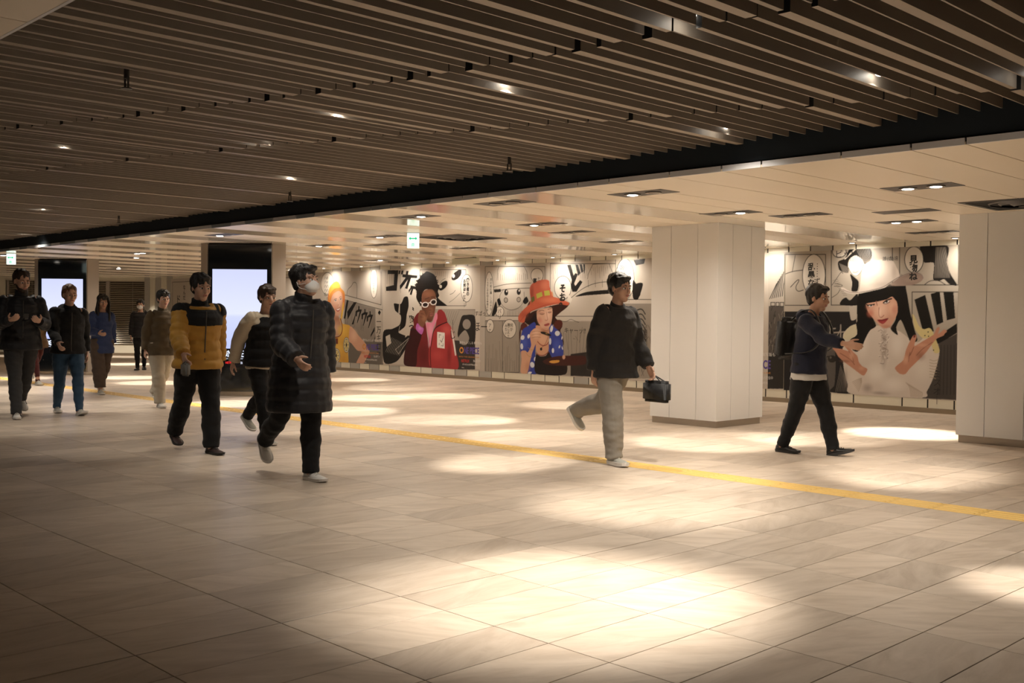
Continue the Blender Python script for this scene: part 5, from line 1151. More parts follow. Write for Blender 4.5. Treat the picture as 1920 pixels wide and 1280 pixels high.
 ('p','a3988b',[(8.102,1.74),(8.101,1.727),(8.095,1.716),(8.086,1.705),(8.074,1.698),(8.061,1.693),(8.046,1.691),(8.031,1.693),(8.017,1.698),(8.005,1.706),(7.996,1.716),(7.99,1.728),(7.988,1.741),(7.989,1.754),(7.995,1.766),(8.004,1.776),(8.016,1.784),(8.03,1.789),(8.044,1.79),(8.059,1.788),(8.073,1.783),(8.085,1.775),(8.094,1.765),(8.1,1.753)],1,None),
 ('l','1c1918',[(8.102,1.74),(8.101,1.727),(8.095,1.716),(8.086,1.705),(8.074,1.698),(8.061,1.693),(8.046,1.691),(8.031,1.693),(8.017,1.698),(8.005,1.706),(7.996,1.716),(7.99,1.728),(7.988,1.741),(7.989,1.754),(7.995,1.766),(8.004,1.776),(8.016,1.784),(8.03,1.789),(8.044,1.79),(8.059,1.788),(8.073,1.783),(8.085,1.775),(8.094,1.765),(8.1,1.753),(8.102,1.74)],0.012,0),
 ('p','a3988b',[(8.49,1.748),(8.488,1.735),(8.483,1.724),(8.474,1.713),(8.463,1.706),(8.449,1.701),(8.435,1.699),(8.42,1.701),(8.407,1.706),(8.395,1.714),(8.386,1.724),(8.38,1.736),(8.378,1.749),(8.38,1.761),(8.385,1.773),(8.394,1.783),(8.406,1.791),(8.419,1.796),(8.434,1.797),(8.448,1.795),(8.462,1.791),(8.473,1.783),(8.482,1.772),(8.488,1.761)],1,None),
 ('l','1c1918',[(8.49,1.748),(8.488,1.735),(8.483,1.724),(8.474,1.713),(8.463,1.706),(8.449,1.701),(8.435,1.699),(8.42,1.701),(8.407,1.706),(8.395,1.714),(8.386,1.724),(8.38,1.736),(8.378,1.749),(8.38,1.761),(8.385,1.773),(8.394,1.783),(8.406,1.791),(8.419,1.796),(8.434,1.797),(8.448,1.795),(8.462,1.791),(8.473,1.783),(8.482,1.772),(8.488,1.761),(8.49,1.748)],0.012,0),
 ('l','1c1918',[(7.97,1.965),(7.827,1.817),(7.921,1.617),(8.173,1.517),(8.454,1.567),(8.608,1.738),(8.588,1.908)],0.008,1),
 ('l','1c1918',[(10.377,2.118),(10.385,1.98)],0.008,0),
 ('l','1c1918',[(10.56,2.114),(10.568,1.978)],0.008,0),
 ('l','1c1918',[(10.74,2.111),(10.748,1.975)],0.008,0),
 ('l','1c1918',[(10.919,2.108),(10.927,1.972)],0.008,0),
 ('p','4a1e16',[(8.681,1.595),(8.765,1.716),(8.804,1.595),(8.734,1.352),(8.514,1.211),(8.588,1.264),(8.515,1.106),(8.505,1.001),(8.47,0.843),(8.462,1.035),(8.514,1.211),(8.636,1.352)],1,None),
 ('p','3a1812',[(9.461,1.459),(9.521,1.358),(9.661,1.292),(9.697,1.208),(9.641,1.123),(9.688,1.023),(9.74,0.906),(9.737,0.822),(9.689,0.956),(9.618,1.089),(9.501,1.155),(9.429,1.289)],1,None),
 ('p','5e261a',[(9.682,1.199),(9.661,1.178),(9.634,1.161),(9.604,1.149),(9.572,1.143),(9.541,1.144),(9.513,1.152),(9.489,1.165),(9.471,1.184),(9.461,1.207),(9.459,1.232),(9.465,1.257),(9.48,1.281),(9.501,1.303),(9.528,1.32),(9.558,1.332),(9.59,1.337),(9.621,1.336),(9.649,1.328),(9.673,1.315),(9.69,1.296),(9.7,1.274),(9.702,1.249),(9.696,1.223)],1,None),
 ('p','5e261a',[(8.705,1.178),(8.701,1.156),(8.691,1.135),(8.675,1.117),(8.654,1.102),(8.629,1.093),(8.602,1.09),(8.576,1.093),(8.55,1.101),(8.529,1.114),(8.512,1.132),(8.501,1.153),(8.497,1.176),(8.5,1.198),(8.51,1.22),(8.527,1.238),(8.548,1.252),(8.573,1.261),(8.6,1.264),(8.627,1.261),(8.652,1.253),(8.673,1.239),(8.69,1.222),(8.701,1.201)],1,None),
 ('p','20100e',[(8.637,1.282),(8.83,1.491),(9.401,1.594),(9.52,1.459),(9.861,1.652),(9.681,1.51),(9.451,1.357),(9.407,1.221),(8.882,1.198)],1,None),
 ('p','2a3fa8',[(8.565,1.124),(8.712,1.196),(8.905,1.284),(8.98,1.148),(8.983,0.941),(8.939,0.681),(8.97,0.226),(8.751,0.225),(8.651,0.325),(8.497,0.669),(8.506,0.931)],1,None),
 ('p','2a3fa8',[(9.335,1.271),(9.501,1.172),(9.665,1.056),(9.714,0.855),(9.718,0.603),(9.417,0.56),(9.32,0.71),(9.339,1.016)],1,None),
 ('b','4560d0',(8.618,0.846),(0.0990000000000002,0.15600000000000003),0.7),
 ('b','4560d0',(9.553,0.818),(0.11499999999999844,0.1349999999999999),0.6),
 ('b','18246c',(8.898,0.939),(0.04899999999999949,0.20699999999999996),0.6),
 ('b','18246c',(9.39,0.78),(0.036999999999999034,0.15300000000000002),0.6),
 ('p','dfe4ee',[(8.614,0.947),(8.607,0.935),(8.596,0.925),(8.583,0.917),(8.569,0.912),(8.555,0.91),(8.54,0.912),(8.528,0.916),(8.517,0.924),(8.51,0.934),(8.506,0.945),(8.507,0.957),(8.51,0.97),(8.518,0.982),(8.528,0.992),(8.541,1.0),(8.555,1.005),(8.57,1.007),(8.584,1.005),(8.597,1.001),(8.607,0.993),(8.614,0.983),(8.618,0.972),(8.618,0.96)],1,None),
 ('p','dfe4ee',[(8.58,0.777),(8.58,0.761),(8.578,0.746),(8.573,0.732),(8.565,0.722),(8.557,0.715),(8.547,0.712),(8.536,0.713),(8.526,0.719),(8.517,0.728),(8.509,0.741),(8.504,0.756),(8.501,0.772),(8.5,0.788),(8.503,0.804),(8.508,0.817),(8.515,0.828),(8.524,0.834),(8.534,0.837),(8.544,0.836),(8.555,0.83),(8.564,0.821),(8.571,0.808),(8.577,0.793)],1,None),
 ('p','dfe4ee',[(8.773,0.985),(8.769,0.973),(8.763,0.963),(8.756,0.954),(8.747,0.948),(8.738,0.944),(8.729,0.943),(8.721,0.946),(8.713,0.951),(8.708,0.959),(8.705,0.969),(8.704,0.98),(8.705,0.992),(8.709,1.003),(8.715,1.013),(8.723,1.022),(8.731,1.028),(8.74,1.032),(8.75,1.033),(8.758,1.03),(8.765,1.025),(8.77,1.017),(8.774,1.007),(8.775,0.996)],1,None),
 ('p','dfe4ee',[(8.914,0.415),(8.917,0.4),(8.916,0.385),(8.911,0.371),(8.901,0.36),(8.888,0.351),(8.873,0.346),(8.857,0.344),(8.84,0.347),(8.824,0.353),(8.81,0.363),(8.799,0.375),(8.791,0.389),(8.788,0.404),(8.79,0.419),(8.795,0.433),(8.805,0.445),(8.817,0.453),(8.833,0.459),(8.849,0.46),(8.866,0.457),(8.882,0.451),(8.896,0.441),(8.907,0.429)],1,None),
 ('p','dfe4ee',[(8.97,0.524),(8.966,0.513),(8.961,0.502),(8.954,0.493),(8.946,0.486),(8.937,0.482),(8.928,0.481),(8.92,0.483),(8.913,0.488),(8.907,0.496),(8.903,0.505),(8.902,0.517),(8.902,0.528),(8.906,0.54),(8.911,0.55),(8.918,0.559),(8.926,0.566),(8.935,0.57),(8.944,0.571),(8.952,0.569),(8.959,0.564),(8.965,0.556),(8.969,0.547),(8.97,0.536)],1,None),
 ('p','dfe4ee',[(9.433,1.149),(9.428,1.132),(9.42,1.116),(9.411,1.103),(9.401,1.093),(9.39,1.087),(9.38,1.086),(9.371,1.09),(9.364,1.097),(9.359,1.109),(9.356,1.123),(9.356,1.14),(9.359,1.158),(9.364,1.175),(9.372,1.191),(9.381,1.204),(9.391,1.214),(9.401,1.219),(9.412,1.22),(9.421,1.217),(9.428,1.209),(9.433,1.198),(9.436,1.183),(9.436,1.166)],1,None),
 ('p','dfe4ee',[(9.63,1.058),(9.625,1.045),(9.616,1.033),(9.604,1.024),(9.588,1.017),(9.571,1.013),(9.553,1.012),(9.535,1.015),(9.519,1.022),(9.506,1.031),(9.497,1.042),(9.492,1.054),(9.491,1.068),(9.496,1.081),(9.504,1.092),(9.517,1.102),(9.533,1.109),(9.55,1.113),(9.568,1.113),(9.586,1.11),(9.602,1.104),(9.615,1.095),(9.624,1.084),(9.629,1.071)],1,None),
 ('p','dfe4ee',[(9.393,0.898),(9.392,0.881),(9.388,0.864),(9.383,0.85),(9.376,0.839),(9.368,0.832),(9.36,0.83),(9.351,0.832),(9.343,0.839),(9.336,0.849),(9.331,0.863),(9.328,0.88),(9.327,0.897),(9.328,0.915),(9.331,0.931),(9.337,0.946),(9.343,0.957),(9.351,0.963),(9.36,0.966),(9.368,0.964),(9.376,0.957),(9.383,0.946),(9.388,0.932),(9.392,0.916)],1,None),
 ('p','dfe4ee',[(9.475,0.714),(9.474,0.701),(9.471,0.689),(9.467,0.678),(9.46,0.67),(9.452,0.664),(9.444,0.662),(9.435,0.664),(9.427,0.668),(9.42,0.676),(9.415,0.687),(9.411,0.699),(9.41,0.712),(9.41,0.725),(9.413,0.738),(9.418,0.748),(9.425,0.757),(9.432,0.762),(9.441,0.764),(9.449,0.763),(9.457,0.758),(9.464,0.75),(9.47,0.74),(9.474,0.727)],1,None),
 ('p','dfe4ee',[(9.705,0.972),(9.703,0.963),(9.701,0.955),(9.697,0.948),(9.693,0.943),(9.689,0.94),(9.685,0.939),(9.681,0.94),(9.677,0.944),(9.675,0.949),(9.673,0.956),(9.672,0.965),(9.673,0.973),(9.675,0.982),(9.677,0.99),(9.68,0.997),(9.684,1.002),(9.689,1.005),(9.693,1.006),(9.697,1.005),(9.7,1.001),(9.703,0.996),(9.705,0.988),(9.705,0.98)],1,None),
 ('p','dfe4ee',[(9.643,0.791),(9.639,0.782),(9.634,0.775),(9.628,0.768),(9.622,0.764),(9.616,0.762),(9.61,0.761),(9.606,0.763),(9.602,0.768),(9.6,0.774),(9.599,0.781),(9.6,0.789),(9.602,0.798),(9.606,0.806),(9.611,0.814),(9.617,0.82),(9.623,0.824),(9.629,0.827),(9.635,0.827),(9.639,0.825),(9.643,0.821),(9.645,0.815),(9.646,0.807),(9.645,0.799)],1,None),
 ('p','dfe4ee',[(8.844,0.247),(8.844,0.241),(8.84,0.234),(8.833,0.227),(8.823,0.221),(8.81,0.216),(8.796,0.212),(8.781,0.209),(8.766,0.208),(8.753,0.209),(8.742,0.212),(8.734,0.217),(8.73,0.222),(8.73,0.229),(8.734,0.236),(8.741,0.242),(8.751,0.249),(8.764,0.254),(8.778,0.258),(8.793,0.26),(8.808,0.261),(8.821,0.26),(8.832,0.257),(8.84,0.253)],1,None),
 ('p','dfe4ee',[(9.714,0.774),(9.718,0.765),(9.72,0.756),(9.721,0.748),(9.72,0.742),(9.719,0.738),(9.716,0.736),(9.712,0.736),(9.707,0.739),(9.702,0.744),(9.697,0.751),(9.692,0.759),(9.688,0.768),(9.685,0.777),(9.682,0.786),(9.682,0.794),(9.682,0.8),(9.684,0.804),(9.687,0.806),(9.691,0.806),(9.695,0.803),(9.7,0.798),(9.705,0.791),(9.71,0.783)],1,None),
 ('p','d9a07c',[(8.955,1.216),(9.314,1.152),(9.317,0.897),(9.32,0.727),(9.227,0.639),(9.06,0.616),(8.962,0.717),(8.947,0.94),(8.981,1.079)],1,None),
 ('b','eab896',(9.151,0.945),(0.14199999999999946,0.12),0.7),
 ('b','a8684a',(9.22,1.117),(0.11799999999999855,0.04499999999999993),0.8),
 ('l','9a3c2c',[(8.996,0.89),(9.081,0.823),(9.177,0.8),(9.271,0.828),(9.313,0.88)],0.018,1),
 ('p','1a1412',[(9.14,0.735),(9.139,0.727),(9.135,0.72),(9.13,0.713),(9.123,0.708),(9.115,0.705),(9.107,0.704),(9.098,0.704),(9.09,0.707),(9.083,0.712),(9.077,0.718),(9.074,0.725),(9.073,0.733),(9.074,0.741),(9.077,0.749),(9.082,0.756),(9.089,0.761),(9.097,0.764),(9.106,0.765),(9.114,0.764),(9.122,0.762),(9.129,0.757),(9.135,0.751),(9.138,0.743)],1,None),
 ('l','6a2c20',[(9.316,1.016),(9.224,0.826),(9.111,0.764)],0.008,1),
 ('p','1c1214',[(8.964,0.622),(9.084,0.583),(9.251,0.605),(9.32,0.701),(9.44,0.56),(9.787,0.555),(9.792,0.245),(8.97,0.226)],1,None),
 ('l','a04838',[(8.958,0.648),(9.06,0.603),(9.203,0.604),(9.316,0.684)],0.02,1),
 ('p','e0ae92',[(8.975,1.509),(9.082,1.552),(9.284,1.577),(9.401,1.577),(9.417,1.459),(9.4,1.323),(9.364,1.221),(9.267,1.126),(9.16,1.15),(9.051,1.234),(8.977,1.354)],1,None),
 ('b','f2cbb2',(9.286,1.424),(0.08200000000000074,0.10199999999999987),0.8),
 ('b','c77f66',(9.05,1.32),(0.06700000000000017,0.06900000000000017),0.6),
 ('b','e58f7e',(9.086,1.312),(0.06199999999999939,0.038000000000000034),0.5),
 ('b','c88a6e',(9.219,1.151),(0.09500000000000064,0.026999999999999913),0.6),
 ('b','b37a62',(9.023,1.492),(0.07200000000000095,0.052000000000000046),0.5),
 ('l','5c3626',[(9.035,1.509),(9.106,1.53),(9.178,1.518)],0.01,1),
 ('l','5c3626',[(9.284,1.543),(9.343,1.56),(9.397,1.564)],0.01,1),
 ('l','3a201a',[(9.059,1.457),(9.12,1.437),(9.186,1.458)],0.01,1),
 ('l','3a201a',[(9.29,1.484),(9.337,1.472),(9.388,1.493)],0.01,1),
 ('b','a86c58',(9.124,1.458),(0.0519999999999996,0.02400000000000002),0.6),
 ('b','a86c58',(9.341,1.492),(0.0470000000000006,0.020000000000000018),0.6),
 ('l','b8745c',[(9.249,1.492),(9.268,1.39),(9.292,1.336),(9.252,1.318),(9.212,1.328)],0.012,1),
 ('p','b34a44',[(9.182,1.232),(9.253,1.257),(9.312,1.268),(9.34,1.251),(9.308,1.217),(9.218,1.202)],1,None),
 ('l','6a2420',[(9.189,1.229),(9.265,1.237),(9.336,1.251)],0.006,1),
 ('p','3a1a12',[(8.612,1.282),(8.854,1.491),(9.354,1.611),(9.861,1.686),(9.828,1.594),(9.589,1.459),(9.451,1.408),(9.413,1.577),(9.26,1.586),(8.974,1.526),(8.807,1.353),(8.612,1.264)],1,None),
 ('p','cc5a34',[(8.438,1.298),(8.431,1.403),(8.559,1.525),(8.766,1.656),(8.971,1.75),(9.257,1.813),(9.491,1.789),(9.723,1.728),(9.872,1.677),(9.828,1.627),(9.586,1.653),(9.377,1.628),(9.094,1.578),(8.829,1.508),(8.659,1.421),(8.612,1.282),(8.513,1.272)],1,None),
 ('p','c95a3a',[(8.766,1.664),(8.796,1.751),(8.763,1.889),(8.768,2.01),(8.869,2.095),(9.061,2.143),(9.228,2.148),(9.311,2.118),(9.329,2.002),(9.373,1.9),(9.433,1.798),(9.257,1.813),(8.971,1.75)],1,None),
 ('b','e07a50',(9.281,1.731),(0.2579999999999991,0.05800000000000005),0.8),
 ('b','e08060',(9.182,2.038),(0.11800000000000033,0.10199999999999987),0.7),
 ('b','8a3420',(8.824,1.871),(0.05799999999999983,0.18999999999999995),0.7),
 ('b','a8442a',(8.585,1.438),(0.12299999999999933,0.07599999999999985),0.6),
 ('l','a64528',[(8.488,1.298),(8.659,1.456),(8.926,1.56),(9.259,1.646),(9.586,1.678),(9.839,1.647)],0.01,1),
 ('p','b8b838',[(8.945,1.862),(9.108,1.906),(9.133,1.817),(8.971,1.763)],0,None),
 ('p','b8b838',[(9.172,1.922),(9.321,1.931),(9.346,1.832),(9.19,1.82)],0,None),
 ('p','6c6a28',[(8.801,1.785),(8.893,1.819),(8.909,1.729),(8.817,1.678)],0,None),
 ('p','d8905c',[(9.373,1.908),(9.415,1.899),(9.435,1.814),(9.398,1.815)],0,None),
 ('p','dba584',[(8.522,0.669),(8.645,0.69),(8.72,0.658),(8.815,0.799),(8.789,0.937),(8.775,1.041),(8.859,1.129),(8.98,1.168),(9.1,1.115),(9.078,1.029),(9.055,0.943),(8.96,0.854),(8.913,0.767),(8.842,0.627),(8.772,0.416),(8.701,0.222),(8.516,0.232),(8.537,0.495)],1,None),
 ('b','f0c6a8',(8.957,1.044),(0.09699999999999953,0.08600000000000008),0.8),
 ('b','b87c5c',(8.724,0.362),(0.0730000000000004,0.10399999999999998),0.5),
 ('l','a86c50',[(8.823,1.076),(8.956,1.102),(9.089,1.091)],0.007,1),
 ('l','a86c50',[(8.824,1.016),(8.957,1.042),(9.09,1.031)],0.007,1),
 ('l','a86c50',[(8.825,0.955),(8.958,0.982),(9.091,0.971)],0.007,1),
 ('p','1e1612',[(9.089,1.089),(9.184,1.091),(9.339,1.05),(9.391,1.021),(9.339,1.003),(9.209,1.028),(9.101,1.055)],1,None),
 ('l','c8a03c',[(9.232,1.057),(9.28,1.046)],0.01,0),
 ('l','b89030',[(8.73,0.754),(8.817,0.704),(8.894,0.715)],0.008,1),
 ('l','b89030',[(8.676,0.639),(8.745,0.572),(8.843,0.566)],0.008,1),
 ('p','4a1e18',[(9.158,0.482),(9.276,0.546),(9.602,0.608),(10.058,0.631),(10.325,0.623),(10.327,0.475),(10.061,0.435),(9.605,0.414),(9.277,0.427)],1,None),
 ('p','e0a028',[(9.336,0.48),(9.417,0.512),(9.615,0.524),(9.604,0.482),(9.442,0.455)],1,None),
 ('p','dba584',[(9.786,0.592),(9.785,0.581),(9.781,0.57),(9.775,0.561),(9.766,0.554),(9.757,0.549),(9.746,0.547),(9.735,0.548),(9.725,0.552),(9.717,0.559),(9.71,0.568),(9.706,0.578),(9.704,0.589),(9.705,0.601),(9.709,0.612),(9.716,0.621),(9.724,0.628),(9.734,0.633),(9.745,0.634),(9.755,0.633),(9.765,0.629),(9.774,0.623),(9.781,0.614),(9.785,0.603)],1,None),
 ('p','cdc2b4',[(11.074,2.496),(14.983,2.493),(15.024,0.197),(11.11,0.244)],0,None),
 ('l','1c1918',[(11.069,2.821),(12.069,2.776),(12.086,1.729),(11.086,1.735),(11.069,2.821)],0.012,0),
 ('l','1c1918',[(11.088,1.645),(12.087,1.643),(12.11,0.281),(11.11,0.233),(11.088,1.645)],0.012,0),
 ('p','9c9286',[(11.088,1.645),(12.087,1.643),(12.11,0.27),(11.11,0.244)],0,None),
 ('p','ece4d8',[(11.539,2.118),(11.533,2.018),(11.512,1.925),(11.478,1.846),(11.431,1.785),(11.377,1.747),(11.318,1.734),(11.258,1.747),(11.202,1.787),(11.153,1.849),(11.114,1.931),(11.089,2.025),(11.08,2.127),(11.086,2.228),(11.108,2.322),(11.144,2.402),(11.191,2.462),(11.246,2.5),(11.305,2.511),(11.365,2.496),(11.421,2.455),(11.469,2.392),(11.506,2.311),(11.53,2.218)],1,None),
 ('l','1c1918',[(11.539,2.118),(11.533,2.018),(11.512,1.925),(11.478,1.846),(11.431,1.785),(11.377,1.747),(11.318,1.734),(11.258,1.747),(11.202,1.787),(11.153,1.849),(11.114,1.931),(11.089,2.025),(11.08,2.127),(11.086,2.228),(11.108,2.322),(11.144,2.402),(11.191,2.462),(11.246,2.5),(11.305,2.511),(11.365,2.496),(11.421,2.455),(11.469,2.392),(11.506,2.311),(11.53,2.218),(11.539,2.118)],0.012,0),
 ('l','3a3431',[(11.74,0.486),(11.747,0.375)],0.007,0),
 ('l','3a3431',[(11.702,1.382),(11.638,1.307)],0.007,0),
 ('l','3a3431',[(11.596,1.223),(11.523,1.071)],0.007,0),
 ('l','3a3431',[(11.893,1.25),(11.951,1.144)],0.007,0),
 ('l','3a3431',[(11.818,0.896),(11.755,0.817)],0.007,0),
 ('l','3a3431',[(11.132,1.011),(11.099,0.938)],0.007,0),
 ('l','3a3431',[(11.411,1.212),(11.49,1.146)],0.007,0),
 ('l','3a3431',[(11.927,1.026),(11.956,0.912)],0.007,0),
 ('l','3a3431',[(11.808,0.605),(11.826,0.489)],0.007,0),
 ('l','3a3431',[(11.717,0.559),(11.691,0.401)],0.007,0),
 ('l','3a3431',[(11.902,1.041),(11.828,0.96)],0.007,0),
 ('l','3a3431',[(11.71,0.782),(11.841,0.611)],0.007,0),
 ('l','3a3431',[(11.31,1.375),(11.241,1.301)],0.007,0),
 ('l','3a3431',[(11.704,0.556),(11.816,0.478)],0.007,0),
 ('l','3a3431',[(11.822,1.228),(11.803,1.072)],0.007,0),
 ('l','3a3431',[(11.177,1.496),(11.275,1.406)],0.007,0),
 ('l','3a3431',[(11.413,0.891),(11.464,0.847)],0.007,0),
 ('l','3a3431',[(11.392,1.07),(11.389,0.993)],0.007,0),
 ('l','3a3431',[(11.608,0.433),(11.579,0.304)],0.007,0),
 ('l','3a3431',[(11.209,1.268),(11.257,1.207)],0.007,0),
 ('l','3a3431',[(11.852,0.5),(11.743,0.308)],0.007,0),
 ('l','3a3431',[(11.431,0.653),(11.506,0.566)],0.007,0),
 ('l','3a3431',[(11.676,0.807),(11.763,0.725)],0.007,0),
 ('l','3a3431',[(11.746,0.432),(11.796,0.308)],0.007,0),
 ('l','3a3431',[(11.208,0.994),(11.168,0.836)],0.007,0),
 ('l','3a3431',[(11.677,0.915),(11.589,0.769)],0.007,0),
 ('l','3a3431',[(11.63,1.391),(11.741,1.247)],0.007,0),
 ('l','3a3431',[(11.225,0.447),(11.122,0.346)],0.007,0),
 ('l','3a3431',[(11.711,0.877),(11.729,0.735)],0.007,0),
 ('l','3a3431',[(11.491,1.225),(11.4,1.169)],0.007,0),
 ('l','3a3431',[(11.711,0.684),(11.725,0.527)],0.007,0),
 ('l','3a3431',[(11.409,1.282),(11.378,1.101)],0.007,0),
 ('l','3a3431',[(11.148,0.98),(11.077,0.812)],0.007,0),
 ('l','3a3431',[(11.406,1.198),(11.38,1.069)],0.007,0),
 ('l','3a3431',[(11.748,1.178),(11.845,1.119)],0.007,0),
 ('l','3a3431',[(11.332,1.488),(11.223,1.321)],0.007,0),
 ('l','3a3431',[(11.708,1.384),(11.623,1.275)],0.007,0),
 ('l','3a3431',[(11.734,0.61),(11.805,0.478)],0.007,0),
 ('l','3a3431',[(11.234,1.114),(11.147,0.985)],0.007,0),
 ('l','3a3431',[(11.579,1.362),(11.511,1.196)],0.007,0),
 ('l','3a3431',[(11.144,0.605),(11.261,0.416)],0.007,0),
 ('l','3a3431',[(11.434,0.926),(11.46,0.784)],0.007,0),
 ('l','3a3431',[(11.919,0.774),(11.867,0.597)],0.007,0),
 ('l','3a3431',[(11.518,0.868),(11.583,0.825)],0.007,0),
 ('l','3a3431',[(11.753,0.799),(11.753,0.675)],0.007,0),
 ('l','3a3431',[(11.491,1.372),(11.5,1.322)],0.007,0),
 ('p','1c1918',[(11.52,2.471),(11.799,2.488),(11.773,2.397),(11.578,2.37)],0,None),
 ('p','1c1918',[(11.526,2.096),(11.699,1.83),(11.531,1.743),(11.5,1.92)],1,None),
 ('p','1c1918',[(11.555,2.007),(11.751,2.026),(11.644,1.743),(11.531,1.754)],1,None),
 ('p','1c1918',[(11.136,1.343),(11.251,1.433),(11.423,1.445),(11.523,1.369),(11.483,1.258),(11.541,1.17),(11.571,1.016),(11.488,0.904),(11.343,1.078),(11.241,1.121),(11.369,1.212),(11.396,1.323),(11.31,1.345),(11.195,1.288)],1,None),
 ('p','b5aa9c',[(11.484,0.992),(11.48,0.964),(11.468,0.937),(11.449,0.913),(11.423,0.895),(11.393,0.883),(11.36,0.879),(11.327,0.882),(11.297,0.892),(11.27,0.909),(11.25,0.932),(11.237,0.958),(11.232,0.987),(11.236,1.016),(11.248,1.043),(11.268,1.067),(11.294,1.085),(11.324,1.097),(11.357,1.101),(11.389,1.098),(11.42,1.087),(11.446,1.07),(11.466,1.047),(11.479,1.021)],1,None),
 ('l','1c1918',[(11.484,0.992),(11.48,0.964),(11.468,0.937),(11.449,0.913),(11.423,0.895),(11.393,0.883),(11.36,0.879),(11.327,0.882),(11.297,0.892),(11.27,0.909),(11.25,0.932),(11.237,0.958),(11.232,0.987),(11.236,1.016),(11.248,1.043),(11.268,1.067),(11.294,1.085),(11.324,1.097),(11.357,1.101),(11.389,1.098),(11.42,1.087),(11.446,1.07),(11.466,1.047),(11.479,1.021),(11.484,0.992)],0.012,0),
 ('l','1c1918',[(11.591,1.523),(11.731,1.567),(11.816,1.458)],0.02,1),
 ('l','1c1918',[(11.604,1.435),(11.732,1.475),(11.818,1.362)],0.02,1),
 ('l','1c1918',[(11.617,1.347),(11.734,1.383),(11.819,1.266)],0.02,1),
 ('l','1c1918',[(11.629,1.259),(11.735,1.291),(11.821,1.17)],0.02,1),
 ('l','1c1918',[(11.642,1.172),(11.737,1.199),(11.822,1.074)],0.02,1),
 ('l','1c1918',[(11.655,1.084),(11.738,1.107),(11.824,0.978)],0.02,1),
 ('l','1c1918',[(11.667,0.996),(11.74,1.015),(11.825,0.882)],0.02,1),
 ('l','1c1918',[(11.68,0.909),(11.741,0.923),(11.827,0.785)],0.02,1),
 ('l','1c1918',[(11.693,0.821),(11.743,0.831),(11.829,0.689)],0.02,1),
 ('p','c4b9ab',[(14.441,2.513),(14.747,2.502),(14.783,0.231),(14.463,0.214)],0,None),
 ('p','5a534d',[(14.461,1.606),(14.763,1.606),(14.773,0.807),(14.466,0.817)],0,None),
 ('p','2c2826',[(14.466,0.817),(14.775,0.807),(14.781,0.231),(14.463,0.214)],0,None),
 ('l','8f857a',[(14.618,1.105),(14.584,1.057)],0.008,0),
 ('l','8f857a',[(14.655,1.473),(14.682,1.393)],0.008,0),
 ('l','1e1a18',[(14.487,1.317),(14.489,1.248)],0.008,0),
 ('l','8f857a',[(14.478,1.332),(14.513,1.244)],0.008,0),
 ('l','1e1a18',[(14.518,0.944),(14.539,0.852)],0.008,0),
 ('l','1e1a18',[(14.576,0.984),(14.609,0.923)],0.008,0),
 ('l','1e1a18',[(14.687,1.226),(14.713,1.167)],0.008,0),
 ('l','8f857a',[(14.714,1.063),(14.716,0.975)],0.008,0),
 ('l','8f857a',[(14.625,1.272),(14.609,1.207)],0.008,0),
 ('l','1e1a18',[(14.686,1.288),(14.682,1.265)],0.008,0),
 ('l','8f857a',[(14.552,0.952),(14.556,0.874)],0.008,0),
 ('l','1e1a18',[(14.531,1.585),(14.511,1.529)],0.008,0),
 ('l','1e1a18',[(14.715,1.19),(14.69,1.154)],0.008,0),
 ('l','1e1a18',[(14.584,1.461),(14.553,1.381)],0.008,0),
 ('l','1e1a18',[(14.595,1.449),(14.588,1.398)],0.008,0),
 ('l','1e1a18',[(14.487,1.052),(14.479,0.993)],0.008,0),
 ('l','1e1a18',[(14.489,0.863),(14.466,0.804)],0.008,0),
 ('l','1e1a18',[(14.526,1.338),(14.513,1.306)],0.008,0),
 ('l','8f857a',[(14.493,1.042),(14.538,0.93)],0.008,0),
 ('l','8f857a',[(14.702,0.872),(14.681,0.826)],0.008,0),
 ('l','8f857a',[(14.705,1.119),(14.689,1.094)],0.008,0),
 ('l','1e1a18',[(14.592,1.52),(14.558,1.433)],0.008,0),
 ('l','8f857a',[(14.48,1.21),(14.441,1.125)],0.008,0),
 ('l','8f857a',[(14.723,1.438),(14.71,1.371)],0.008,0),
 ('l','8f857a',[(14.576,1.095),(14.56,1.015)],0.008,0),
 ('l','8f857a',[(14.734,1.521),(14.707,1.461)],0.008,0),
 ('l','8f857a',[(14.618,1.179),(14.591,1.086)],0.008,0),
 ('l','8f857a',[(14.685,0.965),(14.724,0.911)],0.008,0),
 ('l','8f857a',[(14.588,1.415),(14.576,1.315)],0.008,0),
 ('l','8f857a',[(14.621,1.026),(14.661,1.003)],0.008,0),
 ('l','8f857a',[(14.527,1.024),(14.491,0.936)],0.008,0),
 ('l','1e1a18',[(14.658,1.348),(14.693,1.244)],0.008,0),
 ('l','8f857a',[(14.607,0.918),(14.651,0.899)],0.008,0),
 ('l','1e1a18',[(14.534,0.998),(14.52,0.947)],0.008,0),
 ('l','1e1a18',[(14.606,0.974),(14.583,0.949)],0.008,0),
 ('l','1e1a18',[(14.52,1.104),(14.486,1.056)],0.008,0),
 ('l','8f857a',[(14.538,0.95),(14.541,0.841)],0.008,0),
 ('l','1e1a18',[(14.57,0.927),(14.568,0.846)],0.008,0),
 ('l','1e1a18',[(14.491,0.983),(14.524,0.954)],0.008,0),
 ('l','1e1a18',[(14.736,1.397),(14.733,1.356)],0.008,0),
 ('l','1c1918',[(14.477,1.725),(14.608,1.979)],0.014,0),
 ('l','1c1918',[(14.518,1.732),(14.634,2.017)],0.014,0),
 ('l','1c1918',[(14.558,1.74),(14.66,2.056)],0.014,0),
 ('l','1c1918',[(14.598,1.747),(14.686,2.094)],0.014,0),
 ('l','1c1918',[(14.638,1.755),(14.712,2.133)],0.014,0),
 ('l','1c1918',[(14.678,1.762),(14.737,2.171)],0.014,0),
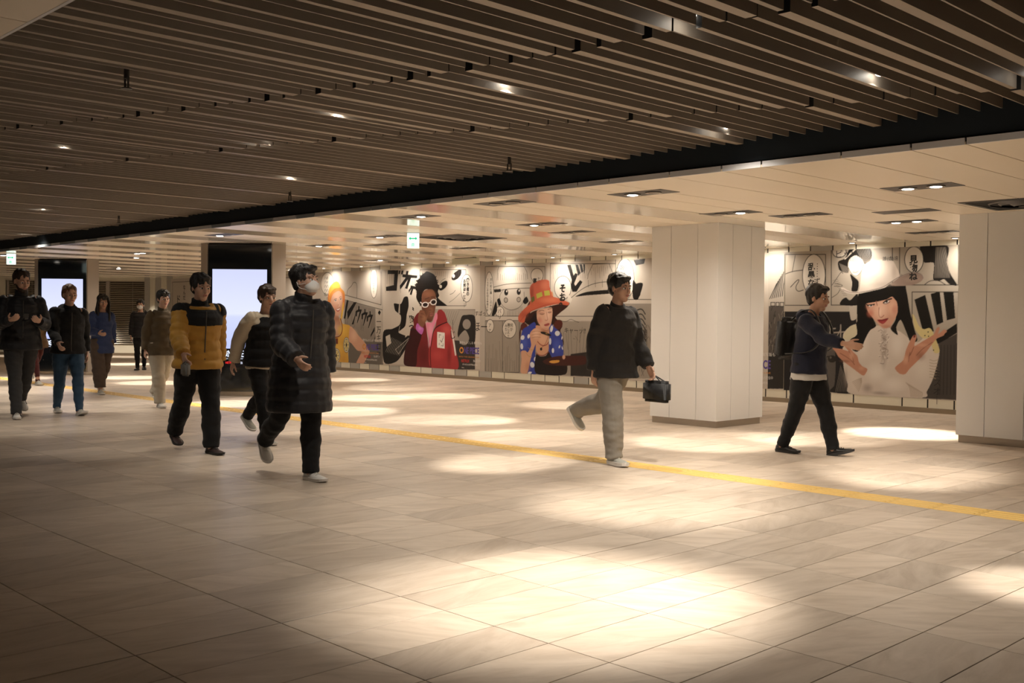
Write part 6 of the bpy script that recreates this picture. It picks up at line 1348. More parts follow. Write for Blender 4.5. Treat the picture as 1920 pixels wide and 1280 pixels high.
 ('l','1c1918',[(14.718,1.77),(14.763,2.209)],0.014,0),
 ('l','1c1918',[(14.501,1.665),(14.579,1.665),(14.581,1.606),(14.502,1.606),(14.501,1.665)],0.012,0),
 ('l','1c1918',[(14.602,1.665),(14.658,1.665),(14.659,1.602),(14.603,1.602),(14.602,1.665)],0.012,0),
 ('l','1c1918',[(14.68,1.665),(14.746,1.664),(14.748,1.596),(14.681,1.596),(14.68,1.665)],0.012,0),
 ('p','cabfb0',[(14.747,2.498),(14.788,0.202),(14.164,-1.358),(14.164,-1.358),(14.788,0.202)],0,None),
 ('p','b2a798',[(14.735,2.5),(17.672,2.527),(17.693,0.236),(14.776,0.197)],0,None),
 ('l','1c1918',[(14.754,2.459),(15.504,2.432),(15.518,1.614),(14.769,1.616),(14.754,2.459)],0.012,0),
 ('p','ded5c8',[(15.506,2.096),(15.5,2.008),(15.481,1.926),(15.45,1.856),(15.409,1.802),(15.36,1.769),(15.307,1.757),(15.253,1.77),(15.202,1.804),(15.158,1.86),(15.123,1.932),(15.1,2.015),(15.092,2.105),(15.097,2.194),(15.117,2.277),(15.149,2.347),(15.191,2.401),(15.241,2.433),(15.294,2.443),(15.348,2.429),(15.398,2.393),(15.441,2.338),(15.475,2.266),(15.497,2.184)],1,None),
 ('l','1c1918',[(15.506,2.096),(15.5,2.008),(15.481,1.926),(15.45,1.856),(15.409,1.802),(15.36,1.769),(15.307,1.757),(15.253,1.77),(15.202,1.804),(15.158,1.86),(15.123,1.932),(15.1,2.015),(15.092,2.105),(15.097,2.194),(15.117,2.277),(15.149,2.347),(15.191,2.401),(15.241,2.433),(15.294,2.443),(15.348,2.429),(15.398,2.393),(15.441,2.338),(15.475,2.266),(15.497,2.184),(15.506,2.096)],0.012,0),
 ('l','1c1918',[(14.76,2.132),(14.913,2.177),(15.097,2.191)],0.012,1),
 ('l','1c1918',[(14.952,2.436),(14.902,2.167)],0.01,0),
 ('l','1c1918',[(14.874,1.916),(15.002,2.039),(15.041,2.029),(14.961,1.915),(15.006,1.837),(15.113,1.865)],0.012,1),
 ('l','5a534d',[(15.448,1.724),(15.466,1.633)],0.005,0),
 ('l','5a534d',[(15.383,1.708),(15.401,1.633)],0.005,0),
 ('l','5a534d',[(15.462,1.755),(15.48,1.633)],0.005,0),
 ('l','5a534d',[(15.369,1.744),(15.388,1.633)],0.005,0),
 ('l','5a534d',[(15.198,1.701),(15.216,1.634)],0.005,0),
 ('l','5a534d',[(15.367,1.702),(15.385,1.633)],0.005,0),
 ('l','5a534d',[(15.231,1.734),(15.25,1.634)],0.005,0),
 ('l','5a534d',[(15.321,1.712),(15.34,1.634)],0.005,0),
 ('l','5a534d',[(15.185,1.757),(15.204,1.634)],0.005,0),
 ('l','5a534d',[(15.327,1.787),(15.347,1.634)],0.005,0),
 ('l','5a534d',[(15.352,1.711),(15.37,1.634)],0.005,0),
 ('l','5a534d',[(15.307,1.721),(15.325,1.634)],0.005,0),
 ('l','5a534d',[(15.369,1.771),(15.389,1.633)],0.005,0),
 ('l','5a534d',[(15.282,1.682),(15.3,1.634)],0.005,0),
 ('l','5a534d',[(15.276,1.747),(15.295,1.634)],0.005,0),
 ('l','5a534d',[(15.187,1.772),(15.207,1.634)],0.005,0),
 ('l','5a534d',[(15.217,1.69),(15.235,1.634)],0.005,0),
 ('l','5a534d',[(15.413,1.695),(15.43,1.633)],0.005,0),
 ('l','5a534d',[(15.502,1.724),(15.52,1.633)],0.005,0),
 ('l','5a534d',[(15.482,1.733),(15.501,1.633)],0.005,0),
 ('l','5a534d',[(15.306,1.687),(15.324,1.634)],0.005,0),
 ('l','5a534d',[(15.474,1.686),(15.491,1.633)],0.005,0),
 ('l','5a534d',[(15.328,1.707),(15.347,1.634)],0.005,0),
 ('l','5a534d',[(15.302,1.682),(15.32,1.634)],0.005,0),
 ('l','5a534d',[(15.478,1.761),(15.497,1.633)],0.005,0),
 ('l','5a534d',[(15.483,1.773),(15.502,1.633)],0.005,0),
 ('l','5a534d',[(15.192,1.714),(15.211,1.634)],0.005,0),
 ('l','5a534d',[(15.262,1.737),(15.28,1.634)],0.005,0),
 ('l','5a534d',[(15.381,1.79),(15.4,1.633)],0.005,0),
 ('l','5a534d',[(15.418,1.763),(15.437,1.633)],0.005,0),
 ('p','1d1b1e',[(14.753,1.513),(16.053,1.516),(16.065,0.834),(15.875,0.228),(14.776,0.197)],0,None),
 ('p','c2b7a8',[(15.94,1.639),(16.063,1.639),(16.067,1.422),(15.976,1.375),(15.943,1.49)],1,None),
 ('p','5e5854',[(15.106,1.086),(15.652,1.078),(15.667,0.242),(15.1,0.229)],1,None),
 ('l','1a1818',[(15.482,0.738),(15.571,0.8),(15.711,0.793),(15.788,0.761)],0.016,1),
 ('p','26221f',[(15.722,0.758),(15.72,0.743),(15.713,0.729),(15.701,0.717),(15.686,0.707),(15.669,0.7),(15.65,0.698),(15.631,0.699),(15.613,0.704),(15.597,0.713),(15.585,0.724),(15.577,0.738),(15.575,0.753),(15.577,0.768),(15.584,0.783),(15.596,0.795),(15.611,0.805),(15.628,0.811),(15.648,0.814),(15.667,0.813),(15.684,0.807),(15.7,0.799),(15.712,0.787),(15.719,0.773)],1,None),
 ('p','6a625c',[(15.641,0.779),(15.64,0.774),(15.638,0.769),(15.636,0.766),(15.632,0.762),(15.628,0.76),(15.623,0.76),(15.618,0.76),(15.614,0.762),(15.61,0.765),(15.607,0.768),(15.606,0.773),(15.605,0.778),(15.605,0.783),(15.607,0.787),(15.61,0.791),(15.614,0.794),(15.618,0.796),(15.622,0.797),(15.627,0.796),(15.631,0.795),(15.635,0.792),(15.638,0.788),(15.64,0.784)],1,None),
 ('l','1a1818',[(15.454,0.855),(15.531,0.881),(15.595,0.885)],0.012,1),
 ('p','1d1b1a',[(15.801,0.726),(15.877,0.66),(15.968,0.434),(16.021,0.23),(15.62,0.23),(15.719,0.352),(15.792,0.541)],1,None),
 ('l','8a8078',[(15.802,0.657),(15.722,0.236)],0.006,0),
 ('l','8a8078',[(15.813,0.634),(15.749,0.237)],0.006,0),
 ('l','8a8078',[(15.823,0.612),(15.777,0.239)],0.006,0),
 ('l','8a8078',[(15.833,0.589),(15.805,0.24)],0.006,0),
 ('l','8a8078',[(15.844,0.566),(15.832,0.242)],0.006,0),
 ('l','8a8078',[(15.854,0.544),(15.86,0.243)],0.006,0),
 ('l','8a8078',[(15.865,0.521),(15.887,0.245)],0.006,0),
 ('l','8a8078',[(15.875,0.498),(15.915,0.247)],0.006,0),
 ('l','8a8078',[(15.885,0.476),(15.942,0.248)],0.006,0),
 ('l','8a8078',[(15.896,0.453),(15.969,0.25)],0.006,0),
 ('l','a89d90',[(15.599,1.36),(15.605,1.034)],0.02,0),
 ('l','a89d90',[(15.461,1.219),(15.697,1.245)],0.02,0),
 ('l','a89d90',[(15.602,1.232),(15.49,1.032)],0.014,0),
 ('l','a89d90',[(15.79,1.304),(15.795,1.015)],0.02,0),
 ('l','a89d90',[(15.654,1.175),(15.886,1.196)],0.02,0),
 ('l','a89d90',[(15.791,1.235),(15.682,1.036)],0.014,0),
 ('l','1c1918',[(15.602,2.635),(16.631,2.589),(16.649,1.616),(15.62,1.618),(15.602,2.635)],0.012,0),
 ('l','1c1918',[(16.747,2.584),(17.649,2.543),(17.661,1.908),(16.759,1.922),(16.747,2.584)],0.012,0),
 ('l','1c1918',[(16.959,1.813),(17.663,1.805),(17.679,0.981),(16.975,0.962),(16.959,1.813)],0.012,0),
 ('p','ded5c8',[(17.126,2.295),(17.122,2.245),(17.108,2.198),(17.086,2.158),(17.056,2.127),(17.021,2.108),(16.984,2.103),(16.945,2.11),(16.91,2.131),(16.878,2.163),(16.854,2.205),(16.838,2.253),(16.832,2.305),(16.836,2.356),(16.85,2.403),(16.873,2.443),(16.903,2.474),(16.938,2.492),(16.976,2.497),(17.014,2.489),(17.05,2.468),(17.081,2.435),(17.105,2.394),(17.12,2.346)],1,None),
 ('l','1c1918',[(17.126,2.295),(17.122,2.245),(17.108,2.198),(17.086,2.158),(17.056,2.127),(17.021,2.108),(16.984,2.103),(16.945,2.11),(16.91,2.131),(16.878,2.163),(16.854,2.205),(16.838,2.253),(16.832,2.305),(16.836,2.356),(16.85,2.403),(16.873,2.443),(16.903,2.474),(16.938,2.492),(16.976,2.497),(17.014,2.489),(17.05,2.468),(17.081,2.435),(17.105,2.394),(17.12,2.346),(17.126,2.295)],0.012,0),
 ('p','ded5c8',[(15.863,2.463),(15.859,2.439),(15.848,2.417),(15.829,2.399),(15.805,2.385),(15.776,2.377),(15.746,2.375),(15.714,2.379),(15.685,2.389),(15.66,2.405),(15.641,2.425),(15.628,2.448),(15.624,2.472),(15.627,2.496),(15.639,2.518),(15.658,2.536),(15.682,2.55),(15.711,2.558),(15.742,2.56),(15.773,2.555),(15.802,2.545),(15.827,2.529),(15.846,2.51),(15.858,2.487)],1,None),
 ('l','1c1918',[(15.863,2.463),(15.859,2.439),(15.848,2.417),(15.829,2.399),(15.805,2.385),(15.776,2.377),(15.746,2.375),(15.714,2.379),(15.685,2.389),(15.66,2.405),(15.641,2.425),(15.628,2.448),(15.624,2.472),(15.627,2.496),(15.639,2.518),(15.658,2.536),(15.682,2.55),(15.711,2.558),(15.742,2.56),(15.773,2.555),(15.802,2.545),(15.827,2.529),(15.846,2.51),(15.858,2.487),(15.863,2.463)],0.012,0),
 ('l','1c1918',[(17.15,1.919),(17.226,1.978),(17.358,1.986),(17.468,1.914)],0.01,1),
 ('p','1c1918',[(17.083,2.503),(17.489,2.486),(17.483,2.241),(17.54,2.068),(17.64,1.906),(17.532,1.919),(17.445,1.995),(17.38,1.975),(17.281,1.998),(17.287,2.236),(17.143,2.251),(17.108,2.372)],1,None),
 ('l','8f857a',[(17.316,2.472),(17.302,2.019)],0.006,1),
 ('l','8f857a',[(17.327,2.472),(17.32,2.019)],0.006,1),
 ('l','8f857a',[(17.338,2.471),(17.338,2.019)],0.006,1),
 ('l','8f857a',[(17.349,2.471),(17.355,2.018)],0.006,1),
 ('l','8f857a',[(17.359,2.47),(17.372,2.018)],0.006,1),
 ('l','8f857a',[(17.37,2.47),(17.39,2.018)],0.006,1),
 ('l','8f857a',[(17.381,2.469),(17.407,2.017)],0.006,1),
 ('l','8f857a',[(17.392,2.469),(17.425,2.017)],0.006,1),
 ('l','8f857a',[(17.403,2.468),(17.442,2.017)],0.006,1),
 ('l','8f857a',[(17.414,2.468),(17.459,2.016)],0.006,1),
 ('l','8f857a',[(17.425,2.468),(17.477,2.016)],0.006,1),
 ('l','8f857a',[(17.436,2.467),(17.494,2.016)],0.006,1),
 ('l','8f857a',[(17.446,2.467),(17.511,2.015)],0.006,1),
 ('l','8f857a',[(17.457,2.466),(17.528,2.015)],0.006,1),
 ('p','1c1918',[(15.846,2.36),(15.906,2.484),(16.016,2.548),(16.223,2.54),(16.297,2.446),(16.287,2.334),(16.228,2.268),(16.18,2.258),(16.13,2.339),(16.031,2.399),(15.933,2.357),(15.897,2.266),(15.912,2.14),(15.85,2.13),(15.749,2.179),(15.728,2.306)],1,None),
 ('l','cabfb0',[(15.846,2.349),(15.932,2.426),(16.017,2.491),(16.053,2.535)],0.022,1),
 ('p','1c1918',[(15.938,2.105),(16.025,2.046),(16.088,1.976),(16.066,1.84),(15.967,1.841),(15.977,1.967)],1,None),
 ('p','1c1918',[(15.778,1.623),(15.808,1.704),(15.876,1.738),(15.945,1.692),(16.066,1.794),(16.07,1.617)],1,None),
 ('l','1c1918',[(15.627,1.938),(15.714,2.052),(15.787,2.154),(15.813,2.119)],0.008,1),
 ('l','1c1918',[(15.631,1.74),(15.731,1.797),(15.767,1.866)],0.008,1),
 ('l','1c1918',[(15.671,1.96),(15.791,1.947),(15.817,1.912),(15.665,1.92)],0.008,1),
 ('p','12110f',[(16.997,1.697),(17.164,1.767),(17.307,1.22),(17.129,1.25)],0,None),
 ('p','12110f',[(17.246,1.782),(17.383,1.813),(17.446,1.362),(17.349,1.318)],0,None),
 ('p','12110f',[(17.437,1.813),(17.588,1.811),(17.622,1.422),(17.499,1.389)],0,None),
 ('p','12110f',[(17.65,1.347),(17.653,1.208),(17.376,1.031),(17.309,1.116)],0,None),
 ('p','4a4440',[(17.376,1.042),(17.653,1.198),(17.672,0.223),(17.149,0.218),(17.254,0.496)],0,None),
 ('l','2a2624',[(17.42,1.021),(17.412,0.288)],0.008,0),
 ('l','2a2624',[(17.469,1.023),(17.466,0.291)],0.008,0),
 ('l','2a2624',[(17.517,1.024),(17.52,0.294)],0.008,0),
 ('l','2a2624',[(17.566,1.025),(17.574,0.298)],0.008,0),
 ('l','2a2624',[(17.614,1.026),(17.628,0.301)],0.008,0),
 ('l','8f857a',[(15.747,2.283),(15.812,2.142)],0.006,1),
 ('l','8f857a',[(15.765,2.275),(15.825,2.14)],0.006,1),
 ('l','8f857a',[(15.783,2.268),(15.838,2.137)],0.006,1),
 ('l','8f857a',[(15.8,2.26),(15.85,2.134)],0.006,1),
 ('l','8f857a',[(15.818,2.253),(15.863,2.132)],0.006,1),
 ('l','8f857a',[(15.836,2.245),(15.875,2.129)],0.006,1),
 ('l','8f857a',[(15.853,2.238),(15.888,2.127)],0.006,1),
 ('l','8f857a',[(15.871,2.231),(15.9,2.124)],0.006,1),
 ('l','8f857a',[(15.888,2.223),(15.912,2.121)],0.006,1),
 ('l','8f857a',[(16.028,2.525),(16.08,2.409),(16.179,2.281)],0.006,1),
 ('l','8f857a',[(16.058,2.524),(16.106,2.408),(16.194,2.28)],0.006,1),
 ('l','8f857a',[(16.087,2.523),(16.133,2.407),(16.208,2.28)],0.006,1),
 ('l','8f857a',[(16.116,2.521),(16.16,2.406),(16.223,2.279)],0.006,1),
 ('l','8f857a',[(16.146,2.52),(16.187,2.405),(16.237,2.279)],0.006,1),
 ('l','8f857a',[(16.175,2.519),(16.213,2.404),(16.252,2.279)],0.006,1),
 ('l','8f857a',[(16.204,2.518),(16.24,2.403),(16.266,2.278)],0.006,1),
 ('l','8f857a',[(16.233,2.517),(16.266,2.402),(16.281,2.278)],0.006,1),
 ('p','ddd3c6',[(15.933,2.346),(16.019,2.394),(16.13,2.333),(16.162,2.247),(16.133,2.146),(16.049,2.057),(15.962,2.104),(15.905,2.209)],1,None),
 ('l','1c1918',[(15.932,2.403),(15.94,2.311)],0.008,1),
 ('l','1c1918',[(15.964,2.4),(15.97,2.307)],0.008,1),
 ('l','1c1918',[(15.996,2.396),(15.999,2.302)],0.008,1),
 ('l','1c1918',[(16.028,2.393),(16.029,2.298)],0.008,1),
 ('l','1c1918',[(16.06,2.389),(16.058,2.294)],0.008,1),
 ('l','1c1918',[(16.092,2.386),(16.088,2.289)],0.008,1),
 ('l','1c1918',[(16.124,2.382),(16.117,2.285)],0.008,1),
 ('l','1c1918',[(15.905,2.209),(15.962,2.104),(16.049,2.057),(16.133,2.146),(16.162,2.247)],0.008,1),
 ('l','1c1918',[(15.986,2.138),(16.036,2.125),(16.078,2.153)],0.007,1),
 ('l','5a534d',[(15.638,2.007),(15.727,2.029)],0.005,1),
 ('l','5a534d',[(15.659,1.981),(15.745,2.001)],0.005,1),
 ('l','5a534d',[(15.68,1.955),(15.763,1.973)],0.005,1),
 ('l','5a534d',[(15.701,1.93),(15.781,1.945)],0.005,1),
 ('l','5a534d',[(15.721,1.904),(15.799,1.917)],0.005,1),
 ('l','5a534d',[(15.742,1.878),(15.817,1.889)],0.005,1),
 ('l','5a534d',[(15.763,1.852),(15.835,1.861)],0.005,1),
 ('l','5a534d',[(15.783,1.827),(15.853,1.833)],0.005,1),
 ('l','5a534d',[(15.804,1.801),(15.871,1.805)],0.005,1),
 ('l','5a534d',[(15.824,1.776),(15.889,1.777)],0.005,1),
 ('l','1c1918',[(16.785,2.085),(16.765,1.931)],0.005,0),
 ('l','1c1918',[(16.795,2.076),(16.776,1.931)],0.005,0),
 ('l','1c1918',[(16.806,2.067),(16.788,1.931)],0.005,0),
 ('l','1c1918',[(16.816,2.058),(16.799,1.93)],0.005,0),
 ('l','1c1918',[(16.827,2.049),(16.811,1.93)],0.005,0),
 ('l','1c1918',[(16.837,2.04),(16.822,1.93)],0.005,0),
 ('l','1c1918',[(16.848,2.031),(16.833,1.93)],0.005,0),
 ('l','1c1918',[(16.858,2.022),(16.845,1.93)],0.005,0),
 ('l','1c1918',[(16.868,2.013),(16.856,1.93)],0.005,0),
 ('l','1c1918',[(16.879,2.004),(16.868,1.929)],0.005,0),
 ('l','1c1918',[(16.889,1.995),(16.879,1.929)],0.005,0),
 ('l','1c1918',[(16.9,1.986),(16.891,1.929)],0.005,0),
 ('l','1c1918',[(16.91,1.977),(16.902,1.929)],0.005,0),
 ('l','1c1918',[(16.921,1.968),(16.913,1.929)],0.005,0),
 ('l','1c1918',[(16.931,1.959),(16.925,1.928)],0.005,0),
 ('l','1c1918',[(16.941,1.95),(16.936,1.928)],0.005,0),
 ('p','d8ccc0',[(15.831,1.12),(15.867,1.202),(15.953,1.283),(16.051,1.319),(16.1,1.308),(16.319,1.254),(16.414,1.3),(16.65,1.258),(16.79,1.205),(16.929,1.108),(17.065,1.056),(17.187,1.146),(17.354,1.063),(17.395,0.913),(17.36,0.717),(17.298,0.498),(17.213,0.32),(17.137,0.228),(16.009,0.217),(15.932,0.363),(15.866,0.567),(15.838,0.774)],1,None),
 ('b','efe6dc',(16.154,1.035),(0.10900000000000176,0.22699999999999987),0.6),
 ('b','efe6dc',(16.736,1.004),(0.10299999999999798,0.16600000000000004),0.6),
 ('b','f0e8de',(16.403,0.568),(0.15399999999999991,0.13599999999999995),0.7),
 ('b','f0e8df',(16.689,0.402),(0.18499999999999872,0.10000000000000003),0.6),
 ('b','e8dfd2',(17.14,0.654),(0.13299999999999912,0.16300000000000003),0.5),
 ('b','e6dacd',(16.03,0.437),(0.08599999999999852,0.14900000000000002),0.5),
 ('b','8f7a6c',(16.526,0.988),(0.0470000000000006,0.29100000000000004),0.75),
 ('b','8f7a70',(16.264,0.323),(0.08399999999999963,0.068),0.6),
 ('b','8a7468',(16.48,0.256),(0.14199999999999946,0.026999999999999996),0.6),
 ('b','97867c',(15.893,0.476),(0.03200000000000003,0.13799999999999996),0.5),
 ('l','ddd0c4',[(16.515,1.064),(16.486,1.055)],0.007,0),
 ('l','efe7de',[(16.475,1.01),(16.469,1.041)],0.007,0),
 ('l','efe7de',[(16.527,0.819),(16.572,0.799)],0.007,0),
 ('l','6e5c52',[(16.578,1.05),(16.572,1.032)],0.007,0),
 ('l','6e5c52',[(16.527,0.72),(16.514,0.707)],0.007,0),
 ('l','efe7de',[(16.495,1.001),(16.524,1.026)],0.007,0),
 ('l','6e5c52',[(16.493,0.82),(16.447,0.821)],0.007,0),
 ('l','6e5c52',[(16.472,1.234),(16.425,1.212)],0.007,0),
 ('l','efe7de',[(16.566,1.06),(16.61,1.103)],0.007,0),
 ('l','efe7de',[(16.477,1.238),(16.515,1.227)],0.007,0),
 ('l','efe7de',[(16.544,0.819),(16.525,0.846)],0.007,0),
 ('l','efe7de',[(16.568,1.026),(16.552,1.069)],0.007,0),
 ('l','6e5c52',[(16.465,0.719),(16.504,0.711)],0.007,0),
 ('l','efe7de',[(16.487,1.173),(16.488,1.162)],0.007,0),
 ('l','6e5c52',[(16.531,1.098),(16.488,1.11)],0.007,0),
 ('l','efe7de',[(16.467,0.814),(16.464,0.814)],0.007,0),
 ('l','ddd0c4',[(16.59,0.819),(16.591,0.839)],0.007,0),
 ('l','6e5c52',[(16.543,1.091),(16.56,1.07)],0.007,0),
 ('l','efe7de',[(16.532,1.031),(16.526,1.057)],0.007,0),
 ('l','ddd0c4',[(16.489,1.096),(16.456,1.119)],0.007,0),
 ('l','6e5c52',[(16.528,1.029),(16.559,1.012)],0.007,0),
 ('l','ddd0c4',[(16.537,1.23),(16.546,1.267)],0.007,0),
 ('l','efe7de',[(16.476,0.83),(16.438,0.829)],0.007,0),
 ('l','ddd0c4',[(16.508,0.974),(16.503,0.998)],0.007,0),
 ('l','efe7de',[(16.506,0.901),(16.488,0.927)],0.007,0),
 ('l','efe7de',[(16.594,0.751),(16.604,0.759)],0.007,0),
 ('l','efe7de',[(16.459,1.024),(16.504,1.065)],0.007,0),
 ('l','6e5c52',[(16.485,1.139),(16.503,1.177)],0.007,0),
 ('l','6e5c52',[(16.541,1.181),(16.583,1.161)],0.007,0),
 ('l','efe7de',[(16.552,1.019),(16.548,1.044)],0.007,0),
 ('l','efe7de',[(16.531,1.154),(16.574,1.189)],0.007,0),
 ('l','efe7de',[(16.58,1.153),(16.596,1.154)],0.007,0),
 ('l','ddd0c4',[(16.471,1.216),(16.44,1.248)],0.007,0),
 ('l','6e5c52',[(16.575,0.786),(16.577,0.821)],0.007,0),
 ('l','efe7de',[(16.488,0.834),(16.478,0.812)],0.007,0),
 ('l','6e5c52',[(16.491,1.176),(16.472,1.194)],0.007,0),
 ('l','6e5c52',[(16.589,0.929),(16.542,0.948)],0.007,0),
 ('l','6e5c52',[(16.475,0.992),(16.462,0.973)],0.007,0),
 ('l','efe7de',[(16.526,0.875),(16.523,0.87)],0.007,0),
 ('l','efe7de',[(16.534,0.796),(16.54,0.81)],0.007,0),
 ('l','ddd0c4',[(16.531,1.013),(16.526,1.032)],0.007,0),
 ('l','ddd0c4',[(16.56,1.091),(16.592,1.124)],0.007,0),
 ('l','6e5c52',[(16.595,0.805),(16.578,0.793)],0.007,0),
 ('l','6e5c52',[(16.475,0.926),(16.466,0.912)],0.007,0),
 ('l','6e5c52',[(16.467,1.237),(16.495,1.216)],0.007,0),
 ('l','efe7de',[(16.552,0.97),(16.514,0.977)],0.007,0),
 ('l','ddd0c4',[(16.514,1.168),(16.487,1.182)],0.007,0),
 ('l','ddd0c4',[(16.536,0.91),(16.523,0.914)],0.007,0),
 ('l','ddd0c4',[(16.598,0.755),(16.629,0.782)],0.007,0),
 ('l','6e5c52',[(16.591,1.105),(16.6,1.135)],0.007,0),
 ('l','6e5c52',[(16.598,0.864),(16.578,0.843)],0.007,0),
 ('l','ddd0c4',[(16.519,0.994),(16.546,1.027)],0.007,0),
 ('l','ddd0c4',[(16.543,0.972),(16.501,0.987)],0.007,0),
 ('l','efe7de',[(16.534,0.924),(16.493,0.91)],0.007,0),
 ('l','efe7de',[(16.514,0.728),(16.515,0.769)],0.007,0),
 ('l','ddd0c4',[(16.521,1.183),(16.556,1.181)],0.007,0),
 ('l','ddd0c4',[(16.504,1.087),(16.492,1.102)],0.007,0),
 ('l','6e5c52',[(16.585,0.886),(16.593,0.921)],0.007,0),
 ('l','ddd0c4',[(16.485,1.049),(16.438,1.033)],0.007,0),
 ('l','6e5c52',[(16.484,1.015),(16.439,1.023)],0.007,0),
 ('l','b3a08c',[(16.884,0.445),(16.954,0.371),(16.968,0.229)],0.007,1),
 ('l','b3a08c',[(16.907,0.433),(16.972,0.364),(16.984,0.23)],0.007,1),
 ('l','b3a08c',[(16.93,0.421),(16.991,0.356),(17.0,0.231)],0.007,1),
 ('l','b3a08c',[(16.953,0.409),(17.009,0.348),(17.016,0.232)],0.007,1),
 ('l','b3a08c',[(16.976,0.397),(17.027,0.34),(17.031,0.233)],0.007,1),
 ('l','b3a08c',[(16.999,0.385),(17.045,0.332),(17.047,0.234)],0.007,1),
 ('l','b3a08c',[(17.022,0.373),(17.064,0.325),(17.063,0.235)],0.007,1),
 ('l','b3a08c',[(17.045,0.361),(17.082,0.317),(17.079,0.236)],0.007,1),
 ('l','b3a08c',[(17.068,0.349),(17.1,0.309),(17.094,0.237)],0.007,1),
 ('l','b3a08c',[(17.09,0.337),(17.118,0.301),(17.11,0.238)],0.007,1),
 ('l','b3a08c',[(17.113,0.325),(17.136,0.294),(17.126,0.239)],0.007,1),
 ('l','b3a08c',[(17.136,0.313),(17.154,0.286),(17.141,0.239)],0.007,1),
 ('l','b3a08c',[(16.006,0.401),(16.091,0.451),(16.164,0.477)],0.007,1),
 ('l','b3a08c',[(16.021,0.381),(16.101,0.44),(16.164,0.47)],0.007,1),
 ('l','b3a08c',[(16.036,0.361),(16.111,0.429),(16.164,0.464)],0.007,1),
 ('l','b3a08c',[(16.051,0.341),(16.121,0.418),(16.164,0.457)],0.007,1),
 ('l','b3a08c',[(16.067,0.322),(16.131,0.407),(16.164,0.45)],0.007,1),
 ('l','b3a08c',[(16.082,0.302),(16.141,0.396),(16.165,0.443)],0.007,1),
 ('l','b3a08c',[(16.097,0.282),(16.151,0.385),(16.165,0.436)],0.007,1),
 ('l','b3a08c',[(16.112,0.262),(16.161,0.375),(16.165,0.429)],0.007,1),
 ('l','b0a080',[(17.249,0.8),(17.315,0.781),(17.38,0.805)],0.008,1),
 ('l','b0a080',[(17.249,0.757),(17.316,0.74),(17.375,0.757)],0.008,1),
 ('l','b0a080',[(17.25,0.713),(17.317,0.698),(17.369,0.709)],0.008,1),
 ('l','b0a080',[(17.251,0.67),(17.317,0.657),(17.363,0.661)],0.008,1),
 ('l','b0a080',[(17.252,0.626),(17.318,0.616),(17.358,0.614)],0.008,1),
 ('l','b0a080',[(17.253,0.583),(17.319,0.575),(17.352,0.566)],0.008,1),
 ('l','b0a080',[(17.254,0.54),(17.32,0.534),(17.346,0.518)],0.008,1),
 ('p','d8c886',[(16.967,1.471),(17.002,1.45),(17.072,1.308),(17.151,1.254),(17.24,1.272),(17.296,1.202),(17.4,0.935),(17.313,0.91),(17.243,1.104),(17.131,1.123),(17.017,1.252)],1,None),
 ('p','2a2420',[(17.229,1.212),(17.228,1.209),(17.227,1.207),(17.226,1.205),(17.224,1.203),(17.221,1.202),(17.219,1.202),(17.216,1.202),(17.214,1.203),(17.212,1.205),(17.21,1.207),(17.209,1.209),(17.209,1.212),(17.209,1.214),(17.21,1.217),(17.211,1.219),(17.213,1.22),(17.216,1.221),(17.218,1.222),(17.221,1.221),(17.223,1.22),(17.226,1.219),(17.227,1.217),(17.228,1.215)],1,None),
 ('p','2a2420',[(17.18,1.159),(17.179,1.156),(17.178,1.154),(17.177,1.152),(17.175,1.15),(17.172,1.149),(17.17,1.149),(17.167,1.149),(17.165,1.15),(17.163,1.152),(17.161,1.154),(17.16,1.156),(17.16,1.159),(17.16,1.161),(17.161,1.164),(17.162,1.166),(17.165,1.167),(17.167,1.168),(17.169,1.169),(17.172,1.168),(17.175,1.167),(17.177,1.166),(17.178,1.164),(17.179,1.162)],1,None),
 ('p','2a2420',[(17.235,1.149),(17.235,1.147),(17.234,1.144),(17.233,1.142),(17.23,1.141),(17.228,1.14),(17.226,1.139),(17.223,1.14),(17.221,1.14),(17.218,1.142),(17.217,1.144),(17.216,1.146),(17.215,1.149),(17.216,1.151),(17.217,1.154),(17.218,1.156),(17.22,1.157),(17.223,1.158),(17.225,1.159),(17.228,1.158),(17.23,1.158),(17.232,1.156),(17.234,1.154),(17.235,1.152)],1,None),
 ('p','2a2420',[(17.316,0.945),(17.316,0.943),(17.315,0.94),(17.314,0.938),(17.312,0.937),(17.309,0.936),(17.307,0.935),(17.304,0.935),(17.302,0.936),(17.3,0.938),(17.298,0.94),(17.297,0.942),(17.297,0.945),(17.297,0.947),(17.298,0.95),(17.299,0.952),(17.301,0.953),(17.304,0.954),(17.306,0.955),(17.309,0.954),(17.311,0.954),(17.313,0.952),(17.315,0.95),(17.316,0.948)],1,None),
 ('p','2a2420',[(16.001,1.272),(16.001,1.27),(16.0,1.267),(15.998,1.265),(15.996,1.263),(15.993,1.262),(15.99,1.262),(15.987,1.262),(15.985,1.263),(15.982,1.265),(15.98,1.267),(15.979,1.269),(15.979,1.272),(15.979,1.275),(15.98,1.277),(15.982,1.279),(15.984,1.281),(15.987,1.282),(15.99,1.283),(15.993,1.282),(15.995,1.281),(15.998,1.28),(15.999,1.278),(16.001,1.275)],1,None),
 ('p','2a2420',[(15.947,1.168),(15.947,1.166),(15.946,1.163),(15.944,1.161),(15.942,1.159),(15.939,1.158),(15.936,1.158),(15.933,1.158),(15.931,1.159),(15.928,1.161),(15.927,1.163),(15.925,1.165),(15.925,1.168),(15.925,1.171),(15.926,1.173),(15.928,1.175),(15.93,1.177),(15.933,1.178),(15.936,1.178),(15.939,1.178),(15.942,1.177),(15.944,1.176),(15.946,1.173),(15.947,1.171)],1,None),
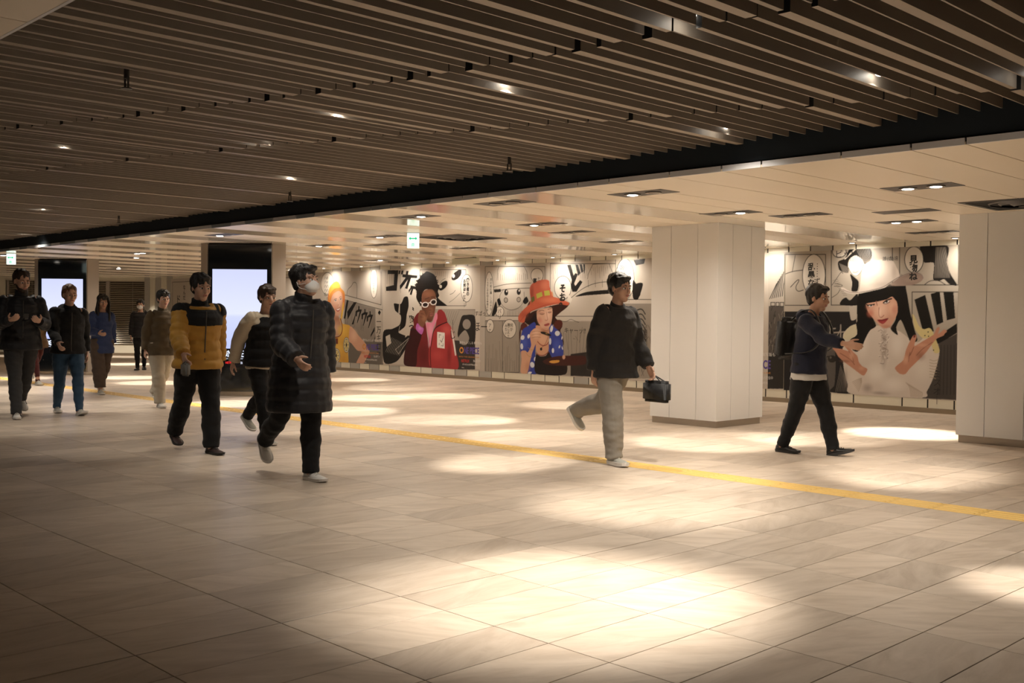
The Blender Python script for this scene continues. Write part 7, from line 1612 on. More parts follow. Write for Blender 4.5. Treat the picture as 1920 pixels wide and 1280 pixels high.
 ('p','2a2420',[(16.052,1.164),(16.052,1.162),(16.051,1.159),(16.049,1.157),(16.047,1.155),(16.044,1.154),(16.041,1.154),(16.039,1.154),(16.036,1.155),(16.034,1.157),(16.032,1.159),(16.031,1.161),(16.03,1.164),(16.03,1.167),(16.032,1.169),(16.033,1.171),(16.036,1.173),(16.038,1.174),(16.041,1.175),(16.044,1.174),(16.047,1.173),(16.049,1.172),(16.051,1.17),(16.052,1.167)],1,None),
 ('p','d8cfae',[(15.832,1.086),(15.867,1.19),(15.953,1.283),(16.075,1.308),(16.077,1.193),(16.006,1.089),(15.907,1.064)],1,None),
 ('p','0d0b0b',[(16.091,1.794),(16.068,1.68),(16.066,1.509),(16.076,1.28),(16.067,1.109),(15.994,1.062),(16.058,0.926),(16.155,0.963),(16.225,1.112),(16.295,1.227),(16.39,1.296),(16.315,1.453),(16.215,1.656),(16.545,1.856),(16.712,1.677),(16.705,1.399),(16.627,1.254),(16.745,1.156),(16.719,1.277),(16.786,1.389),(16.881,1.202),(16.953,1.049),(17.054,1.085),(17.005,1.259),(16.933,1.511),(16.87,1.83),(16.811,1.93),(16.378,1.926),(16.138,1.862)],1,None),
 ('p','0d0b0b',[(16.062,1.353),(16.078,1.182),(16.042,1.124),(15.957,1.065),(15.996,0.917),(16.083,0.885),(16.155,0.967),(16.225,1.128),(16.259,1.242),(16.318,1.299),(16.244,1.4)],1,None),
 ('p','d8a084',[(16.216,1.611),(16.239,1.656),(16.454,1.678),(16.617,1.755),(16.712,1.677),(16.737,1.566),(16.727,1.477),(16.66,1.343),(16.603,1.276),(16.521,1.258),(16.437,1.307),(16.34,1.408),(16.254,1.509)],1,None),
 ('b','f0c8ae',(16.469,1.532),(0.1059999999999981,0.135),0.8),
 ('b','ecbb9e',(16.644,1.566),(0.05800000000000338,0.10000000000000009),0.7),
 ('b','c4644c',(16.29,1.487),(0.054000000000002046,0.05700000000000016),0.65),
 ('b','c9705a',(16.679,1.544),(0.04200000000000159,0.06699999999999995),0.5),
 ('b','b97860',(16.556,1.286),(0.08200000000000074,0.027000000000000135),0.6),
 ('b','8d5442',(16.24,1.588),(0.037000000000002586,0.04500000000000015),0.6),
 ('p','0d0b0b',[(16.191,1.634),(16.236,1.838),(16.661,1.877),(16.734,1.721),(16.712,1.677),(16.641,1.744),(16.548,1.7),(16.383,1.667),(16.239,1.645)],1,None),
 ('l','1a1210',[(16.222,1.628),(16.276,1.6),(16.354,1.631)],0.016,1),
 ('l','1a1210',[(16.502,1.65),(16.548,1.689),(16.635,1.716)],0.018,1),
 ('p','e8e0da',[(16.327,1.611),(16.327,1.607),(16.324,1.602),(16.32,1.598),(16.313,1.595),(16.305,1.592),(16.297,1.591),(16.288,1.59),(16.28,1.591),(16.273,1.592),(16.267,1.595),(16.263,1.598),(16.261,1.602),(16.261,1.606),(16.264,1.611),(16.269,1.614),(16.275,1.618),(16.283,1.62),(16.292,1.622),(16.3,1.623),(16.309,1.622),(16.316,1.621),(16.322,1.618),(16.326,1.615)],1,None),
 ('p','1e1612',[(16.316,1.611),(16.315,1.607),(16.314,1.603),(16.311,1.6),(16.308,1.597),(16.304,1.596),(16.3,1.595),(16.296,1.596),(16.293,1.597),(16.289,1.6),(16.287,1.603),(16.285,1.607),(16.285,1.611),(16.285,1.615),(16.287,1.619),(16.289,1.622),(16.292,1.625),(16.296,1.626),(16.3,1.627),(16.304,1.626),(16.308,1.625),(16.311,1.622),(16.314,1.619),(16.315,1.615)],1,None),
 ('p','e8e0da',[(16.597,1.679),(16.597,1.674),(16.595,1.669),(16.591,1.663),(16.584,1.657),(16.575,1.652),(16.565,1.647),(16.555,1.644),(16.545,1.642),(16.536,1.642),(16.528,1.643),(16.522,1.645),(16.519,1.649),(16.518,1.654),(16.521,1.659),(16.525,1.665),(16.532,1.671),(16.541,1.676),(16.551,1.681),(16.561,1.684),(16.571,1.686),(16.58,1.686),(16.588,1.685),(16.594,1.683)],1,None),
 ('p','1e1612',[(16.573,1.671),(16.573,1.666),(16.571,1.661),(16.568,1.657),(16.564,1.654),(16.56,1.652),(16.555,1.652),(16.55,1.652),(16.545,1.654),(16.541,1.657),(16.538,1.661),(16.536,1.666),(16.536,1.671),(16.536,1.676),(16.538,1.68),(16.541,1.684),(16.545,1.687),(16.549,1.689),(16.554,1.69),(16.559,1.689),(16.563,1.687),(16.567,1.684),(16.57,1.68),(16.572,1.676)],1,None),
 ('l','140e0c',[(16.24,1.609),(16.294,1.625),(16.354,1.62)],0.014,1),
 ('l','140e0c',[(16.504,1.653),(16.554,1.689),(16.635,1.713)],0.018,1),
 ('l','5a3830',[(16.511,1.639),(16.555,1.635),(16.607,1.666)],0.01,1),
 ('l','8d5444',[(16.383,1.678),(16.402,1.611)],0.012,1),
 ('l','b06e58',[(16.432,1.577),(16.428,1.476),(16.449,1.425),(16.482,1.426),(16.515,1.459)],0.012,1),
 ('b','f6d6c2',(16.451,1.498),(0.01899999999999835,0.06699999999999995),0.7),
 ('p','a02a30',[(16.406,1.386),(16.471,1.392),(16.506,1.4),(16.588,1.415),(16.554,1.365),(16.508,1.328),(16.46,1.336)],1,None),
 ('l','5c1418',[(16.41,1.384),(16.483,1.375),(16.586,1.412)],0.008,1),
 ('b','c8484a',(16.507,1.351),(0.03599999999999781,0.014000000000000012),0.6),
 ('p','9a8478',[(16.614,1.933),(16.751,2.031),(16.888,2.083),(17.001,2.108),(17.096,2.078),(17.128,2.023),(17.093,1.969),(16.981,1.922),(16.8,1.906),(16.661,1.91)],1,None),
 ('b','b8a090',(16.946,2.005),(0.11299999999999955,0.04399999999999982),0.6),
 ('p','dccfc2',[(15.78,1.889),(15.83,1.894),(15.943,1.835),(16.09,1.839),(16.133,2.134),(16.18,2.247),(16.299,2.3),(16.489,2.316),(16.63,2.3),(16.69,2.221),(16.757,2.053),(16.613,1.956),(16.521,1.885),(16.308,1.837),(16.115,1.799),(15.98,1.795),(15.856,1.825)],1,None),
 ('b','f2e9de',(16.373,2.174),(0.17799999999999727,0.12400000000000011),0.8),
 ('b','f0e6da',(16.245,1.996),(0.10800000000000054,0.125),0.6),
 ('b','b8a698',(16.668,2.121),(0.04200000000000159,0.12199999999999989),0.6),
 ('b','cbbcae',(16.473,1.936),(0.18700000000000117,0.038000000000000034),0.5),
 ('l','8a7a74',[(15.818,1.86),(15.943,1.812),(16.091,1.811),(16.308,1.846),(16.509,1.896),(16.613,1.967),(16.751,2.047),(16.887,2.094),(17.0,2.113),(17.102,2.078),(17.126,2.018)],0.012,1),
 ('p','c98a6c',[(15.51,1.015),(15.541,1.03),(15.618,1.011),(15.708,0.967),(15.785,0.928),(15.898,0.897),(15.935,0.892),(15.821,1.004),(15.833,1.039),(15.87,1.046),(15.915,0.984),(15.997,0.894),(16.084,0.817),(16.111,0.726),(16.173,0.66),(16.258,0.618),(16.212,0.525),(16.163,0.523),(16.014,0.619),(15.876,0.706),(15.762,0.795),(15.697,0.885),(15.594,0.964)],1,None),
 ('l','8d5640',[(15.786,0.853),(15.899,0.799),(16.0,0.734),(16.038,0.678)],0.01,1),
 ('l','8d5640',[(15.935,0.892),(15.998,0.814),(16.025,0.723)],0.009,1),
 ('b','e2ac8c',(15.986,0.825),(0.036999999999999034,0.06899999999999995),0.7),
 ('b','e0a888',(16.161,0.625),(0.04899999999999949,0.03400000000000003),0.6),
 ('b','8a5440',(15.876,0.729),(0.08699999999999974,0.02300000000000002),0.6),
 ('p','c98a6c',[(15.643,1.058),(15.668,1.076),(15.714,1.013),(15.727,0.956),(15.683,0.978)],1,None),
 ('p','7c2c26',[(15.87,1.031),(15.874,1.025),(15.876,1.019),(15.876,1.013),(15.875,1.008),(15.873,1.004),(15.87,1.001),(15.865,1.0),(15.86,1.0),(15.855,1.001),(15.85,1.004),(15.845,1.009),(15.84,1.014),(15.837,1.02),(15.835,1.026),(15.835,1.032),(15.836,1.037),(15.838,1.041),(15.841,1.044),(15.846,1.046),(15.851,1.046),(15.856,1.044),(15.861,1.041),(15.866,1.036)],1,None),
 ('p','c98a6c',[(17.503,1.227),(17.459,1.253),(17.373,1.182),(17.393,1.269),(17.371,1.29),(17.339,1.257),(17.307,1.181),(17.242,1.136),(17.132,1.069),(17.01,1.0),(17.041,1.132),(17.018,1.17),(16.979,1.142),(16.919,1.031),(16.875,0.919),(16.844,0.786),(16.753,0.705),(16.708,0.648),(16.779,0.573),(16.871,0.566),(16.938,0.646),(17.06,0.772),(17.191,0.907),(17.288,1.04),(17.353,1.117),(17.45,1.162),(17.471,1.194)],1,None),
 ('l','8d5640',[(16.944,0.899),(16.928,0.833),(16.924,0.756)],0.01,1),
 ('l','8d5640',[(16.999,0.978),(16.967,0.9),(16.945,0.855)],0.01,1),
 ('l','8d5640',[(17.047,0.859),(17.134,0.96),(17.288,1.061)],0.009,1),
 ('b','e2ac8c',(16.878,0.787),(0.04499999999999815,0.06600000000000006),0.7),
 ('b','e0a888',(17.133,1.014),(0.08900000000000219,0.028000000000000025),0.6),
 ('b','8a5440',(17.114,0.85),(0.06700000000000017,0.06599999999999995),0.5),
 ('p','7c2c26',[(17.022,1.14),(17.02,1.134),(17.016,1.129),(17.012,1.125),(17.008,1.123),(17.004,1.122),(16.999,1.122),(16.996,1.124),(16.993,1.128),(16.991,1.132),(16.99,1.138),(16.991,1.144),(16.992,1.15),(16.995,1.156),(16.999,1.161),(17.003,1.165),(17.007,1.167),(17.011,1.168),(17.015,1.168),(17.019,1.166),(17.022,1.162),(17.024,1.157),(17.024,1.152),(17.024,1.146)],1,None),
]
ART_TEXT = [
 ('キャハハハハハ',1.392,2.402,0.105,'1c1918',True,1.0,0.0),
 ('ハハハハ危',1.302,2.404,0.105,'1c1918',True,1.0,0.0),
 ('一万キロフ',3.595,1.343,0.2,'1c1918',True,1.0,0.0),
 ('だ…はさてて',3.375,2.377,0.075,'1c1918',True,1.0,0.0),
 ('〝砲つ〟',4.857,1.596,0.19,'1c1918',True,1,0.006),
 ('働き者の',6.829,2.241,0.1,'1c1918',True,1,0.003),
 ('お前は“顔”…',6.721,2.219,0.09,'1c1918',True,1,0.003),
 ('ーじ',6.333,1.305,0.22,'1c1918',True,1.0,0.0),
 ('すぱっ',7.069,1.516,0.12,'1c1918',False,1.0,0.0),
 ('ほー',7.014,1.285,0.24,'1c1918',False,1.0,0.0),
 ('男の船の裏、このそな',7.584,2.221,0.07,'1c1918',True,1.0,0.0),
 ('とんなに手を切る仲間の友',7.473,2.224,0.06,'1c1918',True,1.0,0.0),
 ('そお？',9.696,2.06,0.18,'1c1918',True,1,0.008),
 ('だ',9.027,2.216,0.09,'1c1918',True,1.0,0.0),
 ('裏',8.909,2.194,0.11,'1c1918',True,1,0.003),
 ('パリ',7.856,1.567,0.12,'1c1918',True,1.0,0.0),
 ('アァ',7.553,1.252,0.1,'1c1918',True,1.0,0.0),
 ('何か',8.23,1.258,0.09,'1c1918',True,1.0,0.0),
 ('聞こえた',8.141,1.257,0.08,'1c1918',True,1.0,0.0),
 ('みたい',8.063,1.244,0.08,'1c1918',True,1.0,0.0),
 ('キャーッ!!',9.748,1.191,0.13,'1c1918',False,1.0,0.0),
 ('フンフフフフ…',11.421,2.407,0.105,'1c1918',True,1.0,0.0),
 ('終わずに敵を',11.322,2.388,0.105,'1c1918',True,1.0,0.0),
 ('落とす方法など',11.235,2.391,0.1,'1c1918',True,1.0,0.0),
 ('いくらでもある!!',11.163,2.371,0.1,'1c1918',True,1.0,0.0),
 ('『造船美術家』だガネ',11.833,1.262,0.085,'1c1918',True,1.0,0.0),
 ('……ずいぶん',15.36,2.308,0.12,'1c1918',True,1.0,0.0),
 ('乱暴なのね',15.254,2.311,0.13,'1c1918',True,1,0.004),
 ('見物ね',16.973,2.377,0.13,'1c1918',True,1,0.005),
 ('誰(虚)遠',16.476,2.372,0.07,'1c1918',False,1.0,0.0),
 ('ピッ!',15.667,2.505,0.14,'1c1918',False,1.0,0.0),
 ('ミスオー',17.372,0.653,0.13,'151312',True,1.0,0.0),
]
build_posters()
# ------------------------------------------------------------------ people
V3 = Vector
def smooth_path(pts, rads, n=6):
    P = [V3(p) for p in pts]; Rr = [r if isinstance(r, tuple) else (r, r) for r in rads]
    if len(P) < 3:
        out = [(P[0].lerp(P[1], t/n), (Rr[0][0]+(Rr[1][0]-Rr[0][0])*t/n, Rr[0][1]+(Rr[1][1]-Rr[0][1])*t/n)) for t in range(n+1)]
        return [a for a, _ in out], [b for _, b in out]
    op, orr = [], []
    for i in range(len(P)-1):
        p0 = P[i-1] if i else P[0]*2-P[1]; p1, p2 = P[i], P[i+1]; p3 = P[i+2] if i+2 < len(P) else P[-1]*2-P[-2]
        k = max(2, n)
        for t in range(k):
            u = t/k
            q = 0.5*((2*p1)+(p2-p0)*u+(2*p0-5*p1+4*p2-p3)*u*u+(3*p1-p0-3*p2+p3)*u**3)
            op.append(q); s = u*u*(3-2*u)
            orr.append(tuple(Rr[i][j]+(Rr[i+1][j]-Rr[i][j])*s for j in (0, 1)))
    op.append(P[-1]); orr.append(Rr[-1])
    return op, orr
def tube(bm, pts, rads, side=(0, 1, 0), n=14, sub=6, puff=0.0, period=0.09, wrinkle=0.0, seed=0, dome=True):
    """loft along a path; radius pairs are (along side, across side)"""
    P, R = smooth_path(pts, rads, sub)
    if puff or wrinkle:
        # resample finely so that quilting shows
        L = [0]
        for i in range(1, len(P)): L.append(L[-1]+(P[i]-P[i-1]).length)
        m = max(8, int(L[-1]/0.012)); P2, R2 = [], []
        for k in range(m+1):
            s = L[-1]*k/m; i = 0
            while i < len(P)-2 and L[i+1] < s: i += 1
            u = (s-L[i])/max(1e-6, L[i+1]-L[i]); P2.append(P[i].lerp(P[i+1], u))
            f = 1.0; f2 = 0
            if puff: f2 = puff*(abs(math.sin(math.pi*s/period))**0.6-0.6)
            R2.append((R[i][0]+(R[i+1][0]-R[i][0])*u+f2, R[i][1]+(R[i+1][1]-R[i][1])*u+f2))
        P, R = P2, R2
    rings = []
    N = len(P); side = V3(side)
    for i in range(N):
        t = (P[min(i+1, N-1)]-P[max(i-1, 0)]).normalized()
        s = (side-t*side.dot(t))
        if s.length < 1e-3: s = V3((1, 0, 0))-t*t.x
        s.normalize(); w = t.cross(s)
        ring = []
        for k in range(n):
            a = 2*math.pi*k/n
            f = 1.0
            q = P[i]+s*math.cos(a)*R[i][0]+w*math.sin(a)*R[i][1]
            if wrinkle:
                d = noise.noise(V3((q.x*7+seed, q.y*7, q.z*13)))*wrinkle
                q = q+(q-P[i]).normalized()*d
            ring.append(bm.verts.new(q))
        rings.append(ring)
    for i in range(N-1):
        for k in range(n): bm.faces.new((rings[i][k], rings[i][(k+1) % n], rings[i+1][(k+1) % n], rings[i+1][k]))
    for i, sg in ((0, -1), (N-1, 1)):
        t = (P[1]-P[0]).normalized() if i == 0 else (P[-1]-P[-2]).normalized()
        r = min(R[i])*(0.55 if dome else 0.02)
        mid = []
        for k in range(n): mid.append(bm.verts.new(P[i]+(rings[i][k].co-P[i])*0.7+t*sg*r*0.75))
        c = bm.verts.new(P[i]+t*sg*r)
        for k in range(n):
            q = (rings[i][k], rings[i][(k+1) % n], mid[(k+1) % n], mid[k]); q2 = (mid[k], mid[(k+1) % n], c)
            bm.faces.new(q[::-1] if sg < 0 else q); bm.faces.new(q2[::-1] if sg < 0 else q2)
def ell(bm, M, c, r, rot=None, seg=14):
    """ellipsoid at c in frame M"""
    d = bmesh.ops.create_icosphere(bm, subdivisions=3, radius=1)
    T = M @ Matrix.Translation(V3(c)) @ (rot if rot else Matrix.Identity(4)) @ Matrix.Diagonal((*r, 1))
    bmesh.ops.transform(bm, matrix=T, verts=d['verts'])
def skin_mesh(name, bm, voxel, m, parent, smooth_it=3, disp=0.0, dscale=8, seed=0, stretch=(1, 1, 1)):
    """union of the overlapping volumes as one continuous surface"""
    bmesh.ops.recalc_face_normals(bm, faces=bm.faces)
    me = bpy.data.meshes.new('tmp'); bm.to_mesh(me); bm.free()
    o = bpy.data.objects.new('tmp', me); COL.objects.link(o)
    md = o.modifiers.new('r', 'REMESH'); md.mode = 'VOXEL'; md.voxel_size = voxel
    if smooth_it:
        s = o.modifiers.new('s', 'SMOOTH'); s.factor = 0.5; s.iterations = smooth_it
    dg = bpy.context.evaluated_depsgraph_get(); out = bpy.data.meshes.new_from_object(o.evaluated_get(dg))
    bpy.data.objects.remove(o); bpy.data.meshes.remove(me)
    n = len(out.vertices)
    if disp and n:
        co = np.empty(n*3); out.vertices.foreach_get('co', co); no = np.empty(n*3); out.vertex_normals.foreach_get('vector', no)
        co = co.reshape(-1, 3); no = no.reshape(-1, 3)
        q = co*dscale*np.array(stretch)
        d = np.array([noise.noise((a+seed, b, c)) for a, b, c in q])
        co += no*(d*disp)[:, None]; out.vertices.foreach_set('co', co.ravel())
    out.materials.clear(); out.materials.append(m)
    out.polygons.foreach_set('use_smooth', [True]*len(out.polygons)); out.name = name
    return link(bpy.data.objects.new(name, out), parent)

def fabric(name, col, rough=0.85, bump=0.25, sc=40):
    return mat(name, col, rough, spec=0.25, noise_amt=0.12, nscale=6, bump=bump, bscale=sc, sheen=0.1)
SKIN = mat('skin_light', (0.60, 0.37, 0.27), 0.5, noise_amt=0.06, nscale=20)
SKIN2 = mat('skin_tan', (0.50, 0.29, 0.20), 0.5, noise_amt=0.06, nscale=20)
HAIRB = mat('hair_black', (0.012, 0.010, 0.009), 0.45, bump=0.6, bscale=90)
HAIRN = mat('hair_brown', (0.035, 0.020, 0.012), 0.45, bump=0.6, bscale=90)
HAIRG = mat('hair_ginger', (0.16, 0.075, 0.035), 0.5, bump=0.6, bscale=90)
EYEW = mat('eye_white', (0.75, 0.73, 0.70), 0.2); EYED = mat('eye_dark', (0.02, 0.012, 0.01), 0.15)
LIP = mat('lip', (0.42, 0.17, 0.14), 0.45)
MASKM = mat('mask_white', (0.80, 0.80, 0.80), 0.8)
SOLEW = mat('sole_white', (0.75, 0.73, 0.70), 0.5); UPW = mat('upper_white', (0.72, 0.71, 0.68), 0.6, bump=0.2, bscale=120)
UPG = mat('upper_grey', (0.42, 0.42, 0.38), 0.7, bump=0.3, bscale=100); UPB = mat('upper_black', (0.012, 0.012, 0.012), 0.35)
SOLEB = mat('sole_black', (0.02, 0.02, 0.02), 0.6); UPR = mat('upper_brown', (0.05, 0.03, 0.028), 0.5); LACE = mat('lace', (0.6, 0.6, 0.55), 0.8)
LACEB = mat('lace_dark', (0.04, 0.04, 0.04), 0.8)

def make_shoe(parent, ankle, pitch, Rz, up, sole, lace, k=1.0, chunky=1.0, stripe=None):
    """ankle = world-local ankle point; toe along +x"""
    root = bpy.data.objects.new('shoe', None); COL.objects.link(root); root.parent = parent
    M = Matrix.Translation(ankle) @ Rz @ Matrix.Rotation(-math.radians(pitch), 4, 'Y')
    root.matrix_local = M
    # sections: x, half width, height of upper, centre y
    S = [(-0.075, 0.020, 0.045), (-0.068, 0.032, 0.072), (-0.045, 0.038, 0.085), (-0.01, 0.040, 0.085), (0.03, 0.041, 0.074), (0.07, 0.045, 0.060),
         (0.11, 0.050, 0.050), (0.15, 0.049, 0.044), (0.18, 0.041, 0.038), (0.198, 0.025, 0.028), (0.205, 0.010, 0.018)]
    z0 = -0.085; sh = 0.024*chunky
    bm = bmesh.new(); rings = []
    for x, w, h in S:
        r = []
        for a in range(9):
            t = math.pi*a/8
            r.append(bm.verts.new((x*k, w*math.cos(t)*0.96*(1-0.25*math.sin(t)**2), z0+sh-0.004+(h-0.02)*math.sin(t)**0.8 if 0 < a < 8 else z0+sh-0.006)))
        rings.append(r)
    for i in range(len(rings)-1):
        for a in range(8): bm.faces.new((rings[i][a], rings[i+1][a], rings[i+1][a+1], rings[i][a+1]))
        bm.faces.new((rings[i][8], rings[i+1][8], rings[i+1][0], rings[i][0]))
    bm.faces.new(rings[0]); bm.faces.new(rings[-1][::-1]); bmesh.ops.recalc_face_normals(bm, faces=bm.faces)
    mesh_obj('upper', bm, up, root, smooth=True)
    bm = bmesh.new(); lo, hi = [], []
    out = [(x, w) for x, w, h in S]+[(x, -w) for x, w, h in S[::-1]]
    for x, w in out:
        sx = 1.04; tl = max(0, x-0.13)*0.16
        lo.append(bm.verts.new((x*k*1.02, w*1.0, z0+tl))); hi.append(bm.verts.new((x*k*sx, w*1.10, z0+sh+tl*0.5)))
    bm.faces.new(lo[::-1]); bm.faces.new(hi)
    for i in range(len(out)): bm.faces.new((lo[i], lo[(i+1) % len(out)], hi[(i+1) % len(out)], hi[i]))
    bmesh.ops.recalc_face_normals(bm, faces=bm.faces); mesh_obj('sole', bm, sole, root)
    bm = bmesh.new()
    for q in range(4):
        x = 0.035+q*0.022; z = z0+0.082-q*0.008
        tube(bm, [(x*k, -0.022, z-0.006), ((x+0.004)*k, 0, z+0.004), (x*k, 0.022, z-0.006)], [0.003, 0.003, 0.003], side=(1, 0, 0), n=5, sub=2)
    mesh_obj('laces', bm, lace, root)
    if stripe:
        bm = bmesh.new()
        for s in (-1, 1): tube(bm, [(-0.05, s*0.040, z0+0.045), (0.0, s*0.044, z0+0.052), (0.05, s*0.047, z0+0.036), (0.09, s*0.05, z0+0.034)], [0.004]*4, n=5, sub=3)
        mesh_obj('side_stripe', bm, stripe, root)
    return root

def make_hand(bm, wrist, d, thumb, nrm, curl=22, k=1.0, grip=0):
    d = d.normalized(); thumb = (thumb-d*thumb.dot(d)).normalized(); nrm = nrm.normalized()
    tube(bm, [wrist-d*0.02*k, wrist+d*0.02*k, wrist+d*0.06*k, wrist+d*0.095*k], [(0.025*k, 0.020*k), (0.032*k, 0.017*k), (0.041*k, 0.016*k), (0.038*k, 0.012*k)], side=thumb, n=12, sub=3)
    for q, (off, L) in enumerate([(0.030, 0.072), (0.010, 0.082), (-0.010, 0.076), (-0.029, 0.060)]):
        p = wrist+d*0.090*k+thumb*off*k; pts = [p-d*0.02*k, p]; dd = d.copy()
        fan = thumb*off*2.0
        c = curl+q*4
        for s, f in enumerate((0.42, 0.32, 0.26)):
            dd = (Matrix.Rotation(math.radians(c*(0.7+0.3*s)), 3, d.cross(nrm))@dd)
            p = p+(dd+fan*0.6).normalized()*L*f*k*1.05; pts.append(p.copy())
        tube(bm, pts, [0.0095*k, 0.0095*k, 0.009*k, 0.0085*k, 0.0072*k], side=thumb, n=8, sub=2)
    p = wrist+d*0.028*k+thumb*0.026*k
    dirs = (thumb*0.75+d*0.6+nrm*0.35).normalized(); d2 = (thumb*0.35+d*0.85+nrm*0.45).normalized()
    tube(bm, [p-dirs*0.015, p+dirs*0.035*k, p+dirs*0.035*k+d2*0.03*k, p+dirs*0.035*k+d2*0.055*k], [0.015*k, 0.0125*k, 0.0105*k, 0.008*k], side=nrm, n=8, sub=3)

def make_person(label, foot, H=1.72, heading=0, legs=((22, 4), (-18, 28)), plant=0, fpitch=(0, -25), arms=((-18, 12, 10, 0), (20, 12, 25, 0)),
                lean=3, head=(0, 0), build=1.0, skin=None, hair='short', hairm=None, top=None, bottom=None, shoes=None, mask=False, vox=0.0075, curl=22, group=None, extra=None, beard=False, fz=0.0):
    """legs/arms: index 0 = right, 1 = left. legs (thigh swing, knee bend); arms (swing, out, elbow, inward)"""
    skin = skin or SKIN; hairm = hairm or HAIRB
    root = empty('person', (0, 0, 0)); tag(root, label, 'person', group)
    s = H/1.75
    Lt, Ls, ah = 0.43*s, 0.415*s, 0.085*s
    hips, knees, ankles = [], [], []
    for i, sg in ((0, -1), (1, 1)):
        a, k = legs[i]; a = math.radians(a); k = math.radians(k)
        hp = V3((0, sg*0.092*s, 0)); kn = hp+V3((math.sin(a)*Lt, sg*-0.012*s, -math.cos(a)*Lt))
        an = kn+V3((math.sin(a-k)*Ls, sg*-0.012*s, -math.cos(a-k)*Ls)); hips.append(hp); knees.append(kn); ankles.append(an)
    dz = 0.085-ankles[plant].z+fz
    pel = V3((0, 0, dz))
    hips = [h+pel for h in hips]; knees = [h+pel for h in knees]; ankles = [h+pel for h in ankles]
    La = math.radians(lean)
    T = Matrix.Translation(pel) @ Matrix.Rotation(La, 4, 'Y')
    def tp(x, y, z): return T @ V3((x*s, y*s, z*s))
    b = build
    shoulders = [tp(0, -0.160*b, 0.485), tp(0, 0.160*b, 0.485)]
    elbows, wrists, fdirs = [], [], []
    for i, sg in ((0, -1), (1, 1)):
        sw, out, el, inn = [math.radians(q) for q in arms[i]]
        u = V3((math.sin(sw)*math.cos(out), sg*math.sin(out), -math.cos(sw)*math.cos(out)))
        e = shoulders[i]+u*0.295*s
        f = V3((math.sin(sw+el)*math.cos(inn), -sg*math.sin(inn)+sg*math.sin(out)*0.5, -math.cos(sw+el)*math.cos(inn))).normalized()
        elbows.append(e); wrists.append(e+f*0.255*s); fdirs.append(f)
    # ---- body: one continuous surface
    bm = bmesh.new()
    tube(bm, [tp(0, 0, -0.04), tp(0, 0, 0.06), tp(0.0, 0, 0.20), tp(0.01, 0, 0.33), tp(0.0, 0, 0.43), tp(-0.005, 0, 0.50), tp(-0.005, 0, 0.55)],
         [(0.15*s*b, 0.10*s*b), (0.155*s*b, 0.11*s*b), (0.125*s*b, 0.095*s*b), (0.145*s*b, 0.11*s*b), (0.155*s*b, 0.10*s*b), (0.11*s*b, 0.070*s*b), (0.062*s, 0.056*s)], n=18)
    hc = tp(0.030, 0, 0.708)
    tube(bm, [tp(-0.01, 0, 0.48), tp(0.0, 0, 0.58), hc+V3((0, 0, -0.04))], [0.068*s, 0.056*s, 0.058*s], n=14)
    for i in (0, 1):
        tube(bm, [hips[i]+V3((0, 0, 0.03)), hips[i].lerp(knees[i], 0.45), knees[i], knees[i].lerp(ankles[i], 0.35), ankles[i], ankles[i]+V3((0, 0, -0.03))], [0.088*s*b, 0.078*s*b, 0.056*s, 0.056*s, 0.038*s, 0.038*s], n=14)
        tube(bm, [tp(0, (-1, 1)[i]*0.11*b, 0.475), shoulders[i], shoulders[i].lerp(elbows[i], 0.5), elbows[i], elbows[i].lerp(wrists[i], 0.4), wrists[i]], [0.05*s, 0.055*s*b, 0.048*s*b, 0.040*s, 0.038*s, 0.026*s], n=12)
        sg = (-1, 1)[i]
        fd = fdirs[i]; fw = V3((1, 0, 0.35)); th = fw-fd*fw.dot(fd)
        if th.length < 0.3: th = V3((0, 0, 1))-fd*fd.z
        nr = fd.cross(th).normalized()*(-sg)
        nr = nr if nr.y*sg < 0 else -nr
        make_hand(bm, wrists[i], fd, th, nr, curl=curl, k=s)
    hy, hpch = head
    HM = Matrix.Translation(hc) @ Matrix.Rotation(math.radians(hy), 4, 'Z') @ Matrix.Rotation(math.radians(hpch), 4, 'Y') @ Matrix.Scale(s*1.05, 4)
    ell(bm, HM, (-0.012, 0, 0.035), (0.096, 0.077, 0.095)); ell(bm, HM, (0.022, 0, -0.03), (0.070, 0.060, 0.082)); ell(bm, HM, (0.052, 0, -0.092), (0.034, 0.034, 0.026))
    ell(bm, HM, (0.045, 0.036, -0.02), (0.042, 0.030, 0.035)); ell(bm, HM, (0.045, -0.036, -0.02), (0.042, 0.030, 0.035))
    tube(bm, [HM@V3((0.080, 0, 0.022)), HM@V3((0.100, 0, -0.005)), HM@V3((0.108, 0, -0.026)), HM@V3((0.085, 0, -0.034))], [0.009*s, 0.011*s, 0.016*s, 0.012*s], n=10, sub=3)
    for sg in (-1, 1):
        ell(bm, HM, (0.078, sg*0.032, 0.028), (0.018, 0.026, 0.009)); ell(bm, HM, (-0.008, sg*0.078, -0.002), (0.020, 0.009, 0.031), Matrix.Rotation(sg*0.3, 4, 'Z'))
    ell(bm, HM, (0.084, 0, -0.052), (0.016, 0.026, 0.009)); ell(bm, HM, (0.081, 0, -0.065), (0.015, 0.023, 0.009))
    skin_mesh('body', bm, vox, skin, root, smooth_it=1)
    for sg in (-1, 1):
        bm = bmesh.new(); ell(bm, HM, (0.079, sg*0.031, 0.004), (0.011, 0.016, 0.0085)); o = mesh_obj('eye', bm, EYEW, root, True)
        bm = bmesh.new(); ell(bm, HM, (0.087, sg*0.031, 0.004), (0.0045, 0.0075, 0.0078)); mesh_obj('iris', bm, EYED, o, True)
        bm = bmesh.new(); tube(bm, [HM@V3((0.092, sg*0.014, 0.026)), HM@V3((0.094, sg*0.032, 0.032)), HM@V3((0.082, sg*0.052, 0.026))], [(0.0035*s, 0.0035*s)]*3, n=6, sub=3); mesh_obj('eyebrow', bm, hairm, root, True)
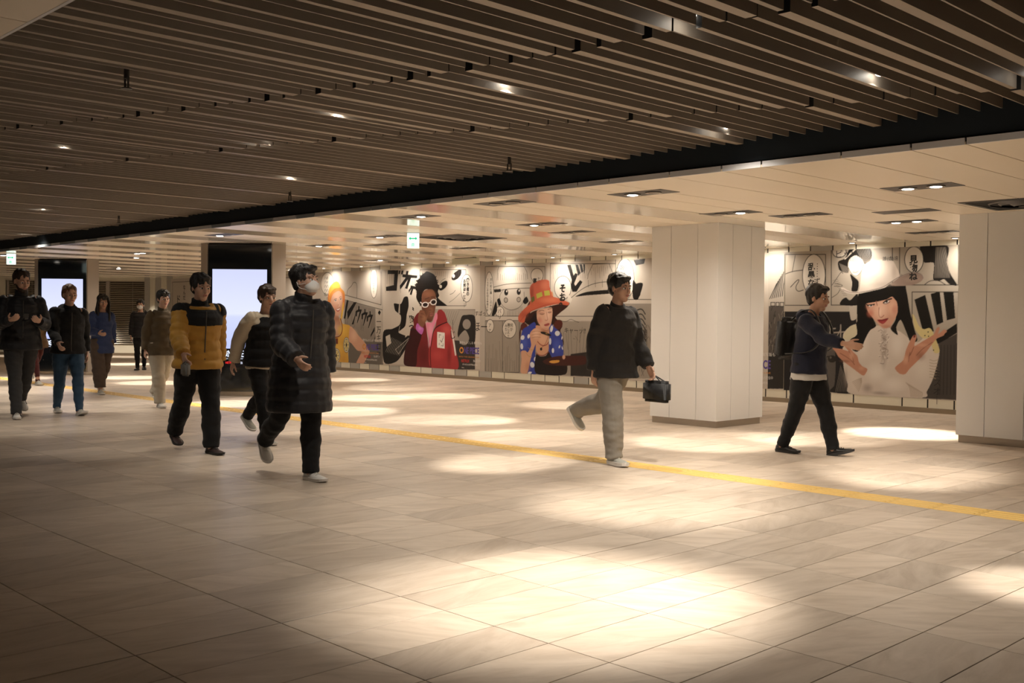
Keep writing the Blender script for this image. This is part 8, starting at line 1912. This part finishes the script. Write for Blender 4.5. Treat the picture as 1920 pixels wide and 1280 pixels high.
    if not mask:
        bm = bmesh.new(); ell(bm, HM, (0.093, 0, -0.053), (0.009, 0.023, 0.006)); ell(bm, HM, (0.090, 0, -0.063), (0.009, 0.020, 0.007)); mesh_obj('lips', bm, LIP, root, True)
    else:
        bm = bmesh.new(); ell(bm, HM, (0.058, 0, -0.045), (0.058, 0.066, 0.056)); ell(bm, HM, (0.100, 0, -0.03), (0.022, 0.022, 0.026))
        skin_mesh('face_mask', bm, 0.007, MASKM, root, 2)
        bm = bmesh.new()
        for sg in (-1, 1):
            for zz in (-0.02, -0.07): tube(bm, [HM@V3((0.05, sg*0.064, zz)), HM@V3((0.0, sg*0.083, (zz-0.03)/2)), HM@V3((-0.02, sg*0.086, -0.005))], [0.002]*3, n=5, sub=3)
        mesh_obj('ear_loop', bm, MASKM, root)
    # ---- hair
    bm = bmesh.new()
    if hair in ('short', 'bun', 'long', 'crop', 'cap'):
        t = 0.005 if hair == 'crop' else 0.010
        ell(bm, HM, (-0.026, 0, 0.052), (0.098+t, 0.083+t, 0.090+t)); ell(bm, HM, (-0.055, 0, 0.005), (0.064, 0.078, 0.078))
        if hair != 'crop':
            ell(bm, HM, (0.048, 0.02, 0.098), (0.045, 0.050, 0.026)); ell(bm, HM, (0.055, -0.02, 0.092), (0.038, 0.045, 0.024))
            for sg in (-1, 1): ell(bm, HM, (0.012, sg*0.076, 0.035), (0.022, 0.010, 0.035))
        if hair == 'bun': ell(bm, HM, (-0.10, 0, 0.10), (0.042, 0.045, 0.040))
        if hair == 'long':
            for sg in (-1, 1):
                tube(bm, [HM@V3((0.045, sg*0.062, 0.08)), HM@V3((0.035, sg*0.088, 0.0)), HM@V3((0.03, sg*0.095, -0.12)), HM@V3((0.05, sg*0.09, -0.27)), HM@V3((0.06, sg*0.08, -0.36))], [(0.018, 0.03), (0.02, 0.045), (0.024, 0.05), (0.022, 0.045), (0.006, 0.02)], n=10)
            tube(bm, [HM@V3((-0.05, 0, 0.05)), HM@V3((-0.085, 0, -0.1)), HM@V3((-0.10, 0, -0.28))], [(0.085, 0.05), (0.10, 0.035), (0.08, 0.02)], n=14)
        if hair == 'bob':
            pass
    skin_mesh('hair', bm, 0.0075, hairm, root, 1, disp=0.012, dscale=22, seed=len(label), stretch=(1.4, 1.4, 0.6))
    if beard:
        bm = bmesh.new(); ell(bm, HM, (0.046, 0, -0.082), (0.046, 0.056, 0.042)); ell(bm, HM, (0.02, 0, -0.05), (0.045, 0.068, 0.045)); skin_mesh('beard', bm, 0.007, hairm, root, 1, disp=0.004, dscale=60)
    # ---- trousers
    bt = dict(m=None, hip=0.035, thigh=0.028, knee=0.028, cuff=0.030, wr=0.012, length=1.0); bt.update(bottom)
    bm = bmesh.new()
    tube(bm, [tp(0, 0, 0.12), tp(0, 0, 0.02), pel+V3((0, 0, -0.06*s))], [((0.14*b+0.02)*s, (0.095*b+0.02)*s), ((0.15*b+bt['hip']*0.6)*s, (0.105*b+bt['hip']*0.8)*s), (0.14*s*b, 0.10*s*b)], n=18)
    for i in (0, 1):
        hp, kn, an = hips[i], knees[i], ankles[i]
        end = kn.lerp(an, bt['length'])+V3((0, 0, -0.025*s))*(1 if bt['length'] > 0.95 else 0)
        tube(bm, [hp+V3((0, 0, 0.05)), hp.lerp(kn, 0.4), kn, kn.lerp(an, 0.45), kn.lerp(an, 0.85*bt['length']), end],
             [(0.080*b+bt['thigh'])*s, (0.076*b+bt['thigh'])*s, (0.054+bt['knee'])*s, (0.052+(bt['knee']+bt['cuff'])/2)*s, (0.038+bt['cuff'])*s, (0.036+bt['cuff'])*s], n=16, wrinkle=bt['wr'], seed=i*7+len(label), dome=False)
    skin_mesh('trousers', bm, 0.011, bt['m'], root, 3, disp=0.006, dscale=14, seed=3, stretch=(1, 1, 1.8))
    # ---- top
    tt = dict(m=None, ease=0.03, hem=-0.08, sleeve=0.022, puff=0.0, name='jacket', hood=False, collar=0.0, yoke=None, sl=1.0); tt.update(top)
    e = tt['ease']; bm = bmesh.new()
    pts = [(0, tt['hem'])]; z = tt['hem']
    prof = [(-0.45, 0.195, 0.17), (-0.30, 0.190, 0.16), (-0.15, 0.182, 0.145), (-0.04, 0.170, 0.125), (0.06, 0.155, 0.112), (0.20, 0.133, 0.10), (0.33, 0.145, 0.112), (0.42, 0.152, 0.102), (0.485, 0.115, 0.075), (0.53, 0.068, 0.060)]
    hw = np.interp(tt['hem'], [q[0] for q in prof], [q[1] for q in prof]); hd = np.interp(tt['hem'], [q[0] for q in prof], [q[2] for q in prof])
    sec = [(tt['hem'], hw, hd)]+[q for q in prof if q[0] > tt['hem']+0.04]
    tube(bm, [(T@V3((0, 0, z*s))) if z > 0 else pel+V3((0, 0, z*s)) for z, _, _ in sec], [((w*b+e)*s, (d*b+e)*s) for _, w, d in sec], n=22, puff=tt['puff'], period=0.095, wrinkle=0.0 if tt['puff'] else 0.02, seed=len(label), dome=False)
    for i in (0, 1):
        sg = (-1, 1)[i]; sh, el, wr = shoulders[i], elbows[i], wrists[i]; a = tt['sleeve']
        wr2 = el.lerp(wr, tt['sl'])
        tube(bm, [tp(0, sg*0.08*b, 0.462), sh+V3((0, 0, -0.012)), sh.lerp(el, 0.5), el, el.lerp(wr2, 0.5), wr2], [(0.050+a*.8)*s, (0.052+a*.85)*s, (0.049+a)*s, (0.044+a)*s, (0.038+a)*s, (0.028+a)*s], n=14, puff=tt['puff']*0.8, period=0.085, wrinkle=0.0 if tt['puff'] else 0.018, seed=i*5, dome=False)
    if tt['collar']: tube(bm, [tp(-0.005, 0, 0.50), tp(0.0, 0, 0.55), tp(0.012, 0, 0.555+tt['collar'])], [(0.080*s, 0.075*s), (0.072*s, 0.072*s), (0.074*s, 0.078*s)], n=16, dome=False)
    if tt['hood']:
        ell(bm, T, (-0.10*s, 0, 0.515*s), (0.075*s, 0.13*s, 0.075*s)); ell(bm, T, (-0.04*s, 0.075*s, 0.53*s), (0.085*s, 0.035*s, 0.040*s)); ell(bm, T, (-0.04*s, -0.075*s, 0.53*s), (0.085*s, 0.035*s, 0.040*s))
    jk = skin_mesh(tt['name'], bm, 0.010, tt['m'], root, 3 if not tt['puff'] else 1, disp=0.006, dscale=12, seed=9, stretch=(1, 1, 1.6))
    if tt['yoke']:
        bm = bmesh.new()
        tube(bm, [T@V3((0, 0, z*s)) for z in (0.35, 0.42, 0.485, 0.54)], [((0.155*b+e+0.004)*s, (0.113*b+e+0.010)*s), ((0.156*b+e+0.008)*s, (0.106*b+e+0.010)*s), ((0.118*b+e+0.010)*s, (0.078*b+e+0.010)*s), (0.085*s, 0.080*s)], n=22, dome=False)
        tube(bm, [tp(-0.005, 0, 0.50), tp(0.0, 0, 0.55), tp(0.012, 0, 0.60)], [(0.084*s, 0.080*s), (0.078*s, 0.078*s), (0.080*s, 0.084*s)], n=16, dome=False)
        for i in (0, 1):
            sh, el = shoulders[i], elbows[i]
            tube(bm, [tp(0, (-1, 1)[i]*0.08*b, 0.465), sh+V3((0, 0, -0.006)), sh.lerp(el, 0.16)], [(0.056+a*.8)*s, (0.059+a*.85)*s, (0.057+a*.9)*s], n=14, dome=False)
        skin_mesh('jacket_yoke', bm, 0.010, tt['yoke'], root, 2)
    # zip and hem details
    if tt.get('zip'):
        zs = [q for q in (tt['hem']+0.01, 0.05, 0.2, 0.33, 0.42, 0.49) if q >= tt['hem']]
        bm = bmesh.new()
        tube(bm, [(T@V3((((0.105*b if z > 0.0 else 0.12*b)+e+0.004+(0.008 if z > .3 else 0))*s, 0, z*s))) if z > 0 else pel+V3(((0.115*b+e+0.01)*s, 0, z*s)) for z in zs], [(0.006, 0.004)]*len(zs), n=6, sub=3)
        mesh_obj('zip', bm, tt['zip'], root)
    # ---- shoes
    for i in (0, 1):
        up, so, la, ch, stp = shoes
        make_shoe(root, ankles[i], fpitch[i], Matrix.Rotation(math.radians((-6, 6)[i]), 4, 'Z'), up, so, la, s, ch, stp)
    if extra: extra(root, s, tp, shoulders, elbows, wrists, fdirs, hips, HM, T, pel)
    # place: planted ankle over the given floor point
    hd = math.radians(heading); Rz = Matrix.Rotation(hd, 4, 'Z')
    off = Rz @ V3((ankles[plant].x+0.05, ankles[plant].y, 0))
    root.location = (foot[0]-off.x, foot[1]-off.y, 0); root.rotation_euler = (0, 0, hd)
    return root
def carried(name, label, cat, person, bm, m, mats=None):
    """a carried thing stays top-level, in the frame of its carrier"""
    o = mesh_obj(name, bm, m, None, True)
    return o
CHAR = fabric('puffer_black', (0.018, 0.018, 0.021), 0.5, 0.15); JEANG = fabric('jeans_darkgrey', (0.045, 0.045, 0.047)); BLACKF = fabric('cloth_black', (0.010, 0.010, 0.011))
JEANB = fabric('jeans_blue', (0.035, 0.075, 0.135)); NAVY = fabric('cloth_navy', (0.012, 0.014, 0.028)); BLUES = fabric('sweater_blue', (0.035, 0.055, 0.14), 0.95, 0.5, 90)
BROWNT = fabric('trousers_brown', (0.085, 0.060, 0.048)); MUST = fabric('puffer_mustard', (0.42, 0.22, 0.035), 0.55, 0.15); OLIVE = fabric('jacket_olive', (0.085, 0.062, 0.035))
BEIGE = fabric('trousers_beige', (0.40, 0.36, 0.29)); CREAMF = fabric('sleeve_cream', (0.58, 0.50, 0.38)); GREYJ = fabric('jeans_grey', (0.26, 0.235, 0.20)); MAROON = fabric('trousers_maroon', (0.06, 0.012, 0.014))
DCOAT = fabric('jacket_charcoal', (0.022, 0.020, 0.019)); BROWNJ = fabric('jacket_brown', (0.10, 0.055, 0.022)); CARD = fabric('cardigan_brown', (0.055, 0.042, 0.036)); WHEM = fabric('shirt_white', (0.55, 0.53, 0.50))
M_PHONE = mat('phone_black', (0.01, 0.01, 0.012), 0.15); M_BAGB = fabric('bag_black', (0.012, 0.012, 0.013), 0.5); M_BAGG = fabric('bag_grey', (0.20, 0.19, 0.17), 0.6)
CARRY = []
def thing_mesh(name, label, cat, bm, m):
    o = mesh_obj(name, bm, m, None, True); tag(o, label, cat); CARRY.append(o); return o
def settle(p):
    for o in CARRY: o.location = p.location; o.rotation_euler = p.rotation_euler
    CARRY.clear()
def phone_at(label, i=0):
    def f(root, s, tp, sh, el, wr, fd, hips, HM, T, pel):
        c = (wr[0]+fd[0]*0.10).lerp(wr[1]+fd[1]*0.10, i)+V3((0.02, 0, 0.03)); bm = bmesh.new(); box(bm, -0.004, 0.004, -0.037, 0.037, -0.075, 0.075, bevel=0.003)
        bmesh.ops.transform(bm, matrix=Matrix.Translation(c) @ Matrix.Rotation(math.radians(50), 4, 'Y'), verts=bm.verts)
        thing_mesh('phone', label, 'phone', bm, M_PHONE)
    return f
def bag_at(label, off, size, m, name='shoulder_bag', strap_to=None, hand=None):
    def f(root, s, tp, sh, el, wr, fd, hips, HM, T, pel):
        c = (wr[hand]+fd[hand]*0.08+V3(off)) if hand is not None else tp(*off)
        bm = bmesh.new(); x, y, z = size
        box(bm, -x, x, -y, y, -z, z); bmesh.ops.bevel(bm, geom=bm.edges[:], offset=min(size)*0.55, segments=3, affect='EDGES')
        bmesh.ops.translate(bm, vec=c, verts=bm.verts)
        top = c+V3((0, 0, z*0.9))
        if hand is not None:
            for q in (-1, 1): tube(bm, [top+V3((x*0.5, q*y*0.6, 0)), wr[hand]+fd[hand]*0.085+V3((0.03, 0, -0.01)), top+V3((-x*0.5, q*y*0.6, 0))], [0.006]*3, n=6, sub=5)
        else:
            st = sh[strap_to]+V3((0, (0.05, -0.05)[strap_to], 0.10))
            tube(bm, [top+V3((x*0.7, 0, 0)), (top+V3((x*0.9, 0, 0))).lerp(st, 0.6)+V3((0.10, 0, 0)), st, (top-V3((x*0.9, 0, 0))).lerp(st, 0.6)+V3((-0.10, 0, 0)), top-V3((x*0.7, 0, 0))], [(0.014, 0.004)]*5, n=8, sub=5)
        thing_mesh(name, label, 'bag', bm, m)
    return f
def backpack(label, m):
    def f(root, s, tp, sh, el, wr, fd, hips, HM, T, pel):
        bm = bmesh.new(); box(bm, -0.075, 0.075, -0.15, 0.15, -0.22, 0.22); bmesh.ops.bevel(bm, geom=bm.edges[:], offset=0.05, segments=3, affect='EDGES')
        bmesh.ops.transform(bm, matrix=T @ Matrix.Translation((-0.275*s, 0, 0.27*s)), verts=bm.verts)
        for sg in (-1, 1): tube(bm, [tp(-0.20, sg*0.08, 0.46), tp(-0.10, sg*0.085, 0.56), tp(0.03, sg*0.095, 0.585), tp(0.135, sg*0.11, 0.46), tp(0.17, sg*0.12, 0.32), tp(0.10, sg*0.20, 0.18), tp(-0.20, sg*0.13, 0.12)], [(0.022, 0.006)]*7, n=8, sub=5)
        thing_mesh('backpack', label, 'bag', bm, m)
    return f
SH_W = (UPW, SOLEW, LACE, 1.15, None)
# 1 far-left man with phone
p = make_person('tall man at the left edge in black quilted jacket holding a phone in both hands', (-14.12, 4.86), H=1.93, heading=-12, legs=((16, 6), (-22, 22)), plant=0, fpitch=(0, -30),
    arms=((18, 14, 82, 28), (14, 14, 84, 30)), lean=4, head=(18, 14), build=1.12, hair='crop', hairm=HAIRN, beard=True, top=dict(m=CHAR, ease=0.045, hem=-0.10, sleeve=0.030, puff=0.012, collar=0.06, name='quilted_jacket', zip=M_DARK),
    bottom=dict(m=JEANG, thigh=0.02, knee=0.022, cuff=0.024), shoes=(UPW, SOLEW, LACE, 1.2, UPB), extra=phone_at('black phone held by the tall man at the left edge', 0.5), vox=0.008)
settle(p)
# 2 maroon trousers behind him
p = make_person('person mostly hidden behind the tall man, brown jacket and maroon trousers', (-20.5, 7.45), H=1.66, fz=0.0058, heading=5, legs=((14, 4), (-20, 34)), plant=0, fpitch=(0, -35), arms=((-16, 8, 14, 0), (18, 8, 20, 0)),
    hair='short', hairm=HAIRN, top=dict(m=BROWNJ, hem=-0.18), bottom=dict(m=MAROON, thigh=0.010, knee=0.006, cuff=0.004), shoes=(UPG, SOLEW, LACE, 1.1, None), vox=0.01); settle(p)
# 3 black shoe person
p = make_person('person mostly hidden at the left edge, black coat and black shoes', (-20.9, 6.6), H=1.70, heading=0, legs=((10, 4), (-14, 20)), plant=0, fpitch=(0, -20), arms=((-10, 6, 12, 0), (12, 6, 15, 0)),
    hair='short', top=dict(m=BLACKF, hem=-0.25), bottom=dict(m=BLACKF, thigh=0.02), shoes=(UPB, SOLEB, LACEB, 1.0, None), vox=0.01); settle(p)
# 4 black jacket blue jeans
p = make_person('man in black jacket, blue jeans and white trainers before the farther screen', (-14.72, 5.60), H=1.80, heading=-8, legs=((-14, 16), (24, 6)), plant=0, fpitch=(0, 14), arms=((24, 8, 34, 5), (-22, 10, 24, 0)),
    lean=5, head=(6, 4), build=1.08, hair='crop', hairm=HAIRG, top=dict(m=BLACKF, ease=0.040, hem=-0.06, sleeve=0.028, hood=True, collar=0.03, name='hooded_jacket', zip=M_DARK), bottom=dict(m=JEANB, thigh=0.022, knee=0.018, cuff=0.014), shoes=SH_W); settle(p)
# 5 woman blue sweater
p = make_person('woman with long dark hair in blue sweater and wide brown trousers', (-17.6, 7.42), H=1.68, heading=-5, legs=((12, 4), (-16, 18)), plant=0, fpitch=(0, -20), arms=((10, 12, 70, 20), (-26, 14, 10, 0)),
    lean=3, head=(-8, 4), build=0.92, skin=SKIN2, hair='long', hairm=HAIRB, top=dict(m=BLUES, ease=0.045, hem=-0.20, sleeve=0.032, name='sweater'), bottom=dict(m=BROWNT, thigh=0.05, knee=0.060, cuff=0.060, hip=0.05, length=0.93), shoes=(UPG, SOLEW, LACE, 1.1, None), vox=0.008); settle(p)
# 6 far woman with mask
p = make_person('distant person in white face mask and dark puffer standing before the shutters', (-24.77, 11.33), H=1.70, heading=-30, legs=((4, 2), (-8, 12)), plant=0, fpitch=(0, -12), arms=((-10, 10, 10, 0), (20, 12, 80, 10)),
    lean=2, head=(-5, 2), build=0.98, mask=True, hair='short', top=dict(m=CHAR, ease=0.045, hem=-0.10, sleeve=0.032, puff=0.01, name='puffer_jacket'), bottom=dict(m=BLACKF, thigh=0.02, knee=0.018, cuff=0.012), shoes=(UPB, SOLEB, LACEB, 1.2, None),
    extra=bag_at('dark tote bag on the arm of the distant masked person', (0.0, 0.36, -0.05), (0.13, 0.05, 0.17), M_BAGB, 'tote_bag', strap_to=1), vox=0.01); settle(p)
# 7 olive jacket beige trousers
p = make_person('person in brown-olive jacket and beige trousers, just left of the mustard puffer', (-14.57, 7.03), H=1.70, heading=-4, legs=((10, 4), (-18, 26)), plant=0, fpitch=(0, -26), arms=((-14, 10, 16, 0), (16, 10, 25, 0)),
    lean=3, head=(0, 4), build=1.0, hair='short', hairm=HAIRB, top=dict(m=OLIVE, ease=0.05, hem=-0.14, sleeve=0.032, collar=0.03), bottom=dict(m=BEIGE, thigh=0.04, knee=0.045, cuff=0.045), shoes=SH_W, vox=0.009); settle(p)
# 8 mustard puffer
p = make_person('walking man in mustard puffer jacket with dark shoulders and black trousers', (-9.37, 5.06), H=1.76, heading=-6, legs=((-24, 12), (17, 8)), plant=1, fpitch=(-18, 0), arms=((26, 14, 26, 0), (-30, 14, 22, 0)),
    lean=4, head=(4, 6), build=1.12, hair='short', hairm=HAIRB, top=dict(m=MUST, ease=0.055, hem=-0.08, sleeve=0.038, puff=0.020, yoke=BLACKF, name='puffer_jacket', zip=M_DARK),
    bottom=dict(m=BLACKF, thigh=0.035, knee=0.036, cuff=0.044), shoes=(UPR, SOLEB, LACEB, 1.0, None), extra=bag_at('small grey pouch in the hand of the man in mustard puffer', (0.02, 0, -0.09), (0.07, 0.025, 0.06), M_BAGG, 'pouch', hand=0), vox=0.007); settle(p)
# 9 cream sleeves behind the black coat
p = make_person('person with cream sleeves and dark vest, half hidden behind the long black coat', (-9.70, 5.88), H=1.69, heading=-4, legs=((20, 8), (-26, 26)), plant=0, fpitch=(0, -35), arms=((-30, 16, 14, 0), (24, 10, 30, 0)),
    lean=5, head=(0, 5), build=1.0, hair='short', hairm=HAIRN, top=dict(m=CREAMF, ease=0.045, hem=-0.08, sleeve=0.036, name='jacket'), bottom=dict(m=BLACKF, thigh=0.03, knee=0.03, cuff=0.032), shoes=(UPG, SOLEW, LACE, 1.2, None), vox=0.008)
q = [c for c in p.children if c.name.startswith('jacket')]
bm = bmesh.new()
vest_T = Matrix.Identity(4)
tube(bm, [V3((0.0, 0, 0.82)), V3((0.01, 0, 0.95)), V3((0.025, 0, 1.10)), V3((0.035, 0, 1.24)), V3((0.045, 0, 1.32)), V3((0.045, 0, 1.37))], [(0.225, 0.19), (0.215, 0.18), (0.195, 0.165), (0.19, 0.165), (0.155, 0.13), (0.09, 0.09)], n=20, puff=0.010, period=0.10, dome=False)
skin_mesh('vest', bm, 0.010, BLACKF, p, 1)
settle(p)
# 10 long black puffer coat
p = make_person('walker in knee-length black puffer coat, white face mask and white trainers', (-7.33, 4.86), H=1.76, heading=-6, legs=((-24, 30), (6, 2)), plant=1, fpitch=(-45, 0), arms=((20, 10, 40, 10), (-14, 12, 14, 0)),
    lean=5, head=(26, -6), build=1.14, mask=True, hair='short', hairm=HAIRB, top=dict(m=CHAR, ease=0.060, hem=-0.36, sleeve=0.045, puff=0.014, collar=0.06, hood=True, name='puffer_coat', zip=M_DARK),
    bottom=dict(m=BLACKF, thigh=0.02, knee=0.030, cuff=0.034), shoes=SH_W, vox=0.007); settle(p)
# 11 charcoal jacket, grey jeans
p = make_person('walker in charcoal jacket and pale grey jeans before the orange-hat poster', (-6.27, 7.47), H=1.75, fz=0.0058, heading=-8, legs=((8, 6), (-34, 40)), plant=0, fpitch=(0, -50), arms=((-16, 5, 16, 0), (14, 5, 20, 0)),
    lean=2, head=(6, 2), build=1.04, hair='bun', hairm=HAIRB, skin=SKIN2, top=dict(m=DCOAT, ease=0.055, hem=-0.12, sleeve=0.038, collar=0.02, name='jacket'), bottom=dict(m=GREYJ, thigh=0.040, knee=0.048, cuff=0.045), shoes=(UPG, SOLEW, LACE, 1.5, None),
    extra=bag_at('black bag swinging from the hand of the walker in grey jeans', (0.05, 0.02, -0.16), (0.16, 0.05, 0.10), M_BAGB, 'hand_bag', hand=1), vox=0.007); settle(p)
# 12 right walker, striding
p = make_person('striding walker in dark navy jacket before the white-hat poster', (-5.78, 9.59), H=1.74, heading=2, legs=((-12, 10), (19, 4)), plant=0, fpitch=(0, 14), arms=((50, 8, 30, 0), (-35, 12, 10, 0)),
    lean=5, head=(0, 6), build=1.0, hair='short', hairm=HAIRB, skin=SKIN2, top=dict(m=NAVY, ease=0.05, hem=-0.06, sleeve=0.030, hood=True, name='jacket', sl=0.8), bottom=dict(m=BLACKF, thigh=0.035, knee=0.030, cuff=0.026), shoes=(UPB, SOLEB, LACEB, 1.2, None),
    extra=backpack('dark backpack on the striding walker in front of the white-hat poster', M_BAGB), vox=0.007)
bm = bmesh.new(); tube(bm, [V3((0.0, 0, 0.76)), V3((0.0, 0, 0.84))], [(0.215, 0.175), (0.205, 0.165)], n=20, dome=False); skin_mesh('shirt_hem', bm, 0.010, WHEM, p, 1, disp=0.01, dscale=10)
settle(p)
